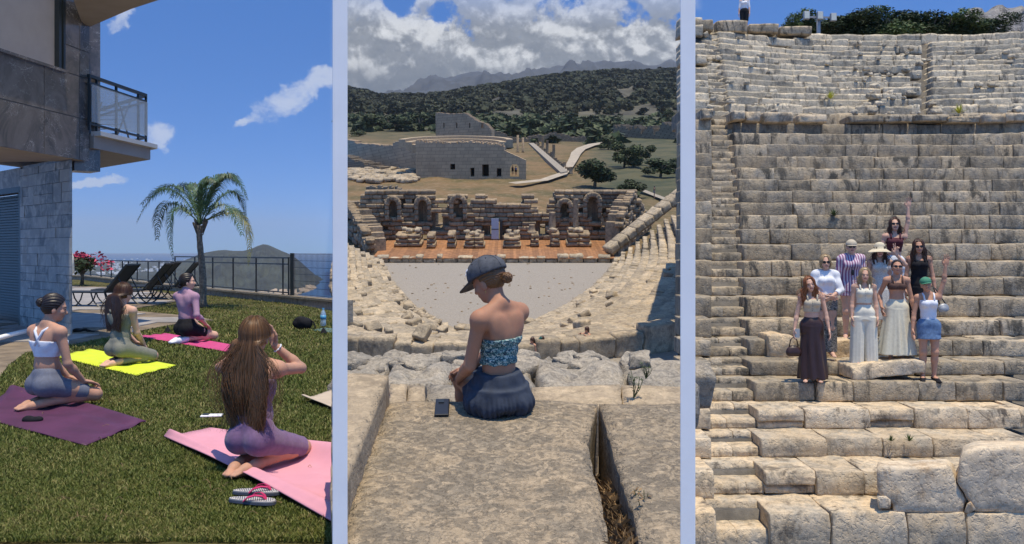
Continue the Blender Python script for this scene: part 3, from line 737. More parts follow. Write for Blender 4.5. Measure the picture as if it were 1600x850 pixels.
# ground falling away, the land, the sea
M['hill1'] = plain('scrub_hillside', (.030, .036, .026), .95, .55, .012, bmp=6., detail=9)
M['coast'] = plain('bare_coast_rock', (.36, .28, .20), .95, .3, .02, bmp=3.)
def sea_mat():
    def f(t, b, pos):
        n = t.noise(t.vmul(pos, (1, .35, 1)), .02, 6, .6)
        t.put(b.inputs['Base Color'], t.mix(n, (.012, .060, .16), (.018, .085, .21))); b.inputs['Roughness'].default_value = .38; b.inputs['Specular IOR Level'].default_value = .25
        bump(t, b, t.noise(t.vmul(pos, (1, .5, 1)), .25, 4, .6), .4, .5)
    return mat('sea', f)
M['sea'] = sea_mat()
SEA = -100.
def lip(px, d):
    d0 = lawn_end(px)+.3; t = min(1, (d-d0)/1400)
    return LZ-.3-(abs(SEA-LZ)-4)*min(1, (t*6)**.5 if t > 0 else 0)+ (noise.noise((px*.05, d*.01, 1))*4 if d > 200 else 0)
V = []; Q = []; n = len(NPX); ts = [0, .0006, .004, .02, .06, .14, .3, .6, 1]
for t in ts:
    for px in NPX:
        d0 = lawn_end(px)+.1; d = d0+1450*t; V.append(((px-800)/FPX*d, d, LZ-.25-(100-1.5)*min(1, t*7)**.5))
Q = [(j*n+i, j*n+i+1, (j+1)*n+i+1, (j+1)*n+i) for j in range(len(ts)-1) for i in range(n-1)]
o = bpy.data.objects.new('hillside', fast_mesh('hillside', V, Q, M['hill1'], True)); COL.objects.link(o); o.matrix_world = F1; tag(o, kind='structure')
polar_sheet('sea', M['sea'], list(np.linspace(-900, 531, 12)), [900, 1500, 2500, 5000, 9000, 16000, 24000], lambda px, d: SEA)
tp = [262, 275, 288, 300, 312, 322, 332, 342, 352, 365, 380, 392, 402, 411, 419, 428, 440, 450, 462, 472, 482, 492, 500, 505]
ty = [426, 415, 407, 402, 397, 394.5, 392.5, 391, 390.5, 392, 392, 389, 384.5, 381.5, 382.5, 386.5, 392, 396, 403, 411, 420, 429, 436, 444]
by = [470, 470, 470, 470, 470, 470, 470, 470, 470, 470, 470, 470, 470, 470, 469, 468, 467, 465, 462, 459, 456, 452, 447, 444.5]
V = []; mi = []; cols = np.linspace(262, 505, 160); n = len(cols); K = 34
for j in range(K+1):
    t = j/K
    for px in cols:
        yb, yt = np.interp(px, tp, by), np.interp(px, tp, ty); db = 100*FPX/(yb-HOR); dt = db+900
        d = db+(dt-db)*t; zt_ = -(yt-HOR)/FPX*dt
        z = SEA+(zt_-SEA)*(t**.8); fz = math.sin(math.pi*t)
        z += fz*(16*noise.fractal((px*.035, t*3.0, 2), 1, 2, 5)+9*noise.ridged_multi_fractal((px*.06, t*4, 7), 1, 2, 5, 1, 2))-fz*8
        if t == 0: z -= 3
        V.append(((px-800)/FPX*d, d, z))
Q = [(j*n+i, j*n+i+1, (j+1)*n+i+1, (j+1)*n+i) for j in range(K) for i in range(n-1)]
mi = [1 if ((j < 3 and noise.noise((i*.2, j, 3)) > -.25) or (j < 5 and i > n*.88)) else 0 for j in range(K) for i in range(n-1)]
o = bpy.data.objects.new('headland', fast_mesh('headland', V, Q, [M['hill1'], M['coast']], True, mi)); COL.objects.link(o); o.matrix_world = F1; tag(o, kind='structure')
polar_sheet('coastal_plain', M['hill1'], list(np.linspace(-100, 330, 90)), [1480, 1600, 1800, 2100, 2500, 3000, 3800, 5000, 6500, 7800],
            lambda px, d: SEA+2+max(-6, 22*noise.fractal((px*.025, d*.0006, 4), 1, 2, 5)+14)*(1 if px < 280 else max(0, (330-px)/50))*(1 if d < 7000 else .2)*min(1, max(0, (d-1450)/700)))
mb = MB(); rnd = random.Random(8)
for q in range(260):
    px = rnd.gauss(190, 45); py = rnd.uniform(405, 432); d = 96*FPX/(py-HOR)*.93
    if 95 < px < 300: s_ = rnd.uniform(6, 14); p = P1(px, py, d); mb.box((p.x, p.y, SEA+14+rnd.uniform(-6, 6)), (s_*1.3, s_, s_*.7), rnd.uniform(0, 3))
tag(mb.build('far_town', M['white_wall']), 'scattered white houses of a far coastal town', 'town', kind='stuff')

# ------------------------------------------------------------------ the house
def marble():
    def f(t, b, pos):
        p = t.vadd(pos, t.cam3(t.math('MULTIPLY', t.new('ShaderNodeObjectInfo').outputs['Random'], 9), 0., 0.))
        n = t.noise(p, 1.4, 7, .65, 2.2); v = t.new('ShaderNodeTexVoronoi', feature='DISTANCE_TO_EDGE'); t.put(v.inputs['Vector'], t.vadd(t.vmul(p, (1, 1, 1)), t.cam3(n, t.noise(p, 5, 5), n))); v.inputs['Scale'].default_value = 4.5
        vein = t.math('MULTIPLY', t.ramp(v.outputs['Distance'], 0, .022, 1, 0), t.ramp(t.noise(p, 3, 4), .45, .6))
        c = t.mix(t.ramp(n, .35, .65), (.085, .078, .074), (.21, .175, .15)); c = t.mix(t.math('MULTIPLY', t.noise(p, 12, 6, .7), .5), c, (.06, .055, .055))
        c = t.mix(vein, c, (.50, .45, .40))
        t.put(b.inputs['Base Color'], c); b.inputs['Roughness'].default_value = .16; b.inputs['Specular IOR Level'].default_value = .75
        bump(t, b, t.noise(p, 2.2, 3), .12, .02)
    return mat('brown_marble', f)
M['marble'] = marble()
def slate():
    def f(t, b, pos):
        r = t.new('ShaderNodeObjectInfo').outputs['Random']; n = t.noise(pos, 5, 7, .65, .8)
        c = t.mix(r, (.12, .132, .135), (.32, .325, .31)); c = t.mix(t.ramp(n, .4, .7), c, (.42, .42, .39)); c = t.mix(t.math('MULTIPLY', t.ramp(t.noise(pos, 2.3, 5), .55, .7), .35), c, (.25, .21, .15))
        t.put(b.inputs['Base Color'], c); b.inputs['Roughness'].default_value = .55; bump(t, b, t.noise(pos, 22, 5, .7), .5, .008)
    return mat('slate', f)
M['slate'] = slate()
M['plaster'] = plain('taupe_plaster', (.34, .29, .25), .8, .06, 3)
M['plaster_l'] = plain('pale_plaster', (.50, .47, .43), .8, .08, 3)
def glassm(name, tint=(.8, .9, .9), rough=.02, alpha=.35, spec=1.0):
    def f(t, b, pos):
        b.inputs['Base Color'].default_value = (*tint, 1); b.inputs['Roughness'].default_value = rough; b.inputs['Specular IOR Level'].default_value = spec
        b.inputs['Alpha'].default_value = alpha; b.inputs['Metallic'].default_value = .35; b.inputs['Coat Weight'].default_value = 1; b.inputs['Coat Roughness'].default_value = .01
    return mat(name, f)
M['glass'] = glassm('mirror_glass', (.72, .76, .70), .03, 1., 1.); bpy.data.materials['mirror_glass'].node_tree.nodes['Principled BSDF'].inputs['Metallic'].default_value = .85
M['rail_glass'] = glassm('railing_glass', (.72, .80, .82), .02, .5)
dirA = Vector((.11, 1, 0)).normalized(); nA = Vector((dirA.y, -dirA.x, 0))     # along the side wall / out of it
A0 = P1(13, 231, 12.3); S0 = Vector((A0.x, A0.y, 0))                              # corner at the picture's edge
def SW(s, z, o_=0.): return S0+dirA*s+nA*o_+Vector((0, 0, z))                     # s along the wall, z height (eye = 0), o_ proud
zb = A0.z; zs = P1(13, 83, 12.3).z; s_end = 1.93
hs = thing('house', 'modern house with brown marble upper storey over a grey slate ground floor', 'house', (S0.x, S0.y, LZ))
mb = MB()
mb.add([SW(-3, zb+.01, -.03), SW(s_end, zb+.01, -.03), SW(s_end, 6.3, -.03), SW(-3, 6.3, -.03), SW(-3, zb+.01, -3), SW(s_end, zb+.01, -3), SW(s_end, 6.3, -3), SW(-3, 6.3, -3)],
       [(0, 1, 2, 3), (4, 7, 6, 5), (0, 4, 5, 1), (1, 5, 6, 2), (2, 6, 7, 3), (3, 7, 4, 0)])
up = mb.build('upper_wall', M['plaster'], hs)
def wall_tile(s0, s1, z0, z1, m, nm='tile', o0=-.03, o1=0., g=.006):
    m_ = MB(); m_.add([SW(s0+g, z0+g, o1), SW(s1-g, z0+g, o1), SW(s1-g, z1-g, o1), SW(s0+g, z1-g, o1), SW(s0+g, z0+g, o0), SW(s1-g, z0+g, o0), SW(s1-g, z1-g, o0), SW(s0+g, z1-g, o0)],
                      [(0, 1, 2, 3), (4, 7, 6, 5), (0, 4, 5, 1), (1, 5, 6, 2), (2, 6, 7, 3), (3, 7, 4, 0)])
    return m_.build(nm, m, up if nm == 'tile' else hs, rel=True)
ORG[up] = ORG[hs]
def s_of(px):                                       # wall length at a picture column
    k = (px-800)/FPX; return (k*S0.y-S0.x)/(dirA.x-k*dirA.y)
sA, sB, sC, sD = s_of(69), s_of(88), s_of(100), s_of(124.5)
zm = P1(13, 157, 12.3).z
for (a, b) in ((-2.2, -1.0), (-1.0, sA), (sA, sD), (sD, s_end)):
    for (z0, z1) in ((zb, zm), (zm, zs)): wall_tile(a, b, z0, z1, M['marble'])
for (z0, z1) in ((zs, zs+.42), (zs+.42, zs+1.2), (zs+1.2, 6.2)): wall_tile(sC, sD, z0, z1, M['marble']); wall_tile(sD, s_end, z0, z1, M['marble'])
wn = wall_tile(-2.2, sC, zs+.0, 6.2, M['iron'], 'window', -.10, -.055, 0)
m_ = MB(); m_.add([SW(-2.2, zs+.05, -.045), SW(sB, zs+.05, -.045), SW(sB, 6.2, -.045), SW(-2.2, 6.2, -.045)], [(0, 1, 2, 3)])
m_.v = [tuple(Vector(v)) for v in m_.v]; ORG[wn] = ORG[hs]; m_.build('pane', M['glass'], wn)
m_ = MB(); m_.bar(SW(sB+.03, zs, 0), SW(sB+.03, 6.2, 0), .06, .09, up=nA); m_.bar(SW((sB+sC)/2+.05, zs, .01), SW((sB+sC)/2+.05, 6.2, .01), .05, .06, up=nA); m_.build('frame', M['iron'], wn)
m_ = MB(); m_.bar(SW(-2.2, zs-.01, .02), SW(sC, zs-.01, .02), .10, .04); m_.build('sill', M['marble'], wn)
# end face of the upper storey that drops a little lower
m_ = MB(); E1 = SW(s_end, 0, 0); E0 = P1(124.5, 250, E1.y-.0)
m_.extrude([SW(s_end-.01, zb-.14, -.25), SW(s_end+.25, zb-.14, .03), SW(s_end+.25, 6.2, .03), SW(s_end-.01, 6.2, -.25)], Vector((-.3, .3, 0))); m_.build('corner_pier', M['marble'], hs)
# balcony slab, soffit above
q0 = SW(s_end+.02, 0, .06); zt0 = P1(142, 205, q0.y).z; E = P1(235, 226, zt0*FPX/(HOR-226)); z_b = E.z-.27
dd = zt0*0+ (z_b*FPX/(HOR-271)); Fp = P1(106, 271, dd)
bal = thing('balcony', 'balcony slab with mirrored glass railing jutting from the upper storey', 'balcony', (E.x, E.y, z_b))
hs_child = bal
for o_ in (bal,): pass
mb = MB(); poly = [(q0.x, q0.y), (E.x, E.y), (Fp.x, Fp.y), (Fp.x-.6, Fp.y-3.5)]
mb.prism(poly, z_b, E.z-.05); mb.build('slab', M['plaster'], bal)
mb = MB(); mb.bar((q0.x+.03, q0.y, E.z-.035), (E.x+.05, E.y, E.z-.035), .16, .07); mb.bar((E.x+.05, E.y, E.z-.035), (Fp.x, Fp.y, E.z-.035), .16, .07); mb.build('edging', M['plaster_l'], bal)
def BR(px, z): k = (px-800)/FPX; t = (k*q0.y-q0.x)/((E.x-q0.x)-k*(E.y-q0.y)); return Vector((q0.x+(E.x-q0.x)*t, q0.y+(E.y-q0.y)*t, z))
ztop = P1(138, 121, q0.y).z; zbot = P1(140, 195, q0.y).z
ra, rb_ = BR(138, ztop), BR(228, ztop); rc = rb_.lerp(Vector((Fp.x, Fp.y, ztop)), .96)
m_ = MB(); m_.bar(ra, rb_, .05, .05); m_.bar(rb_, rc, .05, .05); m_.build('top_rail', M['iron'], bal)
dz = Vector((0, 0, ztop-.12)); 
for nm, zz in (('middle_rail', ztop-.11), ('bottom_rail', zbot)):
    m_ = MB()
    for a, b in ((ra, rb_), (rb_, rc)): m_.bar((a.x, a.y, zz), (b.x, b.y, zz), .035, .035)
    m_.build(nm, M['iron'], bal)
for px in (139.5, 151, 181.5, 216, 228):
    p = BR(px, 0); m_ = MB(); m_.bar((p.x, p.y, E.z), (p.x, p.y, ztop), .035, .035, up=(0, 1, 0)); m_.build('post', M['iron'], bal)
for pa, pb in ((140, 181), (182, 227.5)):
    a, b = BR(pa, 0), BR(pb, 0); o2 = nA*.03; m_ = MB(); m_.extrude([(a+o2)+Vector((0, 0, zbot+.03)), (b+o2)+Vector((0, 0, zbot+.03)), (b+o2)+Vector((0, 0, ztop-.13)), (a+o2)+Vector((0, 0, ztop-.13))], nA*.01); m_.build('glass_panel', M['rail_glass'], bal)
a, b = rb_, rc; m_ = MB(); m_.extrude([Vector((a.x, a.y, zbot+.03)), Vector((b.x, b.y, zbot+.03)), Vector((b.x, b.y, ztop-.13)), Vector((a.x, a.y, ztop-.13))], (.01, .01, 0)); m_.build('glass_panel', M['rail_glass'], bal)
# clothes airer standing on the balcony
ar = thing('clothes_airer', 'folding clothes airer standing behind the balcony glass', 'clothes airer', (BR(195, 0).x-.5, BR(195, 0).y+.3, E.z)); q = Vector((BR(195, 0).x-.5, BR(195, 0).y+.3, E.z))
m_ = MB(); 
for k in range(7): m_.bar(q+Vector((-.25, k*.07, .12+k*.09)), q+Vector((.25, k*.07, .12+k*.09)), .012, .012)
m_.build('rung', M['iron'], ar); m_ = MB(); m_.bar(q+Vector((-.25, -.1, 0)), q+Vector((-.25, .5, .75)), .02); m_.bar(q+Vector((.25, -.1, 0)), q+Vector((.25, .5, .75)), .02); m_.bar(q+Vector((-.25, .5, 0)), q+Vector((-.25, .1, .6)), .02); m_.bar(q+Vector((.25, .5, 0)), q+Vector((.25, .1, .6)), .02); m_.build('frame', M['iron'], ar)
# roof overhang
mb = MB(); a = SW(s_end, 0, .0); d1 = 14.3
q = [P1(136, 43, d1), P1(198, 15, d1*1.14), P1(240, -30, d1*1.2), P1(136, -60, d1)]
zr = q[0].z; pts = [Vector((SW(s_end-.3, 0, .05).x, SW(s_end-.3, 0, .05).y, zr)), Vector((P1(136, 43, d1).x+.02, d1, zr)), P1(205, 14, zr*FPX/(HOR-14)), P1(260, 14, zr*FPX/(HOR-14)-.6), P1(240, -40, zr*FPX/(HOR+40)), P1(100, -40, zr*FPX/(HOR+40))]
mb.prism([(p.x, p.y) for p in pts], zr, zr+.3); mb.build('roof', M['plaster'], hs)
# slate ground floor facing the lawn
Lr = G1(109.6, 525.5); Ll = G1(32, 511.5); dL = (Ll-Lr); dL.z = 0; Llen = dL.length; dL.normalize(); nL = Vector((dL.y, -dL.x, 0)); nL = -nL if nL.y > 0 else nL
gf = MB(); Hh = zb-LZ; BK = Vector((Lr.x-.35*14, Lr.y+0, 0)).normalized()*0+Vector((Lr.x*.20-.25, Lr.y*.20, 0))
gf.extrude([Lr+dL*0-nL*.03, Lr+dL*Llen-nL*.03, Lr+dL*Llen-nL*.03+Vector((0, 0, Hh+.05)), Lr-nL*.03+Vector((0, 0, Hh+.05))], BK)
low = gf.build('lower_wall', M['slate'], hs); ORG[low] = ORG[hs]
rnd = random.Random(4); z = 0.
while z < Hh-.02:
    h_ = min(rnd.choice([.16, .2, .26, .32]), Hh-z); x = 0
    while x < Llen-.01:
        L_ = min(rnd.choice([.28, .36, .45, .6]), Llen-x); pr_ = rnd.uniform(.0, .012)
        if Llen-x-L_ < .1: L_ = Llen-x
        if h_ > .24 and rnd.random() < .4: subs = [(0, h_/2), (h_/2, h_)]
        else: subs = [(0, h_)]
        for a0, a1 in subs:
            m_ = MB(); g_ = .003
            f = [Lr+dL*(x+g_)+Vector((0, 0, z+a0+g_)), Lr+dL*(x+L_-g_)+Vector((0, 0, z+a0+g_)), Lr+dL*(x+L_-g_)+Vector((0, 0, z+a1-g_)), Lr+dL*(x+g_)+Vector((0, 0, z+a1-g_))]
            m_.extrude([p_+nL*pr_ for p_ in f], -nL*(.03+pr_)); m_.build('tile', M['slate'], low)
        x += L_
    z += h_
# shuttered doorway at the picture's edge
dr = MB(); D0 = Lr+dL*Llen; wdt = 3.2
dr.extrude([D0-nL*.25, D0+dL*wdt-nL*.25, D0+dL*wdt-nL*.25+Vector((0, 0, 2.35)), D0-nL*.25+Vector((0, 0, 2.35))], -nL*.05); door = dr.build('shutter', M['black'], hs); ORG[door] = ORG[hs]
slat = None
for k in range(46):
    m_ = MB(); zz = .05+k*.05; m_.extrude([D0+dL*.02-nL*.25+Vector((0, 0, zz)), D0+dL*wdt-nL*.25+Vector((0, 0, zz)), D0+dL*wdt-nL*.222+Vector((0, 0, zz+.006)), D0+dL*.02-nL*.222+Vector((0, 0, zz+.006))], (0, 0, .034)); m_.build('slat', M['black'], door)
m_ = MB(); m_.extrude([D0-nL*.2, D0+dL*.1-nL*.2, D0+dL*.1-nL*.2+Vector((0, 0, 2.42)), D0-nL*.2+Vector((0, 0, 2.42))], nL*.2); m_.extrude([D0+Vector((0, 0, 2.35)), D0+dL*wdt+Vector((0, 0, 2.35)), D0+dL*wdt+Vector((0, 0, 2.45)), D0+Vector((0, 0, 2.45))], -nL*.2); m_.build('door_frame', M['iron'], hs)
m_ = MB(); m_.extrude([D0+Vector((0, 0, 2.45)), D0+dL*wdt+Vector((0, 0, 2.45)), D0+dL*wdt+Vector((0, 0, Hh+.03)), D0+Vector((0, 0, Hh+.03))], -nL*.3); m_.build('lintel', M['slate'], hs)
# white round bar and step in front of the shutter
m_ = MB(); a, b = G1(-10, 532), G1(66, 512); 
m_.tube([G1(-12, 531, .12), G1(20, 522, .12), G1(58, 513.5, .12)], .035, 10); tag(m_.build('ground_pipe', M['white_wall'], smooth=True), 'thick white pipe lying along the foot of the slate wall', 'pipe')

# ------------------------------------------------------------------ palm
def palm():
    base = G1(316, 480); S = 66.7*1400/(1400)   # px per metre about 67
    t = thing('palm_tree', 'feathery palm tree on the lawn in front of the railing', 'palm tree', base)
    top = P1(313, 352, base.y); mb = MB(); pts = []; rr = []
    for k in range(16):
        u = k/15; pts.append(base.lerp(top, u)+Vector((.03*math.sin(u*5), 0, 0))); rr.append((.15 if k == 0 else .088-.03*u)*(1+.09*(k % 2)))
    mb.tube(pts, rr, 12); mb.build('trunk', M['palm_bark'], t, smooth=True)
    mb = MB(); rnd = random.Random(2)
    for k in range(16):
        a = rnd.uniform(0, 6.28); mb.bar(top+Vector((math.cos(a)*.05, math.sin(a)*.05, -.35+rnd.random()*.25)), top+Vector((math.cos(a)*.17, math.sin(a)*.17, .05+rnd.random()*.15)), .035, .02)
    mb.build('leaf_base', M['palm_bark'], t)
    # each frond: tip column/row in the picture, depth offset, arch
    fr = [((215, 345), (262, 296), -.3), ((222, 318), (275, 292), .5), ((246, 372), (262, 318), .9), ((270, 402), (272, 330), -.5), ((268, 308), (300, 290), 1.0), ((338, 283), (318, 292), -.6), ((362, 278), (330, 285), .8),
          ((386, 310), (352, 276), -.2), ((384, 338), (360, 300), .7), ((378, 365), (350, 320), -1.0), ((388, 412), (376, 338), -.3), ((392, 378), (370, 330), .5), ((372, 288), (345, 280), 1.2), ((324, 277), (314, 305), .2), ((292, 290), (302, 308), .4), ((350, 276), (334, 298), -.4)]
    for i, (tip, mid, dy) in enumerate(fr):
        a = top+Vector((0, 0, .02)); c = P1(mid[0], mid[1], base.y+dy*.5); b = P1(tip[0], tip[1], base.y+dy)
        rach = []; lf = []; mbr = MB(); N = 46
        ctrl = c*2-(a+b)*.5
        for k in range(N+1):
            u = k/N; rach.append(a*(1-u)**2+ctrl*2*u*(1-u)+b*u*u)
        mbr.tube(rach, [.014*(1-.8*k/N) for k in range(N+1)], 5)
        fo = mbr.build('frond', M['palm_dry'] if tip[1] > 395 and i == 10 else M['palm_leaf'], t); ORG[fo] = ORG[t]
        ml = MB(); side = (b-a).cross(Vector((0, 0, 1))).normalized()
        for k in range(5, N+1):
            u = k/N; p = rach[k]; tn = (rach[min(k+1, N)]-rach[k-1]).normalized(); L = (.36*math.sin(math.pi*min(1, u*.75+.2))+.05)*rnd.uniform(.8, 1.1)
            for sg in (1, -1):
                for rep in range(2):
                    dr_ = (side*sg*rnd.uniform(.45, .9)+tn*rnd.uniform(.5, .9)+Vector((0, 0, rnd.uniform(-.1, .35)))).normalized()
                    p1 = p+dr_*L*.45; p2 = p1+(dr_*.55+Vector((0, 0, -.75))).normalized()*L*.6; wv = tn.cross(dr_).cross(dr_).normalized()*.008
                    q = p+tn*(rep*.012)
                    ml.add([q-wv*.6, q+wv*.6, p1+wv, p1-wv, p2], [(0, 1, 2, 3), (3, 2, 4)])
        lo = ml.build('leaflets', M['palm_dry'] if i in (10,) else M['palm_leaf'], fo); tag(lo, kind='stuff')
M['palm_bark'] = plain('palm_bark', (.20, .165, .13), .9, .4, 20, bmp=.03); M['palm_leaf'] = plain('palm_leaf', (.065, .115, .045), .5, .3, 4, island=.45, spec=.4); M['palm_dry'] = plain('dry_palm_leaf', (.27, .24, .07), .6, .3, 4, island=.35)
palm()
# leafy plants: trunk and a crown of many leaves
leaf_cache = {}
def crown_mesh(seed, n, lsz, mname, blobs=7, flat=.8, r0=.45):
    key = (seed, n, lsz, mname, blobs, flat)
    if key in leaf_cache: return leaf_cache[key]
    g_ = np.random.default_rng(seed); n = int(n*1.9); lsz = lsz*1.5; cs = g_.normal(0, .30, (blobs, 3))*np.array([1, 1, flat]); cs[:, 2] += .0; rs = g_.uniform(.22, r0, blobs)
    b = g_.integers(0, blobs, n); v = g_.normal(size=(n, 3)); v /= np.linalg.norm(v, axis=1)[:, None]; rad = rs[b]*g_.uniform(.55, 1.08, n)
    p = cs[b]+v*rad[:, None]*np.array([1, 1, flat]); a = g_.normal(size=(n, 3)); a /= np.linalg.norm(a, axis=1)[:, None]; c = np.cross(a, v+g_.normal(0, .4, (n, 3))); c /= np.linalg.norm(c, axis=1)[:, None]+1e-9
    s_ = lsz*g_.uniform(.6, 1.3, n)[:, None]; V = np.concatenate([p-a*s_, p+c*s_*.55, p+a*s_, p-c*s_*.55]); V[:, 2] -= V[:, 2].min()*0
    i = np.arange(n); Q = np.stack([i, i+n, i+2*n, i+3*n], 1)
    me = fast_mesh('crown', V, Q, M[mname]); leaf_cache[key] = me; return me
trunk_cache = {}
def plant(name, label, cat, loc, W, H, mname, F=F1, seed=1, n=1500, lsz=.05, trunk=.25, group=None, flat=.8):
    t = thing(name, label, cat, loc, F, 0, group)
    me = crown_mesh(seed, n, lsz, mname, flat=flat); th = H*trunk
    ch = H-th*.7; o = link('crown', me, t, loc=(0, 0, th*.7+ch*.48), rz=seed*1.7, scale=(W*.82, W*.82, ch*.66))
    key = (mname, seed)
    mb = MB(); mb.tube([(0, 0, -.05*H), (0.02*W, 0, .3*H), (0, .02*W, .62*H)], [W*.05, W*.035, W*.015], 7); rr_ = random.Random(seed)
    for k in range(5):
        a = k*1.26+rr_.random(); mb.tube([(0, 0, .25*H), (math.cos(a)*W*.16, math.sin(a)*W*.16, .45*H), (math.cos(a)*W*.3, math.sin(a)*W*.3, .66*H)], [W*.025, W*.015, W*.006], 5)
    link('trunk', mb.mesh('trunk', M['bark'], True), t)
    return t
p = G1(128, 446); plant('flowering_shrub', 'sparse bougainvillea shrub by the corner of the slate wall', 'shrub', p, 1.5, 1.5, 'leaf_dark', seed=3, n=420, lsz=.06, trunk=.3)
M['magenta'] = plain('magenta_petals', (.50, .04, .09), .6, .3, 8, island=.4)
link('blossom', crown_mesh(5, 170, .055, 'magenta'), C.objects['flowering_shrub'], loc=(.3, -.2, 1.0), scale=(1.2, .8, .75))
q = G1(110, 452); m_ = MB(); m_.lathe([(.02, 0), (.03, .5), (.13, .55), (.11, 1.1), (.03, 1.35), (.01, 1.4)], tuple(q), 10); tag(m_.build('parasol', M['cream_cloth'], smooth=True), 'folded cream parasol beside the slate wall corner', 'parasol')
# ------------------------------------------------------------------ loungers
def lounger(label, px, py, rz, flip=1):
    base = G1(px, py); t = thing('sun_lounger', label, 'sun lounger', base, rz=rz, group='black sun loungers on the patio')
    L0 = 1.15
    for y in (-.3, .3):
        m_ = MB(); m_.bar((-L0, y, .36), (.12, y, .36), .035, .035); m_.build('side_rail', M['iron'], t, rel=False)
    m_ = MB(); m_.box((-L0/2+.05, 0, .372), (L0+.1, .56, .012)); m_.build('seat', M['mesh_cloth'], t, rel=False)
    m_ = MB(); m_.bar((.1, 0, .38), (.62, 0, .98), .56, .012, up=(-1, 0, 1)); m_.build('backrest', M['mesh_cloth'], t, rel=False)
    m_ = MB(); m_.bar((.1, -.3, .37), (.64, -.3, 1.0), .035); m_.bar((.1, .3, .37), (.64, .3, 1.0), .035); m_.bar((.64, -.3, 1.0), (.64, .3, 1.0), .035); m_.build('back_frame', M['iron'], t, rel=False)
    for y in (-.27, .27):
        for x0, x1 in ((-1.05, -.45), (-.25, .35)):
            m_ = MB(); m_.tube([(x0+(x1-x0)*u, y, .36-.35*math.sin(math.pi*u)**.55) for u in np.linspace(0, 1, 13)], .017, 6); m_.build('leg', M['iron'], t, rel=False)
        m_ = MB(); m_.bar((.42, y, .72), (.62, y, .36), .02); m_.bar((.1, y, .36), (.62, y, .36), .025); m_.build('strut', M['iron'], t, rel=False)
    return t
M['mesh_cloth'] = plain('black_sling', (.022, .026, .03), .7, .15, 60)
lounger('black sling lounger nearest the slate wall, left of the other loungers', 168, 480, -.12)
lounger('black sling lounger second from the slate wall, behind the long-haired woman', 224, 475, .05)
lounger('black sling lounger with the tallest raised back, third from the slate wall', 240, 467, .02)
lounger('black sling lounger closest to the palm trunk, partly behind the woman in pink', 270, 468, .1)
# ------------------------------------------------------------------ mats
def yoga_mat(label, cn, m, wave=None, th=.007, nu=40, nv=16, sub=.0):
    cs = [G1(x, y) for x, y in cn]; V = []; 
    for s_ in (0, 1):
        for j in range(nv+1):
            for i in range(nu+1):
                u, v = i/nu, j/nv; p = cs[0]*(1-u)*(1-v)+cs[1]*u*(1-v)+cs[2]*u*v+cs[3]*(1-u)*v
                z = .016+(wave(u, v) if wave else 0)+.004*noise.noise((u*6, v*4, len(label)))-s_*th
                V.append((p.x, p.y, p.z+z))
    n = nu+1; K = n*(nv+1); Q = []
    for j in range(nv):
        for i in range(nu):
            a = j*n+i; Q.append((a, a+1, a+n+1, a+n)); Q.append((K+a, K+a+n, K+a+n+1, K+a+1))
    ed = [(j*n, (j+1)*n) for j in range(nv)]+[((j+1)*n+nu, j*n+nu) for j in range(nv)]+[(i+1, i) for i in range(nu)]+[(nv*n+i, nv*n+i+1) for i in range(nu)]
    Q += [(a, b, K+b, K+a) for a, b in ed]; c0 = sum(cs, Vector())/4; V = np.array(V)-np.array(c0)
    o = link('yoga_mat', fast_mesh('yoga_mat', V, Q, m, True), None, F1, loc=tuple(c0)); return tag(o, label, 'yoga mat', 'yoga mats on the lawn')
M['mat_pink'] = plain('pale_pink_mat', (.66, .30, .36), .8, .04, 6, bmp=.002); M['mat_mag'] = plain('magenta_mat', (.55, .06, .20), .75, .06, 6)
M['mat_lime'] = plain('lime_mat', (.62, .72, .03), .75, .05, 6); M['mat_pur'] = plain('aubergine_mat', (.085, .022, .062), .6, .18, 3, bmp=.003)
M['mat_beige'] = plain('beige_mat', (.50, .40, .29), .8, .05, 6); M['mat_teal'] = plain('grey_green_mat', (.09, .15, .13), .8, .08, 6)
mat_front = yoga_mat('pale pink mat with curled end under the woman in purple', [(256, 686), (330, 671), (560, 728), (545, 836)], M['mat_pink'], lambda u, v: .10*math.exp(-((u-.0)/.10)**2)*0+.085*max(0, 1-u/.12)**1.5*math.sin(v*3.1)*.3+.05*math.exp(-((u-.12)/.09)**2)+.13*math.exp(-((u-.93)/.13)**2)*v)
mat_pur = yoga_mat('dark aubergine mat under the woman in white top', [(-30, 655), (20, 604), (229, 662), (134, 699)], M['mat_pur'], lambda u, v: .02*math.sin(u*9+v*3)**2*u)
mat_lime = yoga_mat('bright lime mat under the woman in sage green', [(87, 559), (140, 548), (275, 574), (214, 589)], M['mat_lime'], lambda u, v: .012*math.sin(u*8)**2)
mat_mag = yoga_mat('magenta mat under the woman in lilac top and black shorts', [(217, 527), (258, 523), (400, 548), (372, 554)], M['mat_mag'], lambda u, v: .012*math.sin(u*8)**2)
yoga_mat('beige mat with a lifted corner at the right edge of the lawn', [(471, 628), (519, 611), (600, 630), (560, 655)], M['mat_beige'], lambda u, v: .05*math.exp(-(u/.2)**2)*(1-v))
yoga_mat('small grey green mat beside the black bag and bottle', [(488, 517), (505, 513.5), (536, 515), (520, 521)], M['mat_teal'])
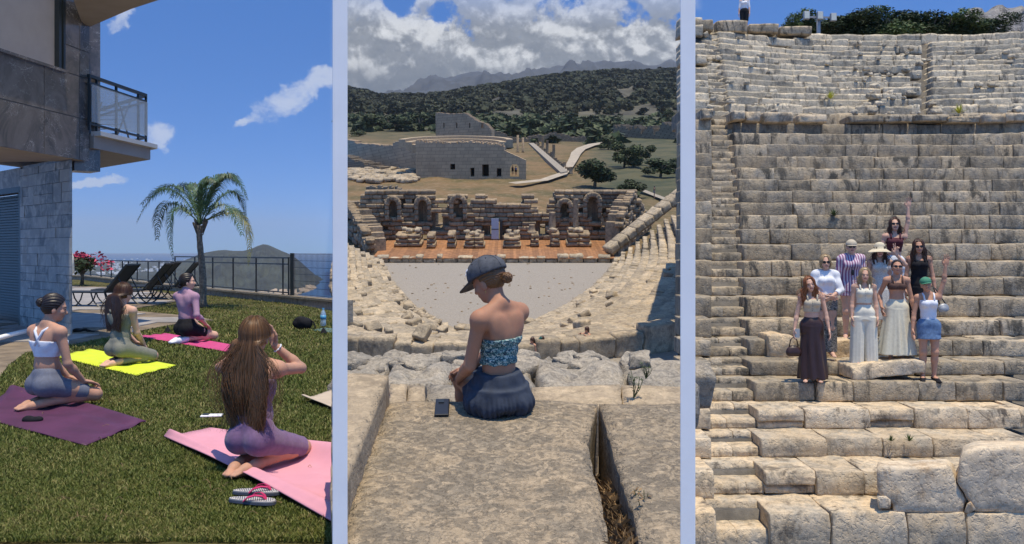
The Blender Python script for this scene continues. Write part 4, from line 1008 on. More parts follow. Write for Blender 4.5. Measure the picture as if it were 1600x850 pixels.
# ------------------------------------------------------------------ small things on the lawn
def bottle(label, px, py, h, F=F1):
    b_ = G1(px, py); t = thing('water_bottle', label, 'bottle', b_+Vector((0, 0, .02)), group='clear water bottles on the ground'); r = h*.16
    m_ = MB(); m_.lathe([(r*.9, 0), (r, .01), (r, h*.28), (r*.92, h*.33), (r, h*.38), (r, h*.6), (r*.92, h*.65), (r*.95, h*.7), (r*.5, h*.86), (r*.36, h*.9), (r*.36, h*.94)], (0, 0, 0), 14); m_.build('bottle_body', M['bottle'], t, smooth=True, rel=False)
    m_ = MB(); m_.lathe([(r*.42, h*.93), (r*.42, h*1.0)], (0, 0, 0), 12); m_.build('cap', M['cap_blue'], t, rel=False)
    m_ = MB(); m_.lathe([(r*1.02, h*.38), (r*1.02, h*.6)], (0, 0, 0), 14); m_.build('label_band', M['cap_blue'], t, smooth=True, rel=False)
M['bottle'] = glassm('bottle_plastic', (.72, .86, .93), .1, .5, .8); M['cap_blue'] = plain('blue_plastic', (.10, .36, .58), .4, .05)
bottle('clear bottle with blue cap standing by the black bag', 505, 511, .31); bottle('small clear bottle standing on the patio near the long-haired woman', 210.5, 521, .27)
t = G1(472, 514); bg_ = sdf_obj('bag', [ell((0, 0, .10), (.16, .09, .10)), ell((.06, .01, .09), (.12, .09, .10)), ell((-.03, 0, .16), (.11, .06, .05))], .012, M['black_cloth'], None, clips=[((0, 0, 0), (0, 0, -1))], disp=wrinkle(.006, 30), M4=F1 @ Matrix.Translation(t)); tag(bg_, 'slumped black cloth bag on the grass near the clear bottle', 'bag')
m_ = MB(); m_.tube([(.1, 0, .17), (.2, -.03, .12), (.24, -.05, .03), (.19, -.07, .01)], .012, 6); m_.build('strap', M['black_cloth'], bg_, rel=False)
for (px, py, lb) in ((262, 520, 'small dark cone on the far end of the magenta mat'), (505.5, 522, 'small dark cone in front of the grey green mat'), (214, 561, 'dark shoe beside the lime mat behind the woman in sage'), (50, 661, 'dark folded glove at the corner of the aubergine mat')):
    q = G1(px, py); o_ = sdf_obj('marker_cone' if 'cone' in lb else 'shoe' if 'shoe' in lb else 'glove', [cone((0, 0, .02), (0, 0, .10), .055, .012, .01)] if 'cone' in lb else [ell((0, 0, .02), (.075, .032, .025)), ell((-.03, 0, .03), (.04, .028, .028)), ell((.05, .01, .03), (.03, .03, .02))], .01, M['black_cloth'], None, clips=[((0, 0, 0), (0, 0, -1))], M4=F1 @ Matrix.Translation(q)); tag(o_, lb, 'cone' if 'cone' in lb else 'shoe' if 'shoe' in lb else 'glove')
q = G1(130, 519.5); o_ = sdf_obj('headphones', [cone((-.12, 0, .03), (.05, .02, .05), .03, .02, .02), cone((.05, .02, .04), (.2, -.03, .015), .015, .01, .02), cone((.06, 0, .03), (.22, .06, .015), .015, .01, .02), ell((-.1, 0, .035), (.07, .05, .035))], .01, M['black'], None, M4=F1 @ Matrix.Translation(q)); tag(o_, 'black tangle of straps lying on the patio by the slate wall', 'straps'); o_.name = 'strap_bundle'
# phone on the pink mat
q = G1(331, 668.5); m_ = MB(); m_.box((q.x, q.y, q.z+.095), (.155, .09, .010), .12); ph = m_.build('phone', M['phone_w'] if 'phone_w' in M else M['white_wall']); bevel(ph, .004); tag(ph, 'pale phone lying on the curled pink mat edge', 'phone')
m_ = MB(); m_.box((q.x-.045, q.y+.0, q.z+.1025), (.045, .045, .006), .12); m_.build('camera_bump', M['iron'], ph)
# flip flops
def flipflop(label, px, py, rz):
    q = G1(px, py); t = thing('flip_flop', label, 'flip-flop', q+Vector((0, 0, .02)), rz=rz, group='pink strapped flip-flops on the grass'); n = 28; out_ = []
    for i in range(n):
        a = 2*math.pi*i/n; x = math.cos(a)*.135; w_ = .044+.010*math.cos(a)+.004*math.cos(2*a); out_.append((x, math.sin(a)*w_*1.05-.006*math.cos(a)**2))
    m_ = MB(); m_.prism(out_, 0, .014); so = m_.build('sole', M['sole_dark'], t, rel=False)
    m_ = MB(); m_.prism([(x*.97, y*.96) for x, y in out_], .0145, .0205); m_.build('footbed', M['footbed'], t, rel=False)
    m_ = MB(); 
    for x in np.arange(-.12, .121, .0125):
        for y in np.arange(-.042, .043, .0125):
            if (x/.128)**2+(y/(.043+.01*x/.13))**2 < .9: m_.lathe([(.0042, 0), (.002, .0024)], (x+(.006 if int(round(y/.0125)) % 2 else 0), y, .0205), 6)
    m_.build('studs', M['sole_dark'], t, rel=False); tag(C.objects[-1] if False else t.children[-1], kind='stuff')
    for sg in (1, -1):
        m_ = MB(); pts = [Vector((.075, 0, .021)), Vector((.06, sg*.012, .040)), Vector((.03, sg*.032, .047)), Vector((-.005, sg*.046, .038)), Vector((-.03, sg*.047, .016))]
        for a, b in zip(pts[:-1], pts[1:]): m_.bar(a, b, .016, .004, up=(0, sg*.3, 1))
        m_.build('strap', M['strap_pink'], t, rel=False)
    return t
M['sole_dark'] = plain('slate_rubber', (.10, .11, .14), .7, .1); M['footbed'] = plain('pale_rubber', (.50, .46, .44), .8, .08, 30); M['strap_pink'] = plain('pink_strap', (.52, .03, .12), .5, .06)
flipflop('pink strapped flip-flop farther from the viewer beside the pink mat', 402, 777, -.05); flipflop('pink strapped flip-flop nearest the viewer on the grass', 395, 791, -.22)

# ------------------------------------------------------------------ the four women on mats
def tank(J, P, off=.007, low=-.0, top_=.105, strap=True, cross=False, vox=.008, mt=None, o=None, bot=None, name='top', disp=None, sc_bot=None):
    ch, Rc = J['chest'], J['Rc']; q = sel(P, ['ribs', 'belly', 'bust'] + (['pelvis'] if low < -.2 else []), off)
    cl = [(ch+Rc@npv(0, 0, top_), Rc@npv(0, 0, 1)), (ch+Rc@npv(0, 0, low), Rc@npv(0, 0, -1))]
    g = sdf_obj(name, q, vox, mt, o, clips=cl, disp=disp or wrinkle(.0025, 45, 3))
    if strap:
        for sg in (1, -1):
            m_ = MB(); bk = ch+Rc@npv(-sg*.03 if cross else sg*.07, -.105, .0 if cross else .10); tp_ = ch+Rc@npv(sg*.088, -.02, .180); fr_ = ch+Rc@npv(sg*.075, .10, .09)
            md = ch+Rc@npv(sg*.045 if cross else sg*.085, -.094, .125)
            m_.tube([bk, md, tp_, ch+Rc@npv(sg*.085, .05, .16), fr_], .013, 6); m_.build('strap', mt, g, smooth=True, rel=False)
    return g
def shorts(J, P, mt, o, t=.72, off=.007, wst=.10, vox=.008, name='shorts', amp=.0022):
    q = sel(P, ['pelvis'], off)+[ell(J['pel']+npv(0, 0, .07), (.128+off, .095+off, .08), None, .03)]
    for s in 'RL':
        hp, kn = J['hip'+s], J['kn'+s]; q.append(part_limb(hp, kn, t, .088+off, .062+off, 'b', .03))
    return sdf_obj(name, q, vox, mt, o, clips=[(J['pel']+npv(0, 0, wst), (0, 0, 1))], disp=wrinkle(amp, 40, 1))
M['purple'] = plain('violet_leggings', (.16, .085, .18), .75, .12, 40, sheen=.3, bmp=.001); M['purple2'] = plain('violet_top', (.17, .11, .19), .75, .1, 40, sheen=.3)
M['grey_sport'] = plain('grey_leggings', (.135, .145, .185), .75, .1, 50); M['sage'] = plain('sage_bodysuit', (.20, .195, .155), .75, .08, 50); M['lilac'] = plain('lilac_top', (.40, .235, .32), .8, .07, 60)
M['white_sport'] = plain('white_sport', (.72, .74, .80), .8, .04, 60); M['scrunchie'] = plain('scrunchie', (.55, .20, .18), .8, .1, 60)
# A: nearest, hair to the waist, shading her eyes
pr = person('woman with waist-length light brown hair kneeling on the pale pink mat', G1(396, 738)+Vector((0, 0, .012)), fwd=(.36, .93), scale=.925)
hs_ = pose('kneel', lean=(0, .03), twist=.42, head=(.35, -.05, 0), hands={'R': (.02, .20, .80), 'L': (-.16, .18, .78)}, eh={'R': (.75, .35, -1), 'L': (-1, .2, -.4)}, knees={'R': (.125, .37, .085), 'L': (-.13, .35, .085)})
P = body(hs_, 1.0, curl=.9, hd={'R': nrm((-.35, .1, .9)), 'L': nrm((.35, .1, .9))}, palm={'R': (-.3, -1, 0), 'L': (.3, -1, 0)}, bust=.005)
oA = flesh(pr, hs_, P, .0062, M['skin_warm'])
shorts(hs_, P, M['purple'], oA, .95, .008, .13, .007); tank(hs_, P, .007, -.22, .06, strap=False, vox=.008, mt=M['purple2'], o=oA)
c_, cl_ = hair_cap(hs_, .016, 0, .05); sdf_obj('hair', c_, .007, M['h_light'], oA, clips=cl_, disp=groove(hs_))
def fallA(q, t):
    q = q.copy(); q[1] -= .05*math.sin(math.pi*min(1, t*1.1)); q[1] = min(q[1], -.085-.0*t); return q
strands(hs_, M['h_light'], oA, L=.62, n=1000, span=125, wx=.185, wy=.06, back=.06, wave=.024, rad=.0040, seg=30, tip=.32, seed=4, fall=fallA)
m_ = MB(); w_ = hs_['wrR']+(hs_['elR']-hs_['wrR'])*.12; dv = nrm(hs_['elR']-hs_['wrR']); e1 = nrm(np.cross(dv, (0, 0, 1))); e2 = np.cross(dv, e1)
m_.tube([w_+(e1*math.cos(a)+e2*math.sin(a))*.031 for a in np.linspace(0, 2*math.pi, 13)], .005, 6); m_.build('bracelet', M['white_sport'], oA, smooth=True, rel=False)
# B: left, white cross-back top, grey shorts, bun
pr = person('woman with dark bun, white cross-back top and grey shorts kneeling', G1(72, 640)+Vector((0, 0, .014)), fwd=(.62, .78), scale=.97)
J_ = pose('kneel', lean=(0, .04), twist=.30, head=(-.35, .22, 0), hands={'R': (.13, .26, .22), 'L': (-.13, .26, .22)}, eh={'R': (.6, -1, .1), 'L': (-.6, -1, .1)}, knees={'R': (.11, .38, .085), 'L': (-.12, .36, .085)})
P = body(J_, 1.0, curl=.45, hd={'R': nrm((-.1, .9, -.25)), 'L': nrm((.1, .9, -.25))}, palm={'R': (0, -.2, -1), 'L': (0, -.2, -1)}, bust=.008)
oB = flesh(pr, J_, P, .007, M['skin_warm']); shorts(J_, P, M['grey_sport'], oB, .78, .008, .12); tank(J_, P, .007, -.10, .04, cross=True, mt=M['white_sport'], o=oB)
def updo(J, mt, o, bun=(0, -.115, .03), br=.042, scr=True, ext=.013, front=.045):
    he, Rh = J['head'], J['Rh']; c, cl = hair_cap(J, ext, .0, front); sdf_obj('hair', c, .006, mt, o, clips=cl, disp=groove(J, .003, 30))
    mb = MB(); rr_ = random.Random(7)
    for k in range(26):
        a0 = rr_.uniform(0, 6.28); tl = rr_.uniform(-1, 1); ax = nrm((rr_.gauss(0, 1), rr_.gauss(0, 1), rr_.gauss(0, 1))); u = nrm(np.cross(ax, (0, 0, 1))); v = np.cross(ax, u)
        mb.tube([he+Rh@(npv(*bun)+(u*math.cos(a0+b)+v*math.sin(a0+b))*br*.8) for b in np.linspace(0, 4, 10)], .009, 5)
    bu = mb.build('bun', mt, o, smooth=True, rel=False)
    if scr:
        mb = MB(); cc = npv(*bun)*.86; mb.tube([he+Rh@(cc+npv(math.cos(a)*.026, -.0, math.sin(a)*.026)) for a in np.linspace(0, 6.28, 15)], .011, 7); mb.build('scrunchie', M['scrunchie'], o, smooth=True, rel=False)
updo(J_, M['h_dark'], oB)
# C: middle, sage bodysuit, long dark hair
pr = person('woman with long dark brown hair in a sage green bodysuit kneeling', G1(187, 573)+Vector((0, 0, .014)), fwd=(.48, .88), scale=.95)
J_ = pose('kneel', lean=(0, .06), twist=.30, head=(.1, .12, 0), hands={'R': (.06, .30, .235), 'L': (-.06, .30, .235)}, eh={'R': (.6, -1, .1), 'L': (-.6, -1, .1)}, knees={'R': (.11, .40, .085), 'L': (-.12, .38, .085)})
P = body(J_, 1.0, curl=.7, palm={'R': (-.5, 0, -1), 'L': (.5, 0, -1)}, bust=.005)
oC = flesh(pr, J_, P, .0085, M['skin']); shorts(J_, P, M['sage'], oC, 1.02, .008, .14, .009, 'leggings'); tank(J_, P, .008, -.24, .08, mt=M['sage'], o=oC, vox=.009)
q = sel(P, ['calf*'], .006); sdf_obj('leggings', q, .009, M['sage'], oC)
c_, cl_ = hair_cap(J_, .016, 0, .05); sdf_obj('hair', c_, .008, M['h_brown'], oC, clips=cl_, disp=groove(J_))
strands(J_, M['h_brown'], oC, L=.46, n=560, span=142, wx=.16, wy=.06, back=.05, wave=.012, rad=.0055, seg=22, tip=.4, seed=9, fall=fallA)
# D: far, lilac long sleeves, black shorts, white socks
pr = person('woman with low dark bun, lilac long-sleeved top and black shorts kneeling', G1(291, 537)+Vector((0, 0, .014)), fwd=(.62, .78), scale=1.0)
J_ = pose('kneel', lean=(0, .02), twist=.30, head=(-.55, -.02, 0), hands={'R': (.17, .20, .27), 'L': (-.13, .26, .25)}, eh={'R': (.6, -1, .1), 'L': (-.6, -1, .1)}, knees={'R': (.11, .38, .085), 'L': (-.12, .36, .085)})
P = body(J_, .97, curl=.5, palm={'R': (-.3, 0, -1), 'L': (.3, 0, -1)}, bust=.006)
oD = flesh(pr, J_, P, .009, M['skin']); shorts(J_, P, M['black_cloth'], oD, .62, .012, .15, .009)
q = sel(P, ['ribs', 'belly', 'bust', 'trap', 'armR', 'armL', 'foreR', 'foreL'], .008)+[cone(J_['neck']+npv(0, 0, -.04), J_['neck']+npv(0, 0, .05), .058, .056, .02)]
sdf_obj('top', q, .009, M['lilac'], oD, clips=[(J_['pel']+npv(0, 0, .10), (0, 0, -1))], disp=wrinkle(.003, 40, 2))
sdf_obj('sock', sel(P, ['footR', 'footL'], .006), .009, M['white_sport'], oD); updo(J_, M['h_dark'], oD, bun=(0, -.105, -.055), br=.03, scr=False)
# ================================================================== stone block library
def block_mesh(seed, dims=(1, .7, .4), rnd_=.05, amp=.02, seg=(7, 3, 4), m=None, chamf=0.):
    """worn block, unit sized"""
    dims = np.array(dims, float); nx, ny, nz = seg; g_ = random.Random(seed); vid = {}; V = []; Q = []
    def vert(i, j, k):
        if (i, j, k) in vid: return vid[(i, j, k)]
        def sp(t): return .5-.5*math.cos(math.pi*t)*(.55+.45*abs(math.cos(math.pi*t)))
        p = np.array([(sp(i/nx)-.5)*dims[0], (sp(j/ny)-.5)*dims[1], (sp(k/nz)-.5)*dims[2]]); h = dims/2-rnd_
        c = np.clip(p, -h, h); dlt = p-c; L = np.linalg.norm(dlt)
        if L > 1e-6: p = c+dlt/L*min(L, rnd_)
        if chamf and p[2] > dims[2]*.1 and p[1] < 0: p[1] += chamf*(p[2]/dims[2]-.1)*1.6
        o_ = Vector((p[0]*2.2+seed*3.7, p[1]*2.2, p[2]*2.2)); q = noise.noise_vector(o_)*amp+noise.noise_vector(o_*3.1)*amp*.5
        edge = min(1, L/rnd_) if rnd_ else 0; p = p+np.array(q)*(1+1.2*edge)
        vid[(i, j, k)] = len(V); V.append(p/dims); return vid[(i, j, k)]
    for a, b, fix, n_ in (((0, nx), (1, ny), 2, nz), ((1, ny), (2, nz), 0, nx), ((2, nz), (0, nx), 1, ny)):
        for f_ in (0, n_):
            for u in range(a[1]):
                for v in range(b[1]):
                    qd = []
                    for du, dv in ((0, 0), (1, 0), (1, 1), (0, 1)):
                        ijk = [0, 0, 0]; ijk[a[0]] = u+du; ijk[b[0]] = v+dv; ijk[fix] = f_; qd.append(vert(*ijk))
                    Q.append(qd if f_ else qd[::-1])
    me = fast_mesh('stone_block', V, Q, m, True); return me
def lib(m, n, dims, rnd_, amp, seg=(7, 3, 4), chamf=0., s0=0): return [block_mesh(s0+i, dims, rnd_, amp, seg, m, chamf) for i in range(n)]
def mesh_arrays(me):
    V = np.zeros(len(me.vertices)*3); me.vertices.foreach_get('co', V); Q = np.zeros(len(me.loops), int); me.loops.foreach_get('vertex_index', Q); return V.reshape(-1, 3), Q.reshape(-1, 4)
class Pile:
    """collects placed blocks, biggest ones become parts, the rest one joined part"""
    def __init__(s): s.items = []
    def add(s, me, loc, scale, rz=0, rx=0, ry=0, key=None, up=None):
        Mx = Matrix.Translation(loc) @ Matrix.Rotation(rz, 4, 'Z') @ Matrix.Rotation(ry, 4, 'Y') @ Matrix.Rotation(rx, 4, 'X')
        s.items.append((key if key is not None else scale[0]*scale[2]/max(1, loc[1])**2, me, Mx, Vector(scale)))
    def build(s, parent, name='stone_block', limit=298, rest='block_rows', mat_=None, bulk=None):
        names = []
        s.items.sort(key=lambda t: -t[0]); O = ORG.get(parent, Vector())
        for _, me, Mx, sc in s.items[:limit]:
            o = bpy.data.objects.new(name, me); COL.objects.link(o); o.parent = parent
            o.matrix_local = Matrix.Translation(-O) @ Mx @ Matrix.Diagonal((*sc, 1))
        if len(s.items) > limit:
            VV, QQ, n = [], [], 0; mi = []
            for _, me, Mx, sc in s.items[limit:]:
                V, Q = mesh_arrays(me); A = np.array(Matrix.Translation(-O) @ Mx @ Matrix.Diagonal((*sc, 1))); VV.append(V @ A[:3, :3].T+A[:3, 3]); QQ.append(Q+n); n += len(V); nm = me.materials[0].name
                if nm not in names: names.append(nm)
                mi += [names.index(nm)]*len(Q)
            ms = [ISL[x] if x in ISL else bpy.data.materials[x] for x in names]
            o = bpy.data.objects.new(rest, fast_mesh(rest, np.concatenate(VV), np.concatenate(QQ), ms, True, mi)); COL.objects.link(o); o.parent = parent; tag(o, kind='stuff')
# a stone material whose tone changes from block to block inside a joined mesh
def islandize(m):
    c = m.copy(); nt = c.node_tree
    for n in list(nt.nodes):
        if n.bl_idname == 'ShaderNodeObjectInfo':
            g_ = nt.nodes.new('ShaderNodeNewGeometry')
            for l in list(nt.links):
                if l.from_node == n and l.from_socket.name == 'Random': nt.links.new(g_.outputs['Random Per Island'], l.to_socket)
    ISL[m.name] = c; return c
ISL = {}; islandize(M['tier_clean'])
M['bowl_i'] = islandize(M['bowl']); M['ruin_i'] = islandize(M['ruin']); M['tier_up_i'] = islandize(M['tier_up']); M['tier_i'] = islandize(M['tier'])

# ================================================================== MIDDLE PLACE: the old theatre in the valley
ZO = -15.0
def cedge(px, py, z): return G2(px, py, z)
# far ground
def val_mat():
    def f(t, b, pos):
        n = t.noise(pos, .012, 8, .62, .5); n2 = t.noise(pos, .12, 7, .65); n3 = t.noise(pos, .9, 5, .7)
        sp = t.new('ShaderNodeSeparateXYZ'); t.l.new(pos, sp.inputs[0])
        far = t.ramp(sp.outputs[1], 190, 420)
        c = t.mix(t.ramp(n2, .4, .62), (.18, .112, .045), (.095, .075, .024)); c = t.mix(t.ramp(n3, .48, .72), c, (.25, .175, .095))
        g = t.mix(t.ramp(n2, .42, .6), (.075, .075, .032), (.036, .046, .018))
        right = t.math('MULTIPLY', t.ramp(t.math('DIVIDE', sp.outputs[0], sp.outputs[1]), .06, .12), t.ramp(sp.outputs[1], 105, 150))
        c = t.mix(t.math('MAXIMUM', t.math('MULTIPLY', far, .85), t.math('MULTIPLY', right, .9)), c, g)
        t.put(b.inputs['Base Color'], c); b.inputs['Roughness'].default_value = .95; bump(t, b, n3, .6, .1)
    return mat('valley_floor', f)
M['valley'] = val_mat()
M['hill2'] = plain('maquis_hillside', (.075, .068, .045), .95, .55, .03, bmp=2., detail=10)
M['mount'] = plain('haze_tinted_mountain', (.045, .05, .055), .95, .3, .004, detail=9)  # slightly blue base colour: some of the distance haze is painted in
vp = list(np.linspace(531, 1110, 50))
polar_sheet('valley_ground', M['valley'], vp, [78, 84, 92, 100, 110, 125, 145, 170, 200, 240, 290, 350, 420, 520, 640, 760], lambda px, d: ZO+(0 if d < 95 else .5*noise.noise((px*.03, d*.05, 3)))+max(0, d-120)*.004, F2)
def ridge2(px): return np.interp(px, [520, 543, 580, 605, 630, 660, 700, 730, 770, 800, 830, 860, 900, 950, 1000, 1063, 1120], [134, 138, 146, 152, 149, 150, 148, 140, 134, 130, 124, 120, 116, 112, 113, 108, 106])
def h2(px, d):
    t = (d-620)/520; r_ = ray2(px, ridge2(px)); zr_ = r_.z*1140
    zb_ = ZO+2; s_ = max(0, min(1, t)); z = zb_+(zr_-zb_)*s_**.9
    return z+math.sin(math.pi*s_)*(7*noise.fractal((px*.02, d*.004, 1), 1, 2, 5))+(1.2*noise.noise((px*.3, d*.02, 5)) if s_ > .9 else 0)
polar_sheet('scrub_hills', M['hill2'], list(np.linspace(531, 1110, 150)), list(np.linspace(620, 1140, 30))+[1160], lambda px, d: h2(px, min(d, 1140))-(20 if d > 1150 else 0), F2)
def ridge3(px): return np.interp(px, [531, 590, 615, 640, 660, 690, 715, 735, 745, 765, 790, 815, 840, 870, 900, 940, 980, 1020, 1063, 1110], [152, 152, 148, 139, 131, 124, 118, 113, 112, 116, 119, 113, 113, 104, 99, 97, 98, 104, 98, 96])
def h3(px, d):
    t = min(1, (d-1900)/2100); r_ = ray2(px, ridge3(px)); z = ZO+10+(r_.z*4000-ZO-10)*max(0, t)**.8
    return z+math.sin(math.pi*max(0, min(1, t)))*60*noise.fractal((px*.02, d*.0012, 9), 1, 2, 6)+(8*noise.fractal((px*.12, 3, 9), 1, 2, 4) if t > .95 else 0)
polar_sheet('mountains', M['mount'], list(np.linspace(531, 1110, 150)), list(np.linspace(1900, 4000, 26)), h3, F2)
# scrub over the hills: many little leaf clumps, one mass
def scatter_scrub(name, label, N, sampler, lo, hi, m, seed):
    base, Qb = mesh_arrays(crown_mesh(seed, 16, .42, m.name if False else 'leaf_dark', blobs=3)); VV, QQ = [], []; rr = random.Random(seed); n = 0
    for _ in range(N):
        r_ = sampler(rr)
        if r_ is None: continue
        p, s_ = r_; a = rr.uniform(0, 6.28); c_, s2 = math.cos(a), math.sin(a); V = base*s_; V = np.stack([V[:, 0]*c_-V[:, 1]*s2, V[:, 0]*s2+V[:, 1]*c_, V[:, 2]*.8], 1)+np.array(p)+np.array([0, 0, s_*.35]); VV.append(V); QQ.append(Qb+n); n += len(V)
    o = bpy.data.objects.new(name, fast_mesh(name, np.concatenate(VV), np.concatenate(QQ), m)); COL.objects.link(o); o.matrix_world = F2; return tag(o, label, 'scrub', kind='stuff')
def s1(rr):
    px = rr.uniform(531, 1105); d = 620+520*rr.random()**.8
    if noise.noise((px*.02, d*.01, 2)) < -.42+.2*rr.random(): return None
    return ((px-800)/FPX*d, d, h2(px, d)), rr.uniform(2.2, 5.2)
scatter_scrub('maquis_scrub', 'dark dense maquis scrub covering the hills beyond the ruins', 6500, s1, 3, 7, M['leaf_olive'], 11)
def s2_(rr):
    px = rr.uniform(531, 1105); py = rr.gauss(186 if px < 700 else 196, 11 if px < 700 else 12)
    if px < 690 and py > 206: py = rr.uniform(180, 205)
    if px > 900 and py > 195 and rr.random() < .6: return None
    r_ = ray2(px, py)
    if r_.z > -.02: return None
    d = (ZO+1)/r_.z
    if d > 620 or d < 215: return None
    return ((px-800)/FPX*d, d, ZO+.5), rr.uniform(2.2, 5.5)*min(1, d/330)
scatter_scrub('valley_scrub', 'green scrub belt on the valley floor behind the ruins', 620, s2_, 2, 5, M['leaf_mid'], 12)
# pale track
mb = MB(); tr = [(946, 227, 3), (925, 230, 3.5), (908, 236, 4.5), (900, 243, 5), (897, 250, 4.5), (890, 262, 4), (880, 274, 4), (850, 284, 4), (800, 289, 4)]
L_, R_ = [], []
for x, y, w_ in tr: L_.append(G2(x-w_*1.5, y-1, ZO+.42)); R_.append(G2(x+w_*1.5, y+1, ZO+.42))
mb.add(L_+R_, [(i, i+1, len(tr)+i+1, len(tr)+i) for i in range(len(tr)-1)]); M['track'] = plain('pale_track', (.38, .32, .24), .95, .15, .8)
for i in range(len(mb.v)): x, y, z = mb.v[i]; mb.v[i] = (x, y, ZO+.62+max(0, y-120)*.004)
tag(mb.build('dirt_track', M['track'], None, F2), kind='structure')
# trees in the valley
tl = [(929, 292, 62, 50, 'leaf_dark', 'largest dark round tree standing in front of the pale track', 'tree'), (975, 262, 44, 42, 'leaf_mid', 'leafy green tree behind the largest dark tree, left one of a close pair', 'tree'), (1000, 258, 30, 34, 'leaf_mid', 'leafy green tree behind the largest dark tree, right one of a close pair', 'tree'),
      (990, 308, 44, 36, 'leaf_mid', 'low bushy tree just behind the right wing of the stage wall', 'tree'), (1032, 275, 50, 28, 'leaf_dark', 'wide dark bush on the green field right of the trees', 'bush'), (1056, 268, 34, 24, 'leaf_mid', 'smaller bush at the field edge right of the wide dark bush', 'bush'),
      (1050, 200, 26, 30, 'leaf_mid', 'tree in front of the tall broken ruin on the right', 'tree'), (1044, 172, 22, 22, 'leaf_dark', 'dark tree on the hillside meadow above the broken ruin', 'tree'), (893, 185, 20, 14, 'leaf_mid', 'single round bush on the pale meadow near the hill foot', 'bush'), (955, 180, 12, 9, 'leaf_mid', 'tiny bush alone on the meadow under the hill', 'bush'),
      (585, 205, 46, 30, 'leaf_mid', 'broad green tree on the left meadow behind the long wall', 'tree'), (618, 208, 40, 30, 'leaf_dark', 'dark green tree right of the broad green tree on the left meadow', 'tree'), (655, 206, 46, 34, 'leaf_dark', 'dark tree against the tall broken back wall of the council house', 'tree'), (562, 215, 24, 16, 'leaf_mid', 'low bush at the left end of the meadow near the long wall', 'bush'),
      (950, 235, 26, 22, 'leaf_mid', 'bush beside the bend of the pale track', 'bush')]
for i, (px, py, wp, hp, mn, lb, ct) in enumerate(tl):
    p = G2(px, py, ZO+.3); s_ = p.y/FPX; plant('tree' if ct == 'tree' else 'bush', lb, ct, p, wp*s_, hp*s_, mn, F2, seed=20+i % 5, n=1500 if wp > 25 else 700, lsz=.045, trunk=.07 if ct == 'tree' else .04)
# coursed ruin walls ------------------------------------------------
def bricky(name, c1, c2, mort, bw, bh):
    def f(t, b, pos):
        sp = t.new('ShaderNodeSeparateXYZ'); t.l.new(pos, sp.inputs[0]); v = t.cam3(t.math('ADD', sp.outputs[0], t.math('MULTIPLY', sp.outputs[1], .9)), sp.outputs[2], 0.)
        br = t.new('ShaderNodeTexBrick'); t.l.new(v, br.inputs['Vector']); br.inputs['Scale'].default_value = 1; br.inputs['Brick Width'].default_value = bw; br.inputs['Row Height'].default_value = bh; br.inputs['Mortar Size'].default_value = .035
        br.inputs['Color1'].default_value = (*c1, 1); br.inputs['Color2'].default_value = (*c2, 1); br.inputs['Mortar'].default_value = (*mort, 1); br.inputs['Bias'].default_value = -.1
        n = t.noise(pos, .5, 8, .7); c = t.mix(1, br.outputs[0], t.mix(n, (.55,)*3, (1.45, 1.42, 1.35)), 'MULTIPLY')
        t.put(b.inputs['Base Color'], c); b.inputs['Roughness'].default_value = .95; bump(t, b, br.outputs[1], -.6, .06)
    return mat(name, f)
M['masonry'] = bricky('ashlar_masonry', (.46, .34, .22), (.37, .28, .185), (.25, .19, .125), 1.4, .62)
M['rubble'] = bricky('rubble_masonry', (.27, .215, .15), (.18, .145, .105), (.09, .07, .05), .8, .42)
M['dark'] = plain('painted_doorway_shade', (.03, .026, .022), .95, .2)  # near-black colour standing in for shade inside doorways
def ruin_wall(parent, nm, m, base, z0, prof, holes=(), thick=1., step=3., rag=.25, seed=0):
    """base: two picture points on level z0; prof: top line in the picture; holes: picture rectangles"""
    A, B = G2(*base[0], z0), G2(*base[1], z0); rr = random.Random(seed); n = max(1, int(abs(base[1][0]-base[0][0])/step)); mb = MB(); dv = (B-A)/n; nr = Vector((-dv.y, dv.x, 0)).normalized()
    if nr.y < 0: nr = -nr
    for i in range(n):
        p, q = A+dv*i, A+dv*(i+1); c = (p+q)/2; px, _ = pix2(c+nr*0)
        yt = np.interp(px, [a[0] for a in prof], [a[1] for a in prof]); zt_ = ray2(px, yt).z/ray2(px, yt).y*c.y; zt_ += rr.uniform(-rag, rag)
        segs = [(z0-.5, zt_)]
        for hx0, hy0, hx1, hy1 in holes:
            if hx0 <= px <= hx1:
                a_ = ray2(px, hy1).z*c.y; b_ = ray2(px, hy0).z*c.y; ns = []
                for s0, s1_ in segs:
                    if b_ <= s0 or a_ >= s1_: ns.append((s0, s1_)); continue
                    if a_ > s0: ns.append((s0, a_))
                    if b_ < s1_: ns.append((b_, s1_))
                segs = ns
        for s0, s1_ in segs: mb.extrude([Vector((p.x, p.y, s0)), Vector((q.x, q.y, s0)), Vector((q.x, q.y, s1_)), Vector((p.x, p.y, s1_))], nr*(thick+rr.uniform(0, .1)))
    return mb.build(nm, m, parent)
zg = ZO+.5
bo = thing('council_house', 'roofless stone council house with dark doorways and a broken back wall', 'ruined building', G2(722, 277, zg), F2)
ruin_wall(bo, 'front_wall', M['masonry'], [(650, 276), (788, 277)], zg, [(650, 219), (668, 221), (700, 223), (740, 221), (770, 225), (788, 227)], [(703, 256, 711, 265), (735, 262, 742, 276), (754, 257, 764, 276), (776, 263, 783, 276)], 2.2, 1.5, .22, 1)
ruin_wall(bo, 'doorway_shade_sheet', M['dark'], [(652, 274.2), (786, 275)], zg, [(650, 232), (786, 234)], (), .3, 20, 0)  # dark sheet behind the doorways, its colour paints the shade within
ruin_wall(bo, 'back_wall', M['masonry'], [(681, 219), (768, 221)], zg+4.0, [(680, 176), (705, 178), (728, 177), (738, 184), (748, 190), (758, 193), (768, 203)], [(692, 192, 695, 200), (712, 192, 715, 200), (732, 192, 735, 200), (752, 192, 755, 200)], 1.6, 2., .1, 2)
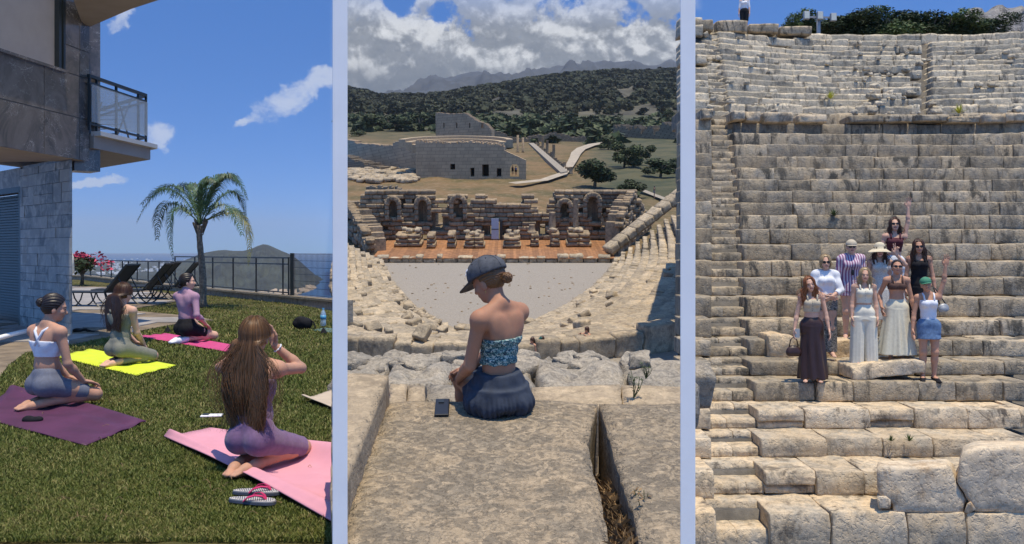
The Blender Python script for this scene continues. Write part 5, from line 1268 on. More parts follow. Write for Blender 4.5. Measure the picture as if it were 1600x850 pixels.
mb = MB(); ctr = G2(718, 216, zg+6.3)
for k in range(7):
    r0, r1 = 10.5-k*1.2, 10.5-(k+1)*1.2; z = ctr.z+.35-k*.5; n = 26
    ring = [(ctr.x+r0*math.cos(math.pi*i/n), ctr.y-12+r0*1.5*math.sin(math.pi*i/n)) for i in range(n+1)]+[(ctr.x+r1*math.cos(math.pi*i/n), ctr.y-12+r1*1.5*math.sin(math.pi*i/n)) for i in range(n, -1, -1)]
    for i in range(n): mb.prism([ring[i], ring[i+1], ring[2*n+1-i-1], ring[2*n+1-i]], z-1.5, z)
mb.build('curved_seating', M['slab_pale'], bo)
mb = MB(); a, b = G2(641, 212, zg+6.0), G2(780, 222, zg+6.0); 
t_ = thing('side_hall', 'low gabled stone hall with a pale arched opening right of the council house', 'ruined building', G2(804, 277, zg), F2)
ruin_wall(t_, 'gable_wall', M['masonry'], [(785, 277), (822, 277)], zg, [(785, 234), (790, 236), (821, 250)], [(797, 262, 811, 277), (798, 259, 810, 263), (800, 257, 808, 260)], 1.2, 1., .03, 3)
0 and ruin_wall(t_, 'gable_trim', M['slab_pale'], [(784, 277.8), (823, 277.8)], zg+3.0, [(784, 245), (822, 247)], (), .3, 30, 0)
t2 = thing('long_wall', 'long stepped ruin wall running left from the council house', 'ruin wall', G2(600, 264, zg), F2)
ruin_wall(t2, 'wall_body', M['masonry'], [(531, 250), (652, 268)], zg, [(531, 218), (552, 219), (556, 224), (585, 226), (612, 228), (618, 221), (652, 220)], (), 1.6, 3, .15, 4)
ruin_wall(t2, 'broken_core', M['rubble'], [(531, 262), (600, 270)], zg-.3, [(531, 243), (560, 252), (585, 260), (600, 266)], (), 2.5, 3, .3, 5)
t3 = thing('broken_ruin', 'tall broken ruin blocks in a row at the right edge of the valley', 'ruin', G2(1010, 218, zg), F2)
ruin_wall(t3, 'wall_body', M['rubble'], [(958, 216), (1075, 220)], zg, [(955, 197), (975, 196), (978, 203), (988, 198), (998, 200), (1003, 208), (1012, 196), (1018, 198), (1022, 209), (1034, 194), (1050, 196), (1055, 206), (1075, 208)], (), 5, 2, .7, 6)
t4 = thing('street_wall', 'low rubble wall line crossing the valley between street and ruins', 'ruin wall', G2(880, 222, zg), F2)
ruin_wall(t4, 'wall_body', M['rubble'], [(768, 224), (960, 221)], zg, [(768, 203), (780, 204), (792, 212), (815, 218), (840, 212), (870, 208), (890, 213), (930, 214), (960, 215)], (), 2.5, 2, .4, 7)
# colonnaded street
t5 = thing('ancient_street', 'straight paved street with column stumps descending past the gabled hall', 'ruin', G2(858, 250, zg), F2)
mb = MB(); s0, s1_ = [G2(826, 226, zg), G2(834, 226, zg), G2(887, 272, zg), G2(876, 274, zg)], 0
mb.prism([(p.x, p.y) for p in s0], zg-.6, zg+.55); mb.build('paving', M['slab_grey'], t5)
for k in range(17):
    u = k/16; p = G2(838+54*u, 226+46*u, zg); m_ = MB(); h_ = random.Random(k).choice([.6, .9, 1.3, .7]) if k not in (3, 5, 8) else 3.4
    m_.lathe([(.42, 0), (.36, .2), (.33, h_), (.36, h_+.05)], (p.x, p.y, zg), 8); m_.build('column', M['ruin'], t5, smooth=True)
mb = MB()
for px, h_ in ((809, 4.5), (817, 3.8)): p = G2(px, 238, zg); mb = MB(); mb.lathe([(.4, 0), (.32, .2), (.28, h_)], (p.x, p.y, zg), 8); mb.build('column', M['ruin'], t5, smooth=True)
# fallen masonry in front of the long wall
pl = Pile(); rr = random.Random(31); sm = lib(M['bowl_i'], 5, (1, .7, .5), .12, .06, (3, 2, 2), s0=200)
for k in range(170):
    px = rr.uniform(535, 650); py = 262+rr.random()*20-(px-535)*.03+4
    if py > 283: continue
    p = G2(px, py, zg); s_ = rr.uniform(.5, 1.9); pl.add(rr.choice(sm), (p.x, p.y, zg+.1), (s_*1.3, s_, s_*.5), rr.uniform(0, 3))
fal = thing('fallen_masonry', 'rubble and fallen blocks strewn below the long stepped wall', 'rubble', G2(590, 275, zg), F2); pl.build(fal, limit=0, rest='rubble_stones', mat_=M['bowl_i'])
# ------------------------------------------------------------------ stage building
ZS = -14.5
blk = lib(M['ruin'], 10, (1, .8, .45), .02, .014, (4, 2, 3), s0=40)
sk = thing('stage_building', 'ruined two storey theatre stage wall with arched niches behind the planked stage', 'ruin', G2(775, 374, ZS), F2)
Ysk = G2(775, 373, ZS).y
prof = [(556, 311), (575, 306), (578, 294), (626, 295), (632, 300), (636, 308), (641, 301), (668, 297), (676, 304), (684, 315), (690, 330), (697, 330), (702, 312), (706, 303), (722, 303), (730, 318), (742, 320), (747, 311), (752, 305), (762, 302), (764, 311), (790, 318), (812, 318), (818, 303), (828, 301), (831, 320), (836, 334), (857, 334), (862, 320), (866, 300), (895, 298), (922, 296), (938, 298), (962, 300), (985, 298)]
holes = [(609, 313, 619, 338), (655, 313, 666, 340), (710, 311, 722, 338), (765, 345, 782, 382), (580, 337, 596, 356), (680, 333, 692, 356), (919, 309, 933, 338), (877, 317, 888, 335), (843, 350, 852, 372), (657, 366, 668, 380), (937, 338, 948, 358)]
pl = Pile(); ch_ = .46; mpx = Ysk/FPX; rr = random.Random(6)
for row in range(14):
    z = ZS+row*ch_; px = 556+rr.uniform(0, 8)
    while px < 986:
        L = rr.uniform(.7, 1.5); x1 = px+L/mpx; cx = (px+x1)/2; X = (cx-800)*mpx; c = (X, Ysk+rr.uniform(-.09, .12), z+ch_/2); ppx, ppy = pix2((X, Ysk, z+ch_/2))
        yt = np.interp(cx, [a[0] for a in prof], [a[1] for a in prof])
        bad = ppy < yt-1 or any(h[0]-4 < cx < h[2]+4 and h[1]-2 < ppy < h[3]+2 for h in holes)
        if not bad: pl.add(rr.choice(blk), c, (L*.985, .95, ch_*.97), rr.uniform(-.015, .015))
        px = x1
pl.build(sk, mat_=M['ruin_i'])
# core wall behind the facing stones, niches get their recess
ruin_wall(sk, 'wall_core', M['ruin_i'], [(560, 372.0), (986, 372.0)], ZS, [(a, b+5) for a, b in prof], [h for h in holes if h[3] > 341] , .8, 2, .1, 9)
ruin_wall(sk, 'back_room_wall', M['rubble'], [(573, 346), (990, 346)], ZS+0, [(560, 308), (575, 292), (626, 294), (640, 310), (676, 312), (690, 318), (860, 322), (866, 301), (900, 299), (990, 302)], [(684, 300, 700, 350), (770, 318, 860, 352)], 1.2, 3, .2, 10)
for hx0, hy0, hx1, hy1 in holes[:3]+holes[6:8]:           # arch stones round the niches
    cx = (hx0+hx1)/2*1.; X = (cx-800)*mpx; zt_ = ray2(cx, hy0+5).z*Ysk; r = (hx1-hx0)/2*mpx+.28
    for k in range(7):
        a = math.pi*(k+.5)/7; o = bpy.data.objects.new('arch_stone', blk[k]); COL.objects.link(o); o.parent = sk
        o.matrix_local = Matrix.Translation(Vector((X+r*math.cos(a), Ysk-.42, zt_+r*math.sin(a)))-ORG[sk]) @ Matrix.Rotation(-(a-math.pi/2), 4, 'Y') @ Matrix.Diagonal((.42, .7, .5, 1))
    for sg in (-1, 1):
        for k in range(3): o = bpy.data.objects.new('arch_stone', blk[k+3]); COL.objects.link(o); o.parent = sk; o.matrix_local = Matrix.Translation(Vector((X+sg*(r+.02), Ysk-.42, zt_-.3-k*.55))-ORG[sk]) @ Matrix.Diagonal((.42, .6, .52, 1))
# leaning white door panel in the middle doorway
m_ = MB(); X = (773.5-800)*mpx; p0 = ray2(773, 379)*Ysk; m_.box((X, Ysk-.7, ZS+1.15), (.75, .08, 2.1)); dp = m_.build('door_panel', M['panel_blue'] if 'panel_blue' in M else plain('pale_blue_panel', (.42, .47, .55), .6, .05), None, F2); tag(dp, 'pale blue grey panel standing in the middle doorway of the stage wall', 'panel')
m_ = MB(); m_.box((X+.62, Ysk-.62, ZS+1.0), (.3, .1, 2.0)); m_.box((X, Ysk-.76, ZS+1.1), (.7, .03, .08)); m_.build('panel_brace', M['iron'], dp)
# pedestals on the stage, each a thing
for i, (px, py, wp, hp, top, lb) in enumerate([(637, 386, 44, 20, 1, 'widest stone pedestal on the left half of the stage, heaped with fragments'), (673, 388, 14, 22, 0, 'narrow rough pedestal right of the widest left pedestal'), (705, 388, 14, 24, 0, 'narrow pedestal left of the pedestal beside the middle doorway'), (741, 388, 34, 18, 1, 'broad low pedestal left of the middle doorway'),
      (800, 388, 30, 18, 1, 'broad low pedestal right of the middle doorway behind the cap'), (836, 386, 14, 20, 0, 'narrow pedestal with a small block, right of the cap'), (868, 386, 15, 22, 2, 'narrow pedestal carrying a short thick column'), (905, 386, 40, 22, 3, 'broad pedestal carrying a tall slender column')]):
    b_ = G2(px, py, ZS); s_ = b_.y/FPX; w_, h_ = wp*s_, hp*s_; t_ = thing('stage_pedestal', lb, 'pedestal', b_, F2); rr = random.Random(i); pp_ = Pile()
    for r_ in range(3):
        n_ = max(1, int(w_/1.0)); 
        for k in range(n_): L = w_*(1 if r_ == 0 else .86)/n_; pp_.add(rr.choice(blk), (b_.x-w_*(1 if r_ == 0 else .86)/2+L*(k+.5), b_.y+1.2, ZS+h_*(r_+.5)/3), (L*.98, 2.2, h_/3*.97))
    if top: 
        for k in range(int(w_*3)): pp_.add(rr.choice(sm), (b_.x+rr.uniform(-.4, .4)*w_, b_.y+1+rr.uniform(-.6, .6), ZS+h_+.15+rr.random()*.2), (.5, .45, .4), rr.uniform(0, 3))
    pp_.build(t_, limit=60, mat_=M['ruin_i'])
    if top >= 2 or i in (5,):
        H_ = {0: .8, 2: 1.9, 3: 3.2}[top]; r0 = {0: .32, 2: .36, 3: .27}[top]; m_ = MB(); m_.lathe([(r0*1.5, 0), (r0*1.4, .25), (r0*1.05, .3), (r0, .5), (r0*.85, H_), (r0*.9, H_+.1)], (b_.x-.3, b_.y+1, ZS+h_-.05), 12); m_.build('column', M['ruin'], t_, smooth=True)
# planked stage
M['plank'] = plain('orange_stage_wood', (.29, .135, .055), .7, .25, 2, rand=.22)
st = thing('wooden_stage', 'orange brown planked stage floor in front of the ruined wall', 'stage', G2(770, 404, ZS-.05), F2)
yf, yb_ = G2(770, 403.5, ZS-.05).y, Ysk+.3; pm = MB(); pm.box((0, 0, 0), (.29, 1, .06)); pme = pm.mesh('plank', M['plank'])
xl = (577-800)/FPX*yf; xr = (966-800)/FPX*yf; npl = int((xr-xl)/.30)
for k in range(npl):
    x = xl+.30*(k+.5); t = k/npl; y0 = yf+(.9 if t < .04 else 0)+random.Random(k).uniform(-.05, .05); L = yb_-y0-(1.2 if t > .96 else 0)
    o = link('plank', pme, st, loc=(x-ORG[st].x, y0+L/2-ORG[st].y, -.03), scale=(1, L, 1)); 
mb = MB(); mb.box(((xl+xr)/2, (yf+yb_)/2+.2, ZS-.35), (xr-xl, yb_-yf-.3, .5)); mb.build('understage', M['dark_stone'], st)
# front edge blocks
eb = thing('stage_kerb', 'row of pale squared stones along the front edge of the stage', 'kerb', G2(770, 410, ZO), F2); pl = Pile(); bs = lib(M['bowl'], 8, (1.2, .7, .45), .03, .025, (4, 2, 3), s0=60); rr = random.Random(5); px = 590
while px < 968:
    wpx = rr.uniform(9, 24); p = G2(px+wpx/2, 409.5, ZO); s_ = p.y/FPX; h_ = rr.uniform(.35, .75); pl.add(rr.choice(bs), (p.x, p.y, ZO+h_/2), (wpx*s_*.95, .9, h_), rr.uniform(-.08, .08)); px += wpx
pl.build(eb, mat_=M['bowl_i'])
# gravel orchestra
def gravel():
    def f(t, b, pos):
        n = t.noise(pos, 1.6, 7, .75); n2 = t.noise(pos, 9, 4, .8); n3 = t.noise(pos, .25, 4, .6)
        c = t.mix(t.ramp(n2, .3, .7), (.235, .205, .17), (.36, .32, .27)); c = t.mix(t.math('MULTIPLY', n3, .4), c, (.26, .23, .19)); c = t.mix(t.ramp(n, .62, .7), c, (.2, .18, .15))
        t.put(b.inputs['Base Color'], c); b.inputs['Roughness'].default_value = .95; bump(t, b, n2, .7, .05)
    return mat('gravel', f)
M['gravel'] = gravel()
inner = [(958, 409), (950, 430), (926, 456), (896, 478), (855, 500), (810, 517), (765, 524), (725, 523), (685, 513), (650, 494), (622, 468), (604, 440), (594, 412)]
outer = [(1078, 316), (1118, 390), (1120, 455), (1075, 508), (980, 522), (890, 533), (800, 538), (735, 539), (660, 537), (590, 534), (520, 524), (480, 450), (500, 372)]
mb = MB(); pts = [G2(x, y, ZO) for x, y in inner]; pts2 = [Vector((q.x*1.0+(1.2 if q.x > 0 else -1.2), q.y-1.0, 0)) for q in pts]; mb.prism([(q.x, q.y) for q in pts2]+[(pts2[-1].x, 84), (pts2[0].x, 84)], ZO-.5, ZO+.02)
tag(mb.build('orchestra_floor', M['gravel'], None, F2), kind='structure')
mb = MB(); rr = random.Random(8)
for k in range(150):
    px, py = rr.uniform(600, 950), rr.uniform(412, 520); p = G2(px, py, ZO)
    if in_poly(np.array([px]), np.array([py]), inner)[0]: s_ = rr.uniform(.05, .13); mb.lathe([(s_, 0), (s_*.8, s_*.5), (.01, s_*.7)], (p.x, p.y, ZO+.02), 5)
tag(mb.build('pebbles', M['ruin_i'], None, F2), 'loose pebbles scattered over the gravel orchestra', 'pebbles', kind='stuff')
# seats of the bowl
ZT = -9.95
def smooth_curve(pts, n):
    P_ = np.array([tuple(p) for p in pts]); s = np.concatenate([[0], np.cumsum(np.ones(len(P_)-1))]); u = np.linspace(0, len(P_)-1, n)
    out_ = []
    for q in u:
        i = min(int(q), len(P_)-2); f = q-i; p0, p1, p2, p3 = P_[max(i-1, 0)], P_[i], P_[i+1], P_[min(i+2, len(P_)-1)]
        out_.append(.5*((2*p1)+(-p0+p2)*f+(2*p0-5*p1+4*p2-p3)*f*f+(-p0+3*p1-3*p2+p3)*f**3))
    return np.array(out_)
NI = 240; IN = smooth_curve([G2(x, y, ZO) for x, y in inner], NI); OUT = smooth_curve([G2(x, y, ZT) for x, y in outer], NI)
NR = 11
def ringp(s_, u): i = min(max(u, 0), .9999)*(NI-1); k = int(i); f = i-k; a = IN[k]*(1-f)+IN[k+1]*f; b = OUT[k]*(1-f)+OUT[k+1]*f; return a*(1-s_)+b*s_
V = []; Q = []
for j in range(NR+1):
    for dz_ in (0, 1):
        for i in range(NI): p = IN[i]*(1-j/NR)+OUT[i]*(j/NR); V.append((min(max(p[0], -.191*p[1]), .203*p[1]), p[1], ZO+(ZT-ZO)*(j+dz_-1)/NR-.36))
nr_ = 2*(NR+1)
Q = [(r_*NI+i+1, r_*NI+i, (r_+1)*NI+i, (r_+1)*NI+i+1) for r_ in range(nr_-1) for i in range(NI-1)]
se = thing('theatre_seating', 'curved tiers of worn limestone seats around the gravel orchestra', 'theatre seating', tuple(IN[NI//2]), F2)
o = bpy.data.objects.new('seating_core', fast_mesh('seating_core', np.array(V)-np.array(ORG[se]), Q, M['dark_stone'])); COL.objects.link(o); o.parent = se
pl = Pile(); rr = random.Random(14); bowl = lib(M['bowl'], 12, (1.2, .9, .4), .03, .022, (5, 3, 3), s0=80)
for j in range(NR):
    s0, s1_ = j/NR, (j+1)/NR; u = rr.uniform(0, .01)
    while u < 1:
        p = ringp(s0, u); q = ringp(s0, u+.002); per = np.linalg.norm(q-p)/.002; L = rr.uniform(.8, 2.0)*(1.25 if .25 < u < .75 else .9); du = L/per; c0, c1 = ringp(s0, u+du/2), ringp(s1_, u+du/2)
        tg = ringp(s0, u+du)-ringp(s0, u); dep = np.linalg.norm((c1-c0)[:2]); px, py = pix2(c0)
        if 533 < px < 1074 and py < 548 and rr.random() > (.02 if u < .33 else .06):
            h_ = (ZT-ZO)/NR; ht = h_*rr.uniform(.92, 1.12); cc = c0*(1-.45)+c1*.45; z = ZO+(ZT-ZO)*j/NR+h_/2+rr.uniform(-.03, .04)
            tilt = rr.gauss(0, .02)
            pl.add(rr.choice(bowl), (cc[0], cc[1], z), (L*.95, dep*rr.uniform(.54, .62), ht), math.atan2(tg[1], tg[0])+rr.gauss(0, .018), tilt, tilt*.5)
        u += du
for k in range(95):     # broken rim at the left and loose stones
    u = rr.uniform(.66, .86) if k < 60 else rr.uniform(.1, .95); s_ = rr.uniform(.01, .10) if k < 60 else rr.uniform(.05, 1); p = ringp(s_, u); px, py = pix2(p)
    if 536 < px < 1070: z = rr.uniform(.25, .6); pl.add(rr.choice(bowl), (p[0], p[1], ZO+(ZT-ZO)*s_+.45), (z*1.2, z, z*.7), rr.uniform(0, 3), rr.gauss(0, .3), rr.gauss(0, .3))
pl.build(se, mat_=M['bowl_i'])
# sloping end wall of the seating on the right, and its ruined wings
pw = thing('end_wall', 'sloping stone parapet closing the right end of the theatre seating', 'wall', G2(968, 402, ZO), F2); a, b = Vector(ringp(0, 0)), Vector(ringp(1, 0)); a.z = ZO+.9; b.z = ZT+1.0
pl = Pile()
for k in range(9):
    p = a.lerp(b, (k+.5)/9); dv = b-a; pl.add(bs[k % 8], (p.x-.5, p.y+.6, p.z), (dv.length/9*.97, 1.3, .8), math.atan2(dv.y, dv.x), 0, -math.atan2(dv.z, dv.xy.length))
pl.build(pw, mat_=M['bowl_i'])
wgR = thing('wing_wall', 'dark leaning wing wall at the right end of the stage ruin', 'ruin wall', G2(985, 385, ZS), F2)
ruin_wall(wgR, 'wall_body', M['ruin_i'], [(966, 392), (1016, 352)], ZS, [(966, 352), (972, 325), (985, 302), (992, 306), (1000, 318), (1008, 330), (1016, 345)], (), 1.2, 2, .25, 12)
pl = Pile(); rr = random.Random(3)
A, B = G2(966, 393, ZS), G2(1016, 353, ZS)
for k in range(110):
    u = rr.random(); p = A.lerp(B, u); px, _ = pix2(p); yt = np.interp(px, [966, 985, 1016], [345, 302, 345]); zt_ = ray2(px, yt).z*p.y; z = ZS+(zt_-ZS)*(rr.random() if k > 30 else 1.0); pl.add(rr.choice(blk), (p.x-.1, p.y-.1, z), (rr.uniform(.6, 1.2), .7, .45), math.atan2(B.y-A.y, B.x-A.x)+rr.gauss(0, .1))
pl.build(wgR, mat_=M['ruin_i'])
wgL = thing('wing_wall', 'crumbled wing wall at the left end of the stage ruin', 'ruin wall', G2(560, 385, ZS), F2)
ruin_wall(wgL, 'wall_body', M['ruin_i'], [(534, 356), (578, 392)], ZS, [(534, 318), (546, 316), (556, 330), (566, 345), (578, 372)], (), 1.5, 2, .3, 13)
pl = Pile(); A, B = G2(533, 356, ZS), G2(578, 394, ZS)
for k in range(120):
    u = rr.random(); p = A.lerp(B, u); px, _ = pix2(p); yt = np.interp(px, [534, 546, 578], [318, 316, 374]); zt_ = ray2(px, yt).z*p.y; z = ZS+(zt_-ZS)*(rr.random() if k > 30 else 1.0); pl.add(rr.choice(blk), (p.x+.1, p.y-.3, z), (rr.uniform(.6, 1.3), .8, .5), math.atan2(B.y-A.y, B.x-A.x)+rr.gauss(0, .15))
pl.build(wgL, mat_=M['ruin_i'])
# ------------------------------------------------------------------ walkway wall of big blocks, rough stones, near slabs
dz = thing('walkway_wall', 'line of large upright blocks along the theatre walkway', 'wall', G2(800, 568, -10.76), F2); pl = Pile(); rr = random.Random(21)
wl_ = [(531, 568), (640, 571), (760, 574), (850, 568), (940, 560), (1000, 553), (1080, 543)]; px = 531
big = lib(M['bowl'], 8, (1.3, .6, 1.), .04, .025, (6, 2, 5), s0=120)
while px < 1074:
    wpx = rr.uniform(26, 62); y0 = np.interp(px, [a[0] for a in wl_], [a[1] for a in wl_]); y1 = np.interp(px+wpx, [a[0] for a in wl_], [a[1] for a in wl_]); A, B = G2(px, y0, -10.76), G2(px+wpx, y1, -10.76); hh = rr.uniform(.85, 1.25)
    if px+wpx > 1088: B = A+(B-A)*((1080-px)/wpx)
    if px < 665 or rr.random() > .04: pl.add(rr.choice(big), ((A.x+B.x)/2, (A.y+B.y)/2+.35, -10.76+hh/2-.05), ((B-A).length*.975, .8, hh), math.atan2(B.y-A.y, B.x-A.x)+rr.gauss(0, .015), rr.gauss(0, .03))
    px += wpx
pl.build(dz, mat_=M['bowl_i'])
mb = MB(); A = [G2(x, y+1, -10.78) for x, y in wl_]; mb.prism([(p.x, p.y+.6) for p in A]+[(7.5, 20), (-6, 20)], -11.6, -10.80); tag(mb.build('walkway', M['gravel'], None, F2), kind='structure')
rs = thing('worn_step_row', 'row of rough grey worn seat stones just below the near slabs', 'stone row', G2(800, 590, -2.9), F2); pl = Pile(); rr = random.Random(2); rough = lib(M['slab_grey'], 8, (1.2, .8, .5), .09, .055, (10, 6, 5), s0=150)
for row, (yb0, zt_) in enumerate(((571, -3.05), (589, -2.72))):
    px = 520
    while px < 1085:
        wpx = rr.uniform(60, 150); c = G2(px+wpx/2, yb0+rr.uniform(-2, 2), zt_); s_ = c.y/FPX; pl.add(rr.choice(rough), (c.x, c.y, zt_-.2+rr.uniform(-.02, .03)), (wpx*s_*.98, .78, .42), rr.gauss(0, .03), rr.gauss(0, .02)); px += wpx
for k in range(26): c = G2(rr.uniform(540, 1065), rr.uniform(566, 590), -2.85); s_ = rr.uniform(.12, .3); pl.add(rr.choice(rough), (c.x, c.y, -2.8), (s_*1.5, s_, s_*.5), rr.uniform(0, 3))
pl.build(rs, mat_=M['slab_grey'])
mb = MB(); mb.prism([(-1.15, 6.1), (1.17, 6.1), (2.0, 10.5), (-2.0, 10.5)], -3.9, -3.28); tag(mb.build('stone_bank', M['slab_grey'], None, F2), kind='structure')
def slab_obj(name, label, outline, z, h, m, seed=0, bump_=.006, res=.05):
    """a thick worn slab: outline given in the picture on level z"""
    pts = [G2(x, y, z) for x, y in outline]; bm = bmesh.new(); vs = [bm.verts.new(p) for p in pts]; f = bm.faces.new(vs)
    if f.normal.z < 0: f.normal_flip()
    bmesh.ops.triangulate(bm, faces=bm.faces[:]); 
    for _ in range(6):
        le = [e for e in bm.edges if e.calc_length() > res*2]
        if not le: break
        bmesh.ops.subdivide_edges(bm, edges=le, cuts=1); bmesh.ops.triangulate(bm, faces=[g for g in bm.faces if len(g.verts) > 3])
    bd = [e for e in bm.edges if e.is_boundary]; bv = {v for e in bd for v in e.verts}
    for v in bm.verts:
        n_ = noise.noise((v.co.x*3, v.co.y*3, seed)); n2 = noise.noise((v.co.x*11, v.co.y*11, seed+3)); v.co.z += bump_*(n_*1.5+n2)
        if v in bv: v.co.z -= .012+.012*abs(n2); v.co.x += .012*n2; v.co.y += .012*n_
    ex = bmesh.ops.extrude_edge_only(bm, edges=bd); nv_ = [g for g in ex['geom'] if isinstance(g, bmesh.types.BMVert)]
    for v in nv_: v.co.z -= .03; cx = sum((p.x for p in pts))/len(pts); v.co.x += (v.co.x-cx)*.004
    for q in range(3):
        bd2 = [e for e in bm.edges if e.is_boundary]; ex = bmesh.ops.extrude_edge_only(bm, edges=bd2)
        for v in [g for g in ex['geom'] if isinstance(g, bmesh.types.BMVert)]: v.co.z -= h/3; v.co.x += .012*noise.noise((v.co.y*8, v.co.z*8, seed)); v.co.y += .012*noise.noise((v.co.x*8, v.co.z*8, seed))
    bmesh.ops.recalc_face_normals(bm, faces=bm.faces[:])
    c = sum(pts, Vector())/len(pts); c.z = z-h
    for v in bm.verts: v.co -= c
    me = bpy.data.meshes.new(name); bm.to_mesh(me); bm.free(); me.materials.append(m)
    for p_ in me.polygons: p_.use_smooth = True
    o = link(name, me, None, F2, loc=tuple(c)); ORG[o] = c; return tag(o, label, 'stone slab')
ZN = -1.68
slab_obj('stone_slab', 'large flat weathered slab the woman in the cap sits on', [(531, 880), (531, 835), (560, 740), (608, 624), (700, 622), (820, 621), (934, 627), (923, 660), (918, 690), (924, 722), (938, 775), (955, 850), (966, 880)], ZN, .75, M['slab'], 1)
slab_obj('stone_slab', 'raised pale slab left of the seated woman, with a grey shaded side', [(520, 580), (560, 581), (606, 585), (578, 655), (545, 738), (527, 790), (515, 790)], ZN+.16, .9, M['slab_pale'], 2)
slab_obj('stone_slab', 'right hand slab beyond the wedge shaped crack full of dry grass', [(936, 628), (1078, 628), (1082, 880), (1008, 880), (990, 800), (966, 724), (952, 680)], ZN+.015, .8, M['slab'], 3)
slab_obj('stone_slab', 'pale step stone behind the seated woman on the right', [(832, 601), (968, 598), (972, 633), (826, 631)], ZN-.10, .5, M['slab_pale'], 4)
slab_obj('stone_slab', 'pale step stone at the right edge behind the cracked slab', [(971, 598), (1082, 600), (1084, 634), (974, 633)], ZN-.11, .5, M['slab_pale'], 5)
slab_obj('stone_slab', 'short pale step block left of the seated woman', [(610, 597), (636, 597), (634, 630), (607, 630)], ZN-.07, .5, M['slab_pale'], 6)
slab_obj('stone_slab', 'second pale step block left of the seated woman', [(638, 598), (664, 599), (664, 630), (636, 630)], ZN-.08, .5, M['slab_pale'], 7)
slab_obj('stone_slab', 'grey step stone directly behind the seated woman', [(667, 598), (829, 600), (824, 632), (666, 632)], ZN-.10, .5, M['slab_grey'], 8)
mb = MB(); mb.prism([(-.5, 2.6), (.49, 2.6), (1.0, 5.2), (-1.0, 5.2)], ZN-1.6, ZN-.42); tag(mb.build('rubble_bed', M['dirt'], None, F2), kind='structure')
# dry grass filling the crack
mb = MB(); rr = random.Random(12)
for k in range(1500):
    v = rr.random()**.8; y = 700+150*v; x0, x1 = np.interp(y, [700, 722, 775, 850], [922, 926, 940, 956]), np.interp(y, [700, 724, 800, 850], [958, 966, 988, 1002]); c = G2(rr.uniform(x0, x1), y, ZN); c.z = ZN-.24+.12*v+rr.uniform(-.05, .08); a, el_ = rr.uniform(0, 6.28), rr.uniform(-.2, .9); L = rr.uniform(.03, .11); d_ = Vector((math.cos(a)*math.cos(el_), math.sin(a)*math.cos(el_), math.sin(el_)))*L
    wv = Vector((-math.sin(a), math.cos(a), 0))*rr.uniform(.0012, .003); mb.add([c-wv, c+wv, c+d_*.6+Vector((0, 0, .012))+wv*.7, c+d_-Vector((0, 0, .01))], [(0, 1, 2), (0, 2, 3)])
tag(mb.build('dry_grass', M['dry'], None, F2), 'dry brown grass filling the wedge shaped crack between slabs', 'dry grass', kind='stuff')
def sprig(label, px, py, z, H, n, m, seed, leafy=True, cat='plant'):
    b_ = G2(px, py, z); t_ = thing('small_plant', label, cat, b_, F2); rr = random.Random(seed); mb = MB(); ml = MB()
    for k in range(n):
        a = rr.uniform(0, 6.28); tip = Vector((math.cos(a)*H*.4*rr.random(), math.sin(a)*H*.4*rr.random(), H*rr.uniform(.6, 1))); mb.tube([(0, 0, 0), tip*.5+Vector((.01, 0, 0)), tip], [.004, .003, .002], 4)
        for q in range(7 if leafy else 0):
            c = tip*rr.uniform(.3, 1); a2 = rr.uniform(0, 6.28); d_ = Vector((math.cos(a2), math.sin(a2), rr.uniform(0, .6)))*H*.16; w_ = Vector((-math.sin(a2), math.cos(a2), 0))*H*.035; ml.add([c, c+d_*.5+w_, c+d_, c+d_*.5-w_], [(0, 1, 2, 3)])
    mb.build('stem', M['leaf'], t_, rel=False)
    if ml.v: tag(ml.build('leaves', m, t_, rel=False), kind='stuff')
sprig('thin leafy weed growing on the pale step right of the woman', 990, 622, ZN-.1, .17, 5, M['leaf'], 1); sprig('small star shaped green weed on the rough grey stones', 1009, 592, -2.6, .16, 10, M['leaf'], 2)
sprig('green tuft growing from the joint beside the raised left slab', 556, 742, ZN-.05, .10, 14, M['leaf'], 3); sprig('dry twigs lying at the lower end of the grass filled crack', 1000, 820, ZN-.1, .16, 8, M['dry'], 4)
# ------------------------------------------------------------------ the woman in the cap
q0_ = G2(779, 640, ZN)
pr = person('woman in a grey cap and patterned strapless top sitting with her back turned', q0_+Vector((0, 0, -.005)), F2, fwd=(-.22, .97), scale=.94)
J_ = pose('kneel', lean=(.03, .06), twist=.55, head=(.86, .50, .10), hands={'L': (-.16, .34, .10), 'R': (-.02, .40, .10)}, eh={'R': (.6, .3, -.6), 'L': (-.45, -.9, -.5)}, knees={'R': (.12, .42, .10), 'L': (-.10, .42, .10)})
sh_ = npv(0, 0, -.105)
for k in ('pel', 'belly', 'chest', 'neck', 'head', 'shR', 'shL', 'hipR', 'hipL'): J_[k] = J_[k]+sh_
for s, sg in (('R', 1), ('L', -1)):
    J_['el'+s], J_['wr'+s] = ik(J_['sh'+s], (-.20, .17, .155) if s == 'L' else (-.12, .34, .14), .275, .245, (-.1, -1, -.5) if s == 'L' else (.6, .2, -.5))
    J_['kn'+s] = npv(sg*.11-.03, .44, .06); J_['an'+s] = npv(sg*.06-.03, .50, -.33); J_['toe'+s] = J_['an'+s]+npv(0, .15, -.04)
P = body(J_, .87, curl=.9, hd={'L': nrm((.3, .6, -.35)), 'R': nrm((-.5, .5, -.2))}, palm={'L': (.6, -.1, -.5), 'R': (0, -.3, -1)}, bust=.004)
oH = flesh(pr, J_, P, .006, M['skin_tan'])
he, Rh, ch, Rc = J_['head'], J_['Rh'], J_['chest'], J_['Rc']
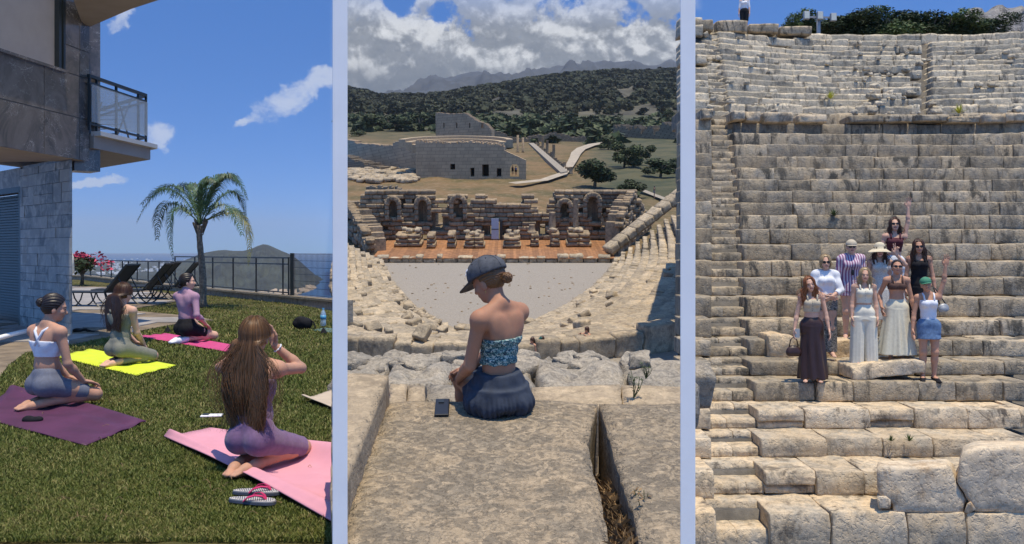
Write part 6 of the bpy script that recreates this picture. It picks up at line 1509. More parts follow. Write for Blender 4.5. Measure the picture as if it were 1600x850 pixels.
def floral():
    def f(t, b, pos):
        v = t.new('ShaderNodeTexVoronoi'); t.put(v.inputs['Vector'], pos); v.inputs['Scale'].default_value = 62; n = t.noise(pos, 70, 4, .7, 1.5)
        c = t.mix(t.ramp(n, .44, .50, smooth=False), (.012, .018, .05), (.10, .27, .26)); c = t.mix(t.ramp(n, .54, .58, smooth=False), c, (.60, .60, .52)); c = t.mix(t.ramp(v.outputs['Distance'], .25, .32, 1, 0), c, (.02, .07, .09))
        t.put(b.inputs['Base Color'], c); b.inputs['Roughness'].default_value = .85; bump(t, b, n, .5, .006)
    return mat('floral_print', f)
M['floral'] = floral(); M['denim_dark'] = plain('navy_skirt_cloth', (.028, .038, .060), .85, .18, 30, bmp=.002)
def smock(x, y, z): return .003*np.sin(95*x+4*np.sin(60*z))*np.sin(70*z)+.0025*np.sin(120*z+30*y)
g_ = sdf_obj('top', sel(P, ['ribs', 'belly', 'bust'], .011), .005, M['floral'], oH, clips=[(ch+Rc@npv(0, 0, .0), Rc@npv(0, 0, 1)), (ch+Rc@npv(0, 0, -.155), Rc@npv(0, 0, -1))], disp=smock)
pel = J_['pel']
def skf(x, y, z):
    th = np.arctan2(y-.03, x); k = np.clip((pel[2]+.01-z)/.1, 0, 1); return k*(.0085*np.sin(25*th+3*np.sin(3*th+6*z))*(.55+.45*np.sin(5*th+1))+.006*np.sin(43*th+5*np.sin(4*th)+18*z)+.010*np.sin(3.3*th+11*z)+.006*np.sin(7*th-16*z))+.003*np.sin(50*z+3*th)*np.sin(7*th)
sdf_obj('skirt', [skirt(pel+npv(0, -.0, .11), pel+npv(0, 0, .0), .128, .171, 0, 0, e=.88, pw=.8), skirt(pel+npv(0, 0, .035), pel+npv(0, .03, -.135), .172, .188, 0, 0, e=.97, pw=.4), ell(pel+npv(0, -.02, -.06), (.192, .175, .07), None, .03), ell(pel+npv(0, .22, -.05), (.19, .26, .10), None, .04), ell(pel+npv(0, -.04, -.05), (.19, .15, .10), None, .03)], .006, M['denim_dark'], oH, disp=skf, clips=[((0, 0, .006), (0, 0, -1))])
m_ = MB(); 
c_, cl_ = hair_cap(J_, .010, -.03, .03); sdf_obj('hair', c_, .005, M['h_blond'] if False else M['h_light'], oH, clips=cl_, disp=groove(J_, .003, 34))
mb = MB(); rr = random.Random(9); bc = npv(0, -.125, -.025)
for k in range(46):
    ax = nrm((rr.gauss(0, 1), rr.gauss(0, 1), rr.gauss(0, 1))); u = nrm(np.cross(ax, (0, 0, 1))); v = np.cross(ax, u); a0 = rr.uniform(0, 6.28); mb.tube([he+Rh@(bc+(u*math.cos(a0+b)+v*math.sin(a0+b))*.026*rr.uniform(.85, 1.2)) for b in np.linspace(0, 4, 10)], .0045, 4)
mb.build('bun', M['h_light'], oH, smooth=True, rel=False)
def washed():
    def f(t, b, pos):
        n = t.noise(pos, 22, 6, .7); c = t.mix(t.ramp(n, .3, .72), (.040, .045, .055), (.095, .10, .115)); t.put(b.inputs['Base Color'], c); b.inputs['Roughness'].default_value = .9; bump(t, b, t.noise(pos, 400, 2), .3, .001)
    return mat('washed_grey_cotton', f)
M['washed'] = washed()
J_['head'] = he; co, cc, cR = cap_hat(J_, M['washed'], oH, 0, .095, lens=1.17)
for k in range(6):                                      # panel seams and eyelets
    a = k*math.pi/3+.26; m_ = MB(); m_.tube([cc+cR@npv(math.cos(a)*.0915*math.sin(p_), math.sin(a)*.1095*math.sin(p_), .0865*math.cos(p_)) for p_ in np.linspace(.05, 1.6, 12)], .0016, 4); m_.build('seam', M['washed'], co, smooth=True, rel=False)
    a += .5; m_ = MB(); p_ = .8; c1 = cc+cR@npv(math.cos(a)*.091*math.sin(p_), math.sin(a)*.109*math.sin(p_), .086*math.cos(p_)); m_.lathe([(.0035, -.003), (.0035, .003)], tuple(c1), 8); m_.build('eyelet', M['black'], co, rel=False)
# little white script on the front of the cap: unreadable handwriting in two lines
mb = MB(); rr = random.Random(17)
for line, (p0, wdt_, y0) in enumerate(((1.02, .62, 0), (1.24, .30, .1))):
    x = -wdt_/2+y0*0+.30
    while x < wdt_/2+.30:
        pts = []
        for q in range(7): a = math.pi/2+x+.28+q*.011; p_ = p0+.05*math.sin(q*2.1+rr.random()*1.5)*rr.choice([.6, 1, 1.4]); pts.append(cc+cR@npv(math.cos(a)*.0935*math.sin(p_), math.sin(a)*.1115*math.sin(p_), .0885*math.cos(p_)))
        mb.tube(pts, .0021, 4); x += .085+(.05 if rr.random() < .25 else 0)
mb.build('embroidered_script', M['white_sport'], co, rel=False)
m_ = MB(); e_ = he+Rh@npv(.078, -.005, -.055); m_.tube([e_+npv(0, math.cos(a)*.008, math.sin(a)*.008) for a in np.linspace(0, 6.28, 9)], .0015, 4); e_ = he+Rh@npv(-.078, -.005, -.055); m_.tube([e_+npv(0, math.cos(a)*.008, math.sin(a)*.008) for a in np.linspace(0, 6.28, 9)], .0015, 4); m_.build('earring', plain('gold', (.6, .4, .15), .3, .05, metal=1), oH, rel=False); tag(oH.children[-1], kind='stuff')
q = G2(691, 640, ZN); m_ = MB(); m_.box((q.x, q.y, ZN+.014), (.078, .25, .012), .05); ph = m_.build('phone', M['black'], None, F2); bevel(ph, .006, 3); tag(ph, 'black phone lying on the slab left of the woman in the cap', 'phone')
m_ = MB(); m_.box((q.x-.01, q.y+.075, ZN+.0225), (.03, .05, .005), .05); m_.build('camera_bump', M['iron'], ph)
# ------------------------------------------------------------------ small visitors
def small_person(label, loc, F, fwd, top, bottom, hairm_, vox=.02, kind='stand', scale=1., hands=None, hat=None, eh=None, long_hair=True, skin_=None, lean=(0, .03)):
    pr = person(label, loc, F, fwd, scale); J = pose(kind, lean=lean, hands=hands, eh=eh); P = body(J, 1.0, bust=.003, hands=vox < .018); o = flesh(pr, J, P, vox, skin_ or M['skin_warm'])
    sdf_obj('top', sel(P, ['ribs', 'belly', 'bust'], .015), vox, top, o, clips=[(J['pel']+npv(0, 0, .06), (0, 0, -1)), (J['neck']+npv(0, 0, -.02), (0, 0, 1))]); shorts(J, P, bottom, o, .6, .015, .12, vox)
    c, cl = hair_cap(J, .02, 0, .04); sdf_obj('hair', c+([cone(J['head']+npv(0, -.07, 0), J['head']+npv(0, -.10, -.28), .07, .05, .02)] if long_hair else []), vox, hairm_, o)
    if hat: cap_hat(J, hat, o)
    return o
M['blue_cloth'] = plain('blue_cloth', (.05, .13, .38), .85, .1, 20); M['red_cloth'] = plain('rust_cloth', (.30, .07, .05), .85, .1, 20); M['teal_cloth'] = plain('teal_cloth', (.03, .13, .11), .85, .1, 20)
small_person('long-haired woman taking a photo, sitting on the walkway wall', G2(917, 546, -10.55), F2, (-.7, -.6), M['black_cloth'], M['grey_sport'], M['h_brown'], .02, 'kneel', 1.0, {'R': (.02, .33, .78), 'L': (-.1, .33, .76)}, eh={'R': (1, 0, -.6), 'L': (-1, 0, -.6)})
small_person('visitor in dark top sitting by the walkway wall right behind the seated woman', G2(832, 562, -10.6), F2, (-.7, -.7), M['blue_cloth'], M['blue_cloth'], M['h_brown'], .02, 'kneel', .95)
small_person('visitor with a teal cap sitting by the walkway wall', G2(847, 560, -10.6), F2, (-.8, -.3), M['red_cloth'], M['black_cloth'], M['h_brown'], .02, 'kneel', .95, hat=M['teal_cloth'])
small_person('dark dressed visitor standing on the left inside the pale arch', G2(801, 274, zg), F2, (0, -1), M['black_cloth'], M['black_cloth'], M['h_dark'], .04, long_hair=False, scale=1.1); small_person('visitor standing on the right inside the pale arch', G2(806, 275, zg), F2, (0, -1), M['blue_cloth'], M['black_cloth'], M['h_dark'], .04, long_hair=False, scale=1.1)
small_person('walker on the path beyond the right wing of the ruin', G2(1022, 309, zg), F2, (1, 0), M['black_cloth'], M['grey_sport'], M['h_dark'], .04, long_hair=False, scale=1.0)
# path on the right, behind the theatre
mb = MB(); pts = [(1000, 296), (1016, 303), (1040, 312), (1080, 322)]
L_ = [G2(x, y-2.2, zg) for x, y in pts]; R_ = [G2(x, y+2.2, zg) for x, y in pts]; mb.add(L_+R_, [(i, i+1, 4+i+1, 4+i) for i in range(3)]); mb.v = [(x, y, ZO+.6) for x, y, z in mb.v]; tag(mb.build('grey_path', M['slab_grey'], None, F2), kind='structure')
# ================================================================== RIGHT PLACE: steep stone tiers
rows = [(-5, 905, 10.0), (-4, 802, 11.0), (-3, 737, 11.8), (-2, 686, 12.6), (-1, 640, 13.3), (0, 597, 14.0), (1, 565, 14.72), (2, 532, 15.44), (3, 500, 16.16), (4, 465, 16.9), (5, 434, 17.6), (6, 408, 18.3), (7, 381, 19.0), (8, 358, 19.8), (9, 336, 20.5), (10, 316, 21.2),
        (11, 298, 21.9), (12, 280, 22.7), (13, 262, 23.4), (14, 244, 24.2), (15, 226, 24.9), (16, 209, 25.6), (17, 193, 26.3), (18, 177, 27.2), (19, 164, 28.8), (20, 154, 29.5), (21, 145, 30.2), (22, 136, 30.9), (23, 127, 31.6), (24, 118, 32.3), (25, 109, 33.0), (26, 101, 33.7), (27, 93, 34.4), (28, 85, 35.1), (29, 78, 35.8), (30, 71, 36.5), (31, 62, 37.2), (32, 53, 38.0)]
RZ = {k: -(y-HOR)/FPX*d for k, y, d in rows}; RY = {k: y for k, y, d in rows}; RD = {k: d for k, y, d in rows}
def bend(px, k):                                   # the cavea curves towards the viewer at the left
    u = max(0, (1300-px)/215); return 1-(.004+.06*max(0, (k-10)/22))*u**1.6-(.01*max(0, (px-1450)/140)**2 if k > 15 else 0)
def TP(px, k): d = RD[k]*bend(px, k); return Vector(((px-800)/FPX*d, d, RZ[k]))
SR = lambda y: np.interp(y, [50, 60, 100, 180, 250, 300, 330, 370, 400, 450, 530, 565, 597, 640, 690, 740, 802, 900], [1112, 1115, 1124, 1140, 1150, 1155, 1158, 1160, 1162, 1165, 1170, 1173, 1180, 1184, 1190, 1197, 1204, 1212])
SL = lambda y: np.interp(y, [50, 100, 200, 300, 600, 640, 690, 740, 802, 900], [1092, 1100, 1110, 1112, 1110, 1110, 1111, 1114, 1118, 1122])
th = thing('stone_tiers', 'steep tiers of weathered grey stone seats filling the hillside', 'theatre seating', TP(1330, 0)); O3 = ORG[th]
# solid core under the seats
V = []; Q = []; cols = list(np.linspace(1068, 1640, 60)); n = len(cols); lv = []
ks = [r[0] for r in rows]
for idx, k in enumerate(ks[:-1]): lv += [(k, RZ[k]-.10, 0.50), (k+1, RZ[k]-.10, .52)]
for k, z, off in lv:
    for px in cols: p = TP(px, k); V.append((p.x-O3.x, p.y+off-O3.y, z-O3.z))
for r_ in range(len(lv)-1): Q += [(r_*n+i, r_*n+i+1, (r_+1)*n+i+1, (r_+1)*n+i) for i in range(n-1)]
o = bpy.data.objects.new('tier_core', fast_mesh('tier_core', V, Q, M['dark_stone'])); COL.objects.link(o); o.parent = th
T1 = lib(M['tier'], 14, (1.3, .8, .4), .022, .010, (12, 5, 7), chamf=.035, s0=300); T0 = lib(M['tier_clean'], 8, (1.2, .8, .4), .018, .011, (14, 6, 9), chamf=.06, s0=330); T2 = lib(M['tier_up'], 10, (1.2, .8, .4), .03, .02, (8, 4, 4), s0=360)
pl = Pile(); rr = random.Random(44)
for k, y, d in rows[1:]:
    kz0 = RZ[k-1]; h = RZ[k]-kz0; dep = (RD.get(k+1, d+.7)-d)+.15
    L = SR(y); px = L; lib_ = T0 if k <= -1 else T1 if k <= 18 else T2
    px = L
    while px < 1606:
        wpx = rr.uniform(.55, 1.05)*FPX/d if k <= 0 else rr.uniform(.5, 1.35)*FPX/d if k <= 18 else rr.uniform(.5, 1.5)*FPX/d; x1 = min(px+wpx, 1612)
        if 19 <= k and px < 1440 < x1: x1 = 1440
        if 19 <= k <= 31 and 1436 < px < 1457: px = 1458; continue
        A, B = TP(px, k), TP(x1, k); c = (A+B)/2; sk_ = rr.random()
        dy = rr.uniform(-.02, .05)+(rr.uniform(-.02, .06) if k > 18 else 0); hh = h*rr.uniform(.97, 1.03) if k <= 18 else h*rr.uniform(.9, 1.06)
        if k > 18 and sk_ < .05: px = x1; continue
        if k == 1 and 1345 < px < 1440: pass
        two = k in (-1, 0, 2, -3) and rr.random() < .35
        if two and k <= 0:
            pl.add(rr.choice(lib_), (c.x, c.y+dep/2+dy, kz0+h*.70), ((B-A).length*.985, dep, h*.58), math.atan2(B.y-A.y, B.x-A.x)); pl.add(rr.choice(lib_), (c.x, c.y+dep/2+dy+.05, kz0+h*.21), ((B-A).length*.985, dep, h*.40), math.atan2(B.y-A.y, B.x-A.x))
        else: pl.add(rr.choice(lib_), (c.x, c.y+dep/2+dy, kz0+hh/2), ((B-A).length*.985, dep, hh), math.atan2(B.y-A.y, B.x-A.x)+rr.gauss(0, .006 if k < 19 else .012), rr.gauss(0, .01 if k < 19 else .02), rr.gauss(0, .003))
        px = x1
    # stair: two half steps per row, and the short blocks left of it
    l, r = SL(y), SR(y)
    for hs_, (f0, f1) in enumerate(((0, .5), (.5, 1))):
        parts = 2 if rr.random() < .55 and k < 19 else 1; cut = l+(r-l)*rr.uniform(.3, .7)
        for a, b in ([(l, cut), (cut, r)] if parts == 2 else [(l, r)]):
            A, B = TP(a, k), TP(b, k); c = (A+B)/2; o_ = dep*(.0+.5*hs_)+.12
            pl.add(rr.choice(lib_), (c.x, c.y+o_+dep/2, kz0+h*(f0+f1)/2-.01), ((B-A).length*.985, dep, h*.5*.99), math.atan2(B.y-A.y, B.x-A.x)+rr.gauss(0, .008))
    A, B = TP(1066, k), TP(l, k); c = (A+B)/2
    if k <= 18 or rr.random() < .85: pl.add(rr.choice(lib_), (c.x, c.y+dep/2-.06+rr.uniform(-.03, .03), kz0+h*.53), ((B-A).length*.985, dep, h*rr.uniform(.98, 1.12)), 0)
# right stair of the upper tiers
for k in range(19, 32):
    h = RZ[k]-RZ[k-1]
    for q in (0, 1): A, B = TP(1440, k), TP(1457, k); pl.add(rr.choice(T2), ((A.x+B.x)/2, A.y+.75+q*.3, RZ[k-1]+h*(.25+.5*q)-.28), ((B-A).length*1.1, .7, h*.5), 0)
pl.build(th, mat_=M['tier_up_i'])
# big seats at the walkway halfway up
wk = thing('walkway_seat_row', 'row of big pale curved-top seat blocks along the middle walkway', 'stone row', TP(1250, 18)); pl = Pile(); big3 = lib(M['tier_clean'], 6, (1.2, .7, .6), .07, .02, (8, 5, 5), s0=400); bigd = lib(M['tier'], 5, (1.2, .7, .6), .05, .02, (8, 5, 5), s0=410)
for (a, b, y0, y1, lb) in ((1091, 1109, 172, 190, bigd), (1140, 1158, 175, 192, big3), (1160, 1183, 176, 194, big3), (1188, 1232, 177, 196, big3), (1240, 1285, 181, 196, big3), (1320, 1372, 180, 195, bigd), (1374, 1415, 180, 195, bigd), (1418, 1470, 180, 194, bigd), (1472, 1520, 182, 196, bigd), (1526, 1560, 178, 196, big3), (1562, 1600, 176, 194, big3)):
    d = 26.4*bend((a+b)/2, 18); A, B = P1(a, y1-1, d), P1(b, y0+(3 if a > 1300 else 1), d); pl.add(rr.choice(lb), ((A.x+B.x)/2, d, (A.z+B.z)/2), (B.x-A.x, .9, B.z-A.z), rr.gauss(0, .02))
pl.build(wk)
# loose stones, worn debris in the upper tiers
pl = Pile(); small3 = lib(M['tier_up_i'], 6, (1, .8, .6), .2, .08, (4, 3, 3), s0=420); rr = random.Random(10)
for q in range(150):
    k = rr.choice(range(18, 31)); px = rr.uniform(1086, 1600) if rr.random() < .6 else rr.gauss(1400, 45); p = TP(min(px, 1604), k); s_ = rr.uniform(.06, .22); pl.add(rr.choice(small3), (p.x, p.y+rr.uniform(-.05, .5), p.z+s_*.3), (s_*1.5, s_, s_*.8), rr.uniform(0, 3), rr.gauss(0, .3))
deb = thing('stone_debris', 'loose weathered stone debris lying over the upper tiers', 'rubble', TP(1330, 24)); pl.build(deb, limit=0, rest='debris_stones', mat_=M['tier_up_i'])
# the tilted slab under the group, two big foreground boulders
def sblock(name, label, a, b, yt0, yt1, yb0, yb1, d, dep, m, seed, rz=0, cat='stone block', amp=.02, rd=.025, chamf=.03):
    me = block_mesh(seed, ((b-a)/FPX*d, dep, (yb0-yt0)/FPX*d), rd, amp, (16, 7, 9), m, chamf); V, Q = mesh_arrays(me); w_ = (b-a)/FPX*d; z0 = -(yb0-HOR)/FPX*d; h0 = (yb0-yt0)/FPX*d; slope_t = -(yt1-yt0)/FPX*d; slope_b = -(yb1-yb0)/FPX*d
    u = V[:, 0]+.5; v = V[:, 2]+.5; X = V[:, 0]*w_; Z = (1-v)*(slope_b*u)+v*(h0+slope_t*u); Y = V[:, 1]*dep+dep/2
    o = link(name, fast_mesh(name, np.stack([X, Y, Z], 1), Q, m, True), None, F1, loc=((a+b)/2*d/FPX-800*d/FPX, d, z0)); return tag(o, label, cat)
sblock('tilted_block', 'long pale block tilted down to the left under the women in cream', 1330, 1444, 573, 560, 592, 585, 14.15, .75, M['tier_clean'], 500)
sblock('corner_block', 'warm ochre square block between the brown skirt and cream trousers', 1201, 1240, 524, 525, 562, 563, 15.3, .7, M['ochre'] if 'ochre' in M else stone('ochre_limestone', (.56, .41, .24), (.48, .40, .29), (.16, .12, .08), 1.2, .5, .02), 501)
M['ochre'] = bpy.data.materials['ochre_limestone']
sblock('corner_block', 'warm ochre square block behind the legs of the woman in patterned trousers', 1284, 1330, 529, 530, 566, 567, 15.3, .7, M['ochre'], 502)
def boulder(label, outline, d, dep, seed):
    """outline in the picture, swept back and rounded"""
    pts = [P1(x, y, d) for x, y in outline]; c = sum(pts, Vector())/len(pts); bm = bmesh.new(); N = 8; rings = []
    dense = []
    for i in range(len(pts)):
        a, b = pts[i], pts[(i+1) % len(pts)]; n_ = max(1, int((b-a).length/.06))
        for k in range(n_): dense.append(a.lerp(b, k/n_))
    for s_, yy in ((0, .0), (.55, -.0), (.85, -.0), (.96, .015), (1, .06), (1.0, dep*.5), (1.0, dep)):
        ring = []
        for p in dense:
            q = c.lerp(p, s_); q.x *= (d+yy)/d; q.z = q.z-.09*yy if q.z > c.z else q.z; q.y = d+yy; nz = noise.noise_vector(Vector((q.x*3, q.y*3+seed, q.z*3)))*.022+noise.noise_vector(Vector((q.x*9, q.y*9+seed, q.z*9)))*.012; ring.append(bm.verts.new(q+nz-c) if s_ > 0 else None)
        rings.append(ring)
    cv = bm.verts.new((0, d-c.y, 0)); n_ = len(dense)
    for i in range(n_): bm.faces.new((cv, rings[1][(i+1) % n_], rings[1][i]))
    for r_ in range(1, len(rings)-1):
        for i in range(n_): bm.faces.new((rings[r_][i], rings[r_][(i+1) % n_], rings[r_+1][(i+1) % n_], rings[r_+1][i]))
    bmesh.ops.recalc_face_normals(bm, faces=bm.faces[:]); me = bpy.data.meshes.new('boulder'); bm.to_mesh(me); bm.free(); me.materials.append(M['boulder'])
    for p_ in me.polygons: p_.use_smooth = True
    return tag(link('boulder', me, None, F1, loc=tuple(c)), label, 'boulder')
boulder('large pale squared boulder resting on the lowest tier', [(1370, 733), (1375, 730), (1420, 730), (1477, 727), (1486, 733), (1495, 757), (1509, 780), (1506, 802), (1470, 803), (1395, 803), (1394, 790), (1372, 776)], 11.06, .5, 1)
boulder('big rounded boulder leaning at the right edge of the lowest tier', [(1499, 722), (1506, 706), (1524, 699), (1560, 698), (1620, 700), (1625, 803), (1560, 803), (1525, 802), (1512, 785), (1494, 756)], 11.04, .6, 2)
boulder('small ochre stone wedged under the left corner of the squared boulder', [(1371, 776), (1384, 775), (1392, 781), (1391, 797), (1373, 796)], 11.04, .3, 3)
boulder('small stone wedged between the two big boulders', [(1510, 787), (1516, 784), (1524, 797), (1514, 803), (1507, 802)], 11.03, .25, 4)
# bright tufts on the upper tiers and moss
def tuft(label, px, k, H, m, n=60, seed=0):
    b_ = TP(px, k)+Vector((0, -.05, -.02)); rr = random.Random(seed); mb = MB()
    for q in range(n):
        a = rr.uniform(0, 6.28); e_ = rr.uniform(.2, 1.4); d_ = Vector((math.cos(a)*math.cos(e_), math.sin(a)*math.cos(e_), math.sin(e_)))*H*rr.uniform(.5, 1); w_ = Vector((-math.sin(a), math.cos(a), 0))*H*.06; mb.add([b_-w_*.4, b_+w_*.4, b_+d_*.6+w_, b_+d_], [(0, 1, 2), (0, 2, 3)])
    return tag(mb.build('weed_tuft', m), label, 'plant')
tuft('bright lime tuft growing on the upper tiers left of centre', 1297, 20, .34, M['leaf_yellow'], 60, 1); tuft('bright lime tuft on the tiers below the right stair', 1497, 18, .36, M['leaf_yellow'], 70, 2); tuft('dark green moss tuft on the seat row left of the raised arm', 1302, 9, .22, M['leaf'], 60, 3)
tuft('green weeds in the joint of the low tier, left clump', 1390, -2, .12, M['leaf'], 50, 4); tuft('green weeds in the joint of the low tier, right clump', 1418, -2, .13, M['leaf'], 50, 5)
# top of the slope: coping blocks at the left, hedge, rock, floodlights
tc_ = thing('crest_wall', 'dark squared coping stones along the top left of the tiers', 'wall', P1(1150, 45, 36)); pl = Pile(); bt = lib(M['tier'], 5, (1.5, .8, .6), .06, .02, (8, 3, 4), s0=440)
for a, b, y0, y1 in ((1070, 1116, 30, 47), (1119, 1169, 31, 50), (1171, 1218, 36, 51), (1219, 1270, 40, 54)):
    d = 37.2*bend((a+b)/2, 31); A, B = P1(a, y1, d), P1(b, y0, d); pl.add(rr.choice(bt), ((A.x+B.x)/2, d+.5, (A.z+B.z)/2), ((B.x-A.x)*.98, 1., B.z-A.z))
pl.build(tc_)
mb = MB(); a, b = P1(1040, 60, 38), P1(1640, 60, 38); mb.prism([(268/FPX*38.6, 38.6), (b.x, 38.8), (b.x*1.5, 60), (268/FPX*60, 60)], 7.5, RZ[32]-.15); tag(mb.build('crest_ground', M['dirt']), kind='structure')
for i, (px, w_, y0, m_, lb) in enumerate(((1238, 30, 22, 'leaf', 'small green bush at the left end of the crest hedge'), (1325, 60, 15, 'leaf', 'mid green bush between the two darkest crest bushes'), (1376, 60, 19, 'leaf_dark', 'dark bush tucked between the tall bush and the upper stair'), (1424, 50, 19, 'leaf', 'bush directly above the upper stair, left side'), (1475, 60, 15, 'leaf_dark', 'dark bush between the wide bright bush and the round bush'), (1258, 50, 17, 'leaf', 'dense green bush behind the floodlight mast, left of it'), (1300, 70, 22, 'leaf_dark', 'dark green bush behind the right floodlight'), (1352, 80, 14, 'leaf_dark', 'tall dark bush between the floodlights and the upper stair'), (1398, 60, 16, 'leaf', 'bush on the crest just left of the upper stair'), (1450, 70, 17, 'leaf', 'wide bright bush on the crest above the upper stair'), (1500, 66, 19, 'leaf', 'round bush on the crest right of the upper stair'), (1536, 50, 24, 'leaf_dark', 'low dark bush at the right end of the crest'))):
    b_ = P1(px, 70, 41+.6*(i % 2)); s_ = b_.y/FPX; t_ = plant('bush', lb, 'bush', b_, w_*s_*1.3, (72-y0)*s_*1.02, m_, F1, seed=20+i % 5, n=2600, lsz=.028, trunk=.05)
rockv = []; nn = 40
M['rockface'] = stone('cliff_rock', (.30, .28, .26), (.24, .24, .25), (.06, .06, .06), .35, .8, .2)
V = []
for j in range(14):
    for i in range(nn):
        px = 1480+i*4; t = j/13; y = np.interp(px, [1480, 1510, 1530, 1600, 1640], [40, 24, 18, 12, 12]); d = 62+12*t; z = np.interp(t, [0, .8, 1], [4.5, -(y-HOR)/FPX*72, -(y-HOR)/FPX*74]); V.append(((px-800)/FPX*d, d+1.2*noise.fractal((px*.03, z*.5, 0), 1, 2, 4), z+.6*noise.noise((px*.05, t*4, 2))))
Q = [(j*nn+i, j*nn+i+1, (j+1)*nn+i+1, (j+1)*nn+i) for j in range(13) for i in range(nn-1)]
o = bpy.data.objects.new('rocky_hill', fast_mesh('rocky_hill', V, Q, M['rockface'], True)); COL.objects.link(o); o.matrix_world = F1; tag(o, kind='structure')
fl = thing('floodlight_mast', 'mast with three square floodlights on a crossbar above the tiers', 'floodlight', P1(1279, 62, 39)); d = 39
m_ = MB(); a = P1(1279, 60, d); m_.tube([(a.x, d, a.z-.5), (a.x, d, P1(0, 25, d).z)], .09, 8); m_.build('mast', M['steel'] if 'steel' in M else plain('grey_steel', (.33, .34, .35), .5, .08, metal=.3), fl, smooth=True); M['steel'] = bpy.data.materials['grey_steel']
m_ = MB(); m_.bar(P1(1256, 26.5, d), P1(1304, 27.5, d), .07); m_.build('crossbar', M['steel'], fl)
M['lens'] = plain('floodlight_lens', (.62, .62, .52), .25, .05, spec=.8)
for px, py in ((1260, 24), (1281, 24.5), (1302, 27)):
    c = P1(px, py, d-.15); m_ = MB(); m_.box(tuple(c), (.26, .16, .34)); hd_ = m_.build('lamp_housing', M['steel'], fl); bevel(hd_, .02); ORG[hd_] = ORG[fl]; m_ = MB(); m_.box((c.x, c.y-.085, c.z), (.21, .012, .28)); m_.build('lens', M['lens'], hd_)
# ------------------------------------------------------------------ the people on the tiers
def stand(label, px, k, scale, **kw):
    p = TP(px, k); p.z = RZ[k]-.0; p.y += .10+.12; p.x = (px-800)/FPX*p.y
    if 'z' in kw: p.z = kw['z']
    if 'd' in kw: p.y = kw['d']; p.x = (px-800)/FPX*p.y
    pr = person(label, p, F1, kw.get('fwd', (-p.x*.035-.0, -1)), scale); J = pose('stand', lean=kw.get('lean', (0, 0)), head=kw.get('head', (0, 0, 0)), hands=kw.get('hands'), eh=kw.get('eh'), feet=kw.get('feet'))
    P = body(J, kw.get('slim', .95), curl=kw.get('curl', .5), fing=kw.get('fing'), palm=kw.get('palm'), hd=kw.get('hd'), bust=.006, hsc=1.1)
    o = flesh(pr, J, P, .0095, kw.get('skin', M['skin'])); return J, P, o
VX = .010
def low_piece(name, prims, vox, m, o, **kw):
    cov = sel(P, ['pelvis'], .013)+[part_limb(J['hip'+s], J['kn'+s], .28, .104, .095, 'b', .03) for s in 'RL']+[ell(J['pel']+npv(0, 0, -.14), (.10, .085, .10), None, .03)]
    return sdf_obj(name, list(prims)+cov, vox, m, o, clips=[(J['pel']+npv(0, 0, .125), (0, 0, 1))], **kw)
def top_piece(J, P, o, m, lo, hi, names=('ribs', 'belly', 'bust'), off=.011, name='top', disp=None, straps=True):
    g = sdf_obj(name, sel(P, list(names), off), VX, m, o, clips=[(J['chest']+J['Rc']@npv(0, 0, hi), J['Rc']@npv(0, 0, 1)), (J['chest']+J['Rc']@npv(0, 0, lo), J['Rc']@npv(0, 0, -1))], disp=disp or wrinkle(.003, 30, 4))
    if straps:
        for sg in (1, -1): m_ = MB(); C_ = lambda x, y, z: J['chest']+J['Rc']@npv(x, y, z); m_.tube([C_(sg*.07, -.11, .08), C_(sg*.08, -.07, .165), C_(sg*.082, .0, .187), C_(sg*.078, .07, .15), C_(sg*.07, .115, .06)], .014, 6); m_.build('strap', m, g, smooth=True, rel=False)
    return g
def lh(J, o, m, L=.38, wx=.13, n=150, **kw):
    n = int(n*1.5)
    c, cl = hair_cap(J, .017, 0, .028); sdf_obj('hair', c, .009, m, o, clips=cl, disp=groove(J)); return strands(J, m, o, L=L, n=n, span=kw.get('span', 142), wx=wx, wy=.05, back=.03, wave=kw.get('wave', .014), rad=.007, seg=18, tip=.35, seed=kw.get('seed', 3))
pel = lambda J, x, y, z: J['pel']+npv(x, y, z)
def fold(n, a, c=(0, 0)): return lambda x, y, z: a*np.sin(n*np.arctan2(y-c[1], x-c[0])+2*np.sin(2.3*z))*np.clip((.95-z)/.35, 0.1, 1.2)
M['brown_satin'] = plain('brown_satin', (.040, .017, .013), .42, .12, 10, spec=.5); M['beige_knit'] = plain('beige_knit', (.50, .43, .32), .85, .08, 60); M['maroon'] = plain('maroon_knit', (.075, .012, .022), .85, .1, 60); M['brown_knit'] = plain('brown_knit', (.085, .042, .032), .85, .1, 60); M['ivory'] = plain('ivory_linen', (.66, .62, .48), .85, .07, 25); M['denim'] = plain('blue_denim', (.11, .19, .33), .85, .22, 26, bmp=.001); M['green_cap'] = plain('green_cap', (.05, .22, .13), .8, .06); M['straw_hat'] = plain('cream_straw', (.62, .54, .38), .85, .1, 70)
def stripes():
    def f(t, b, pos):
        sp = t.new('ShaderNodeSeparateXYZ'); t.l.new(pos, sp.inputs[0]); s_ = t.math('SINE', t.math('MULTIPLY', sp.outputs[0], 150)); t.put(b.inputs['Base Color'], t.mix(t.ramp(s_, -.2, .2), (.25, .10, .20), (.62, .52, .58))); b.inputs['Roughness'].default_value = .85
    return mat('striped_cotton', f)
M['stripe'] = stripes()
def snake():
    def f(t, b, pos):
        v = t.noise(pos, 34, 4, .7, 2); t.put(b.inputs['Base Color'], t.mix(t.ramp(v, .45, .56), (.03, .03, .03), (.34, .32, .29))); b.inputs['Roughness'].default_value = .8
    return mat('snake_print', f)
M['snake'] = snake()
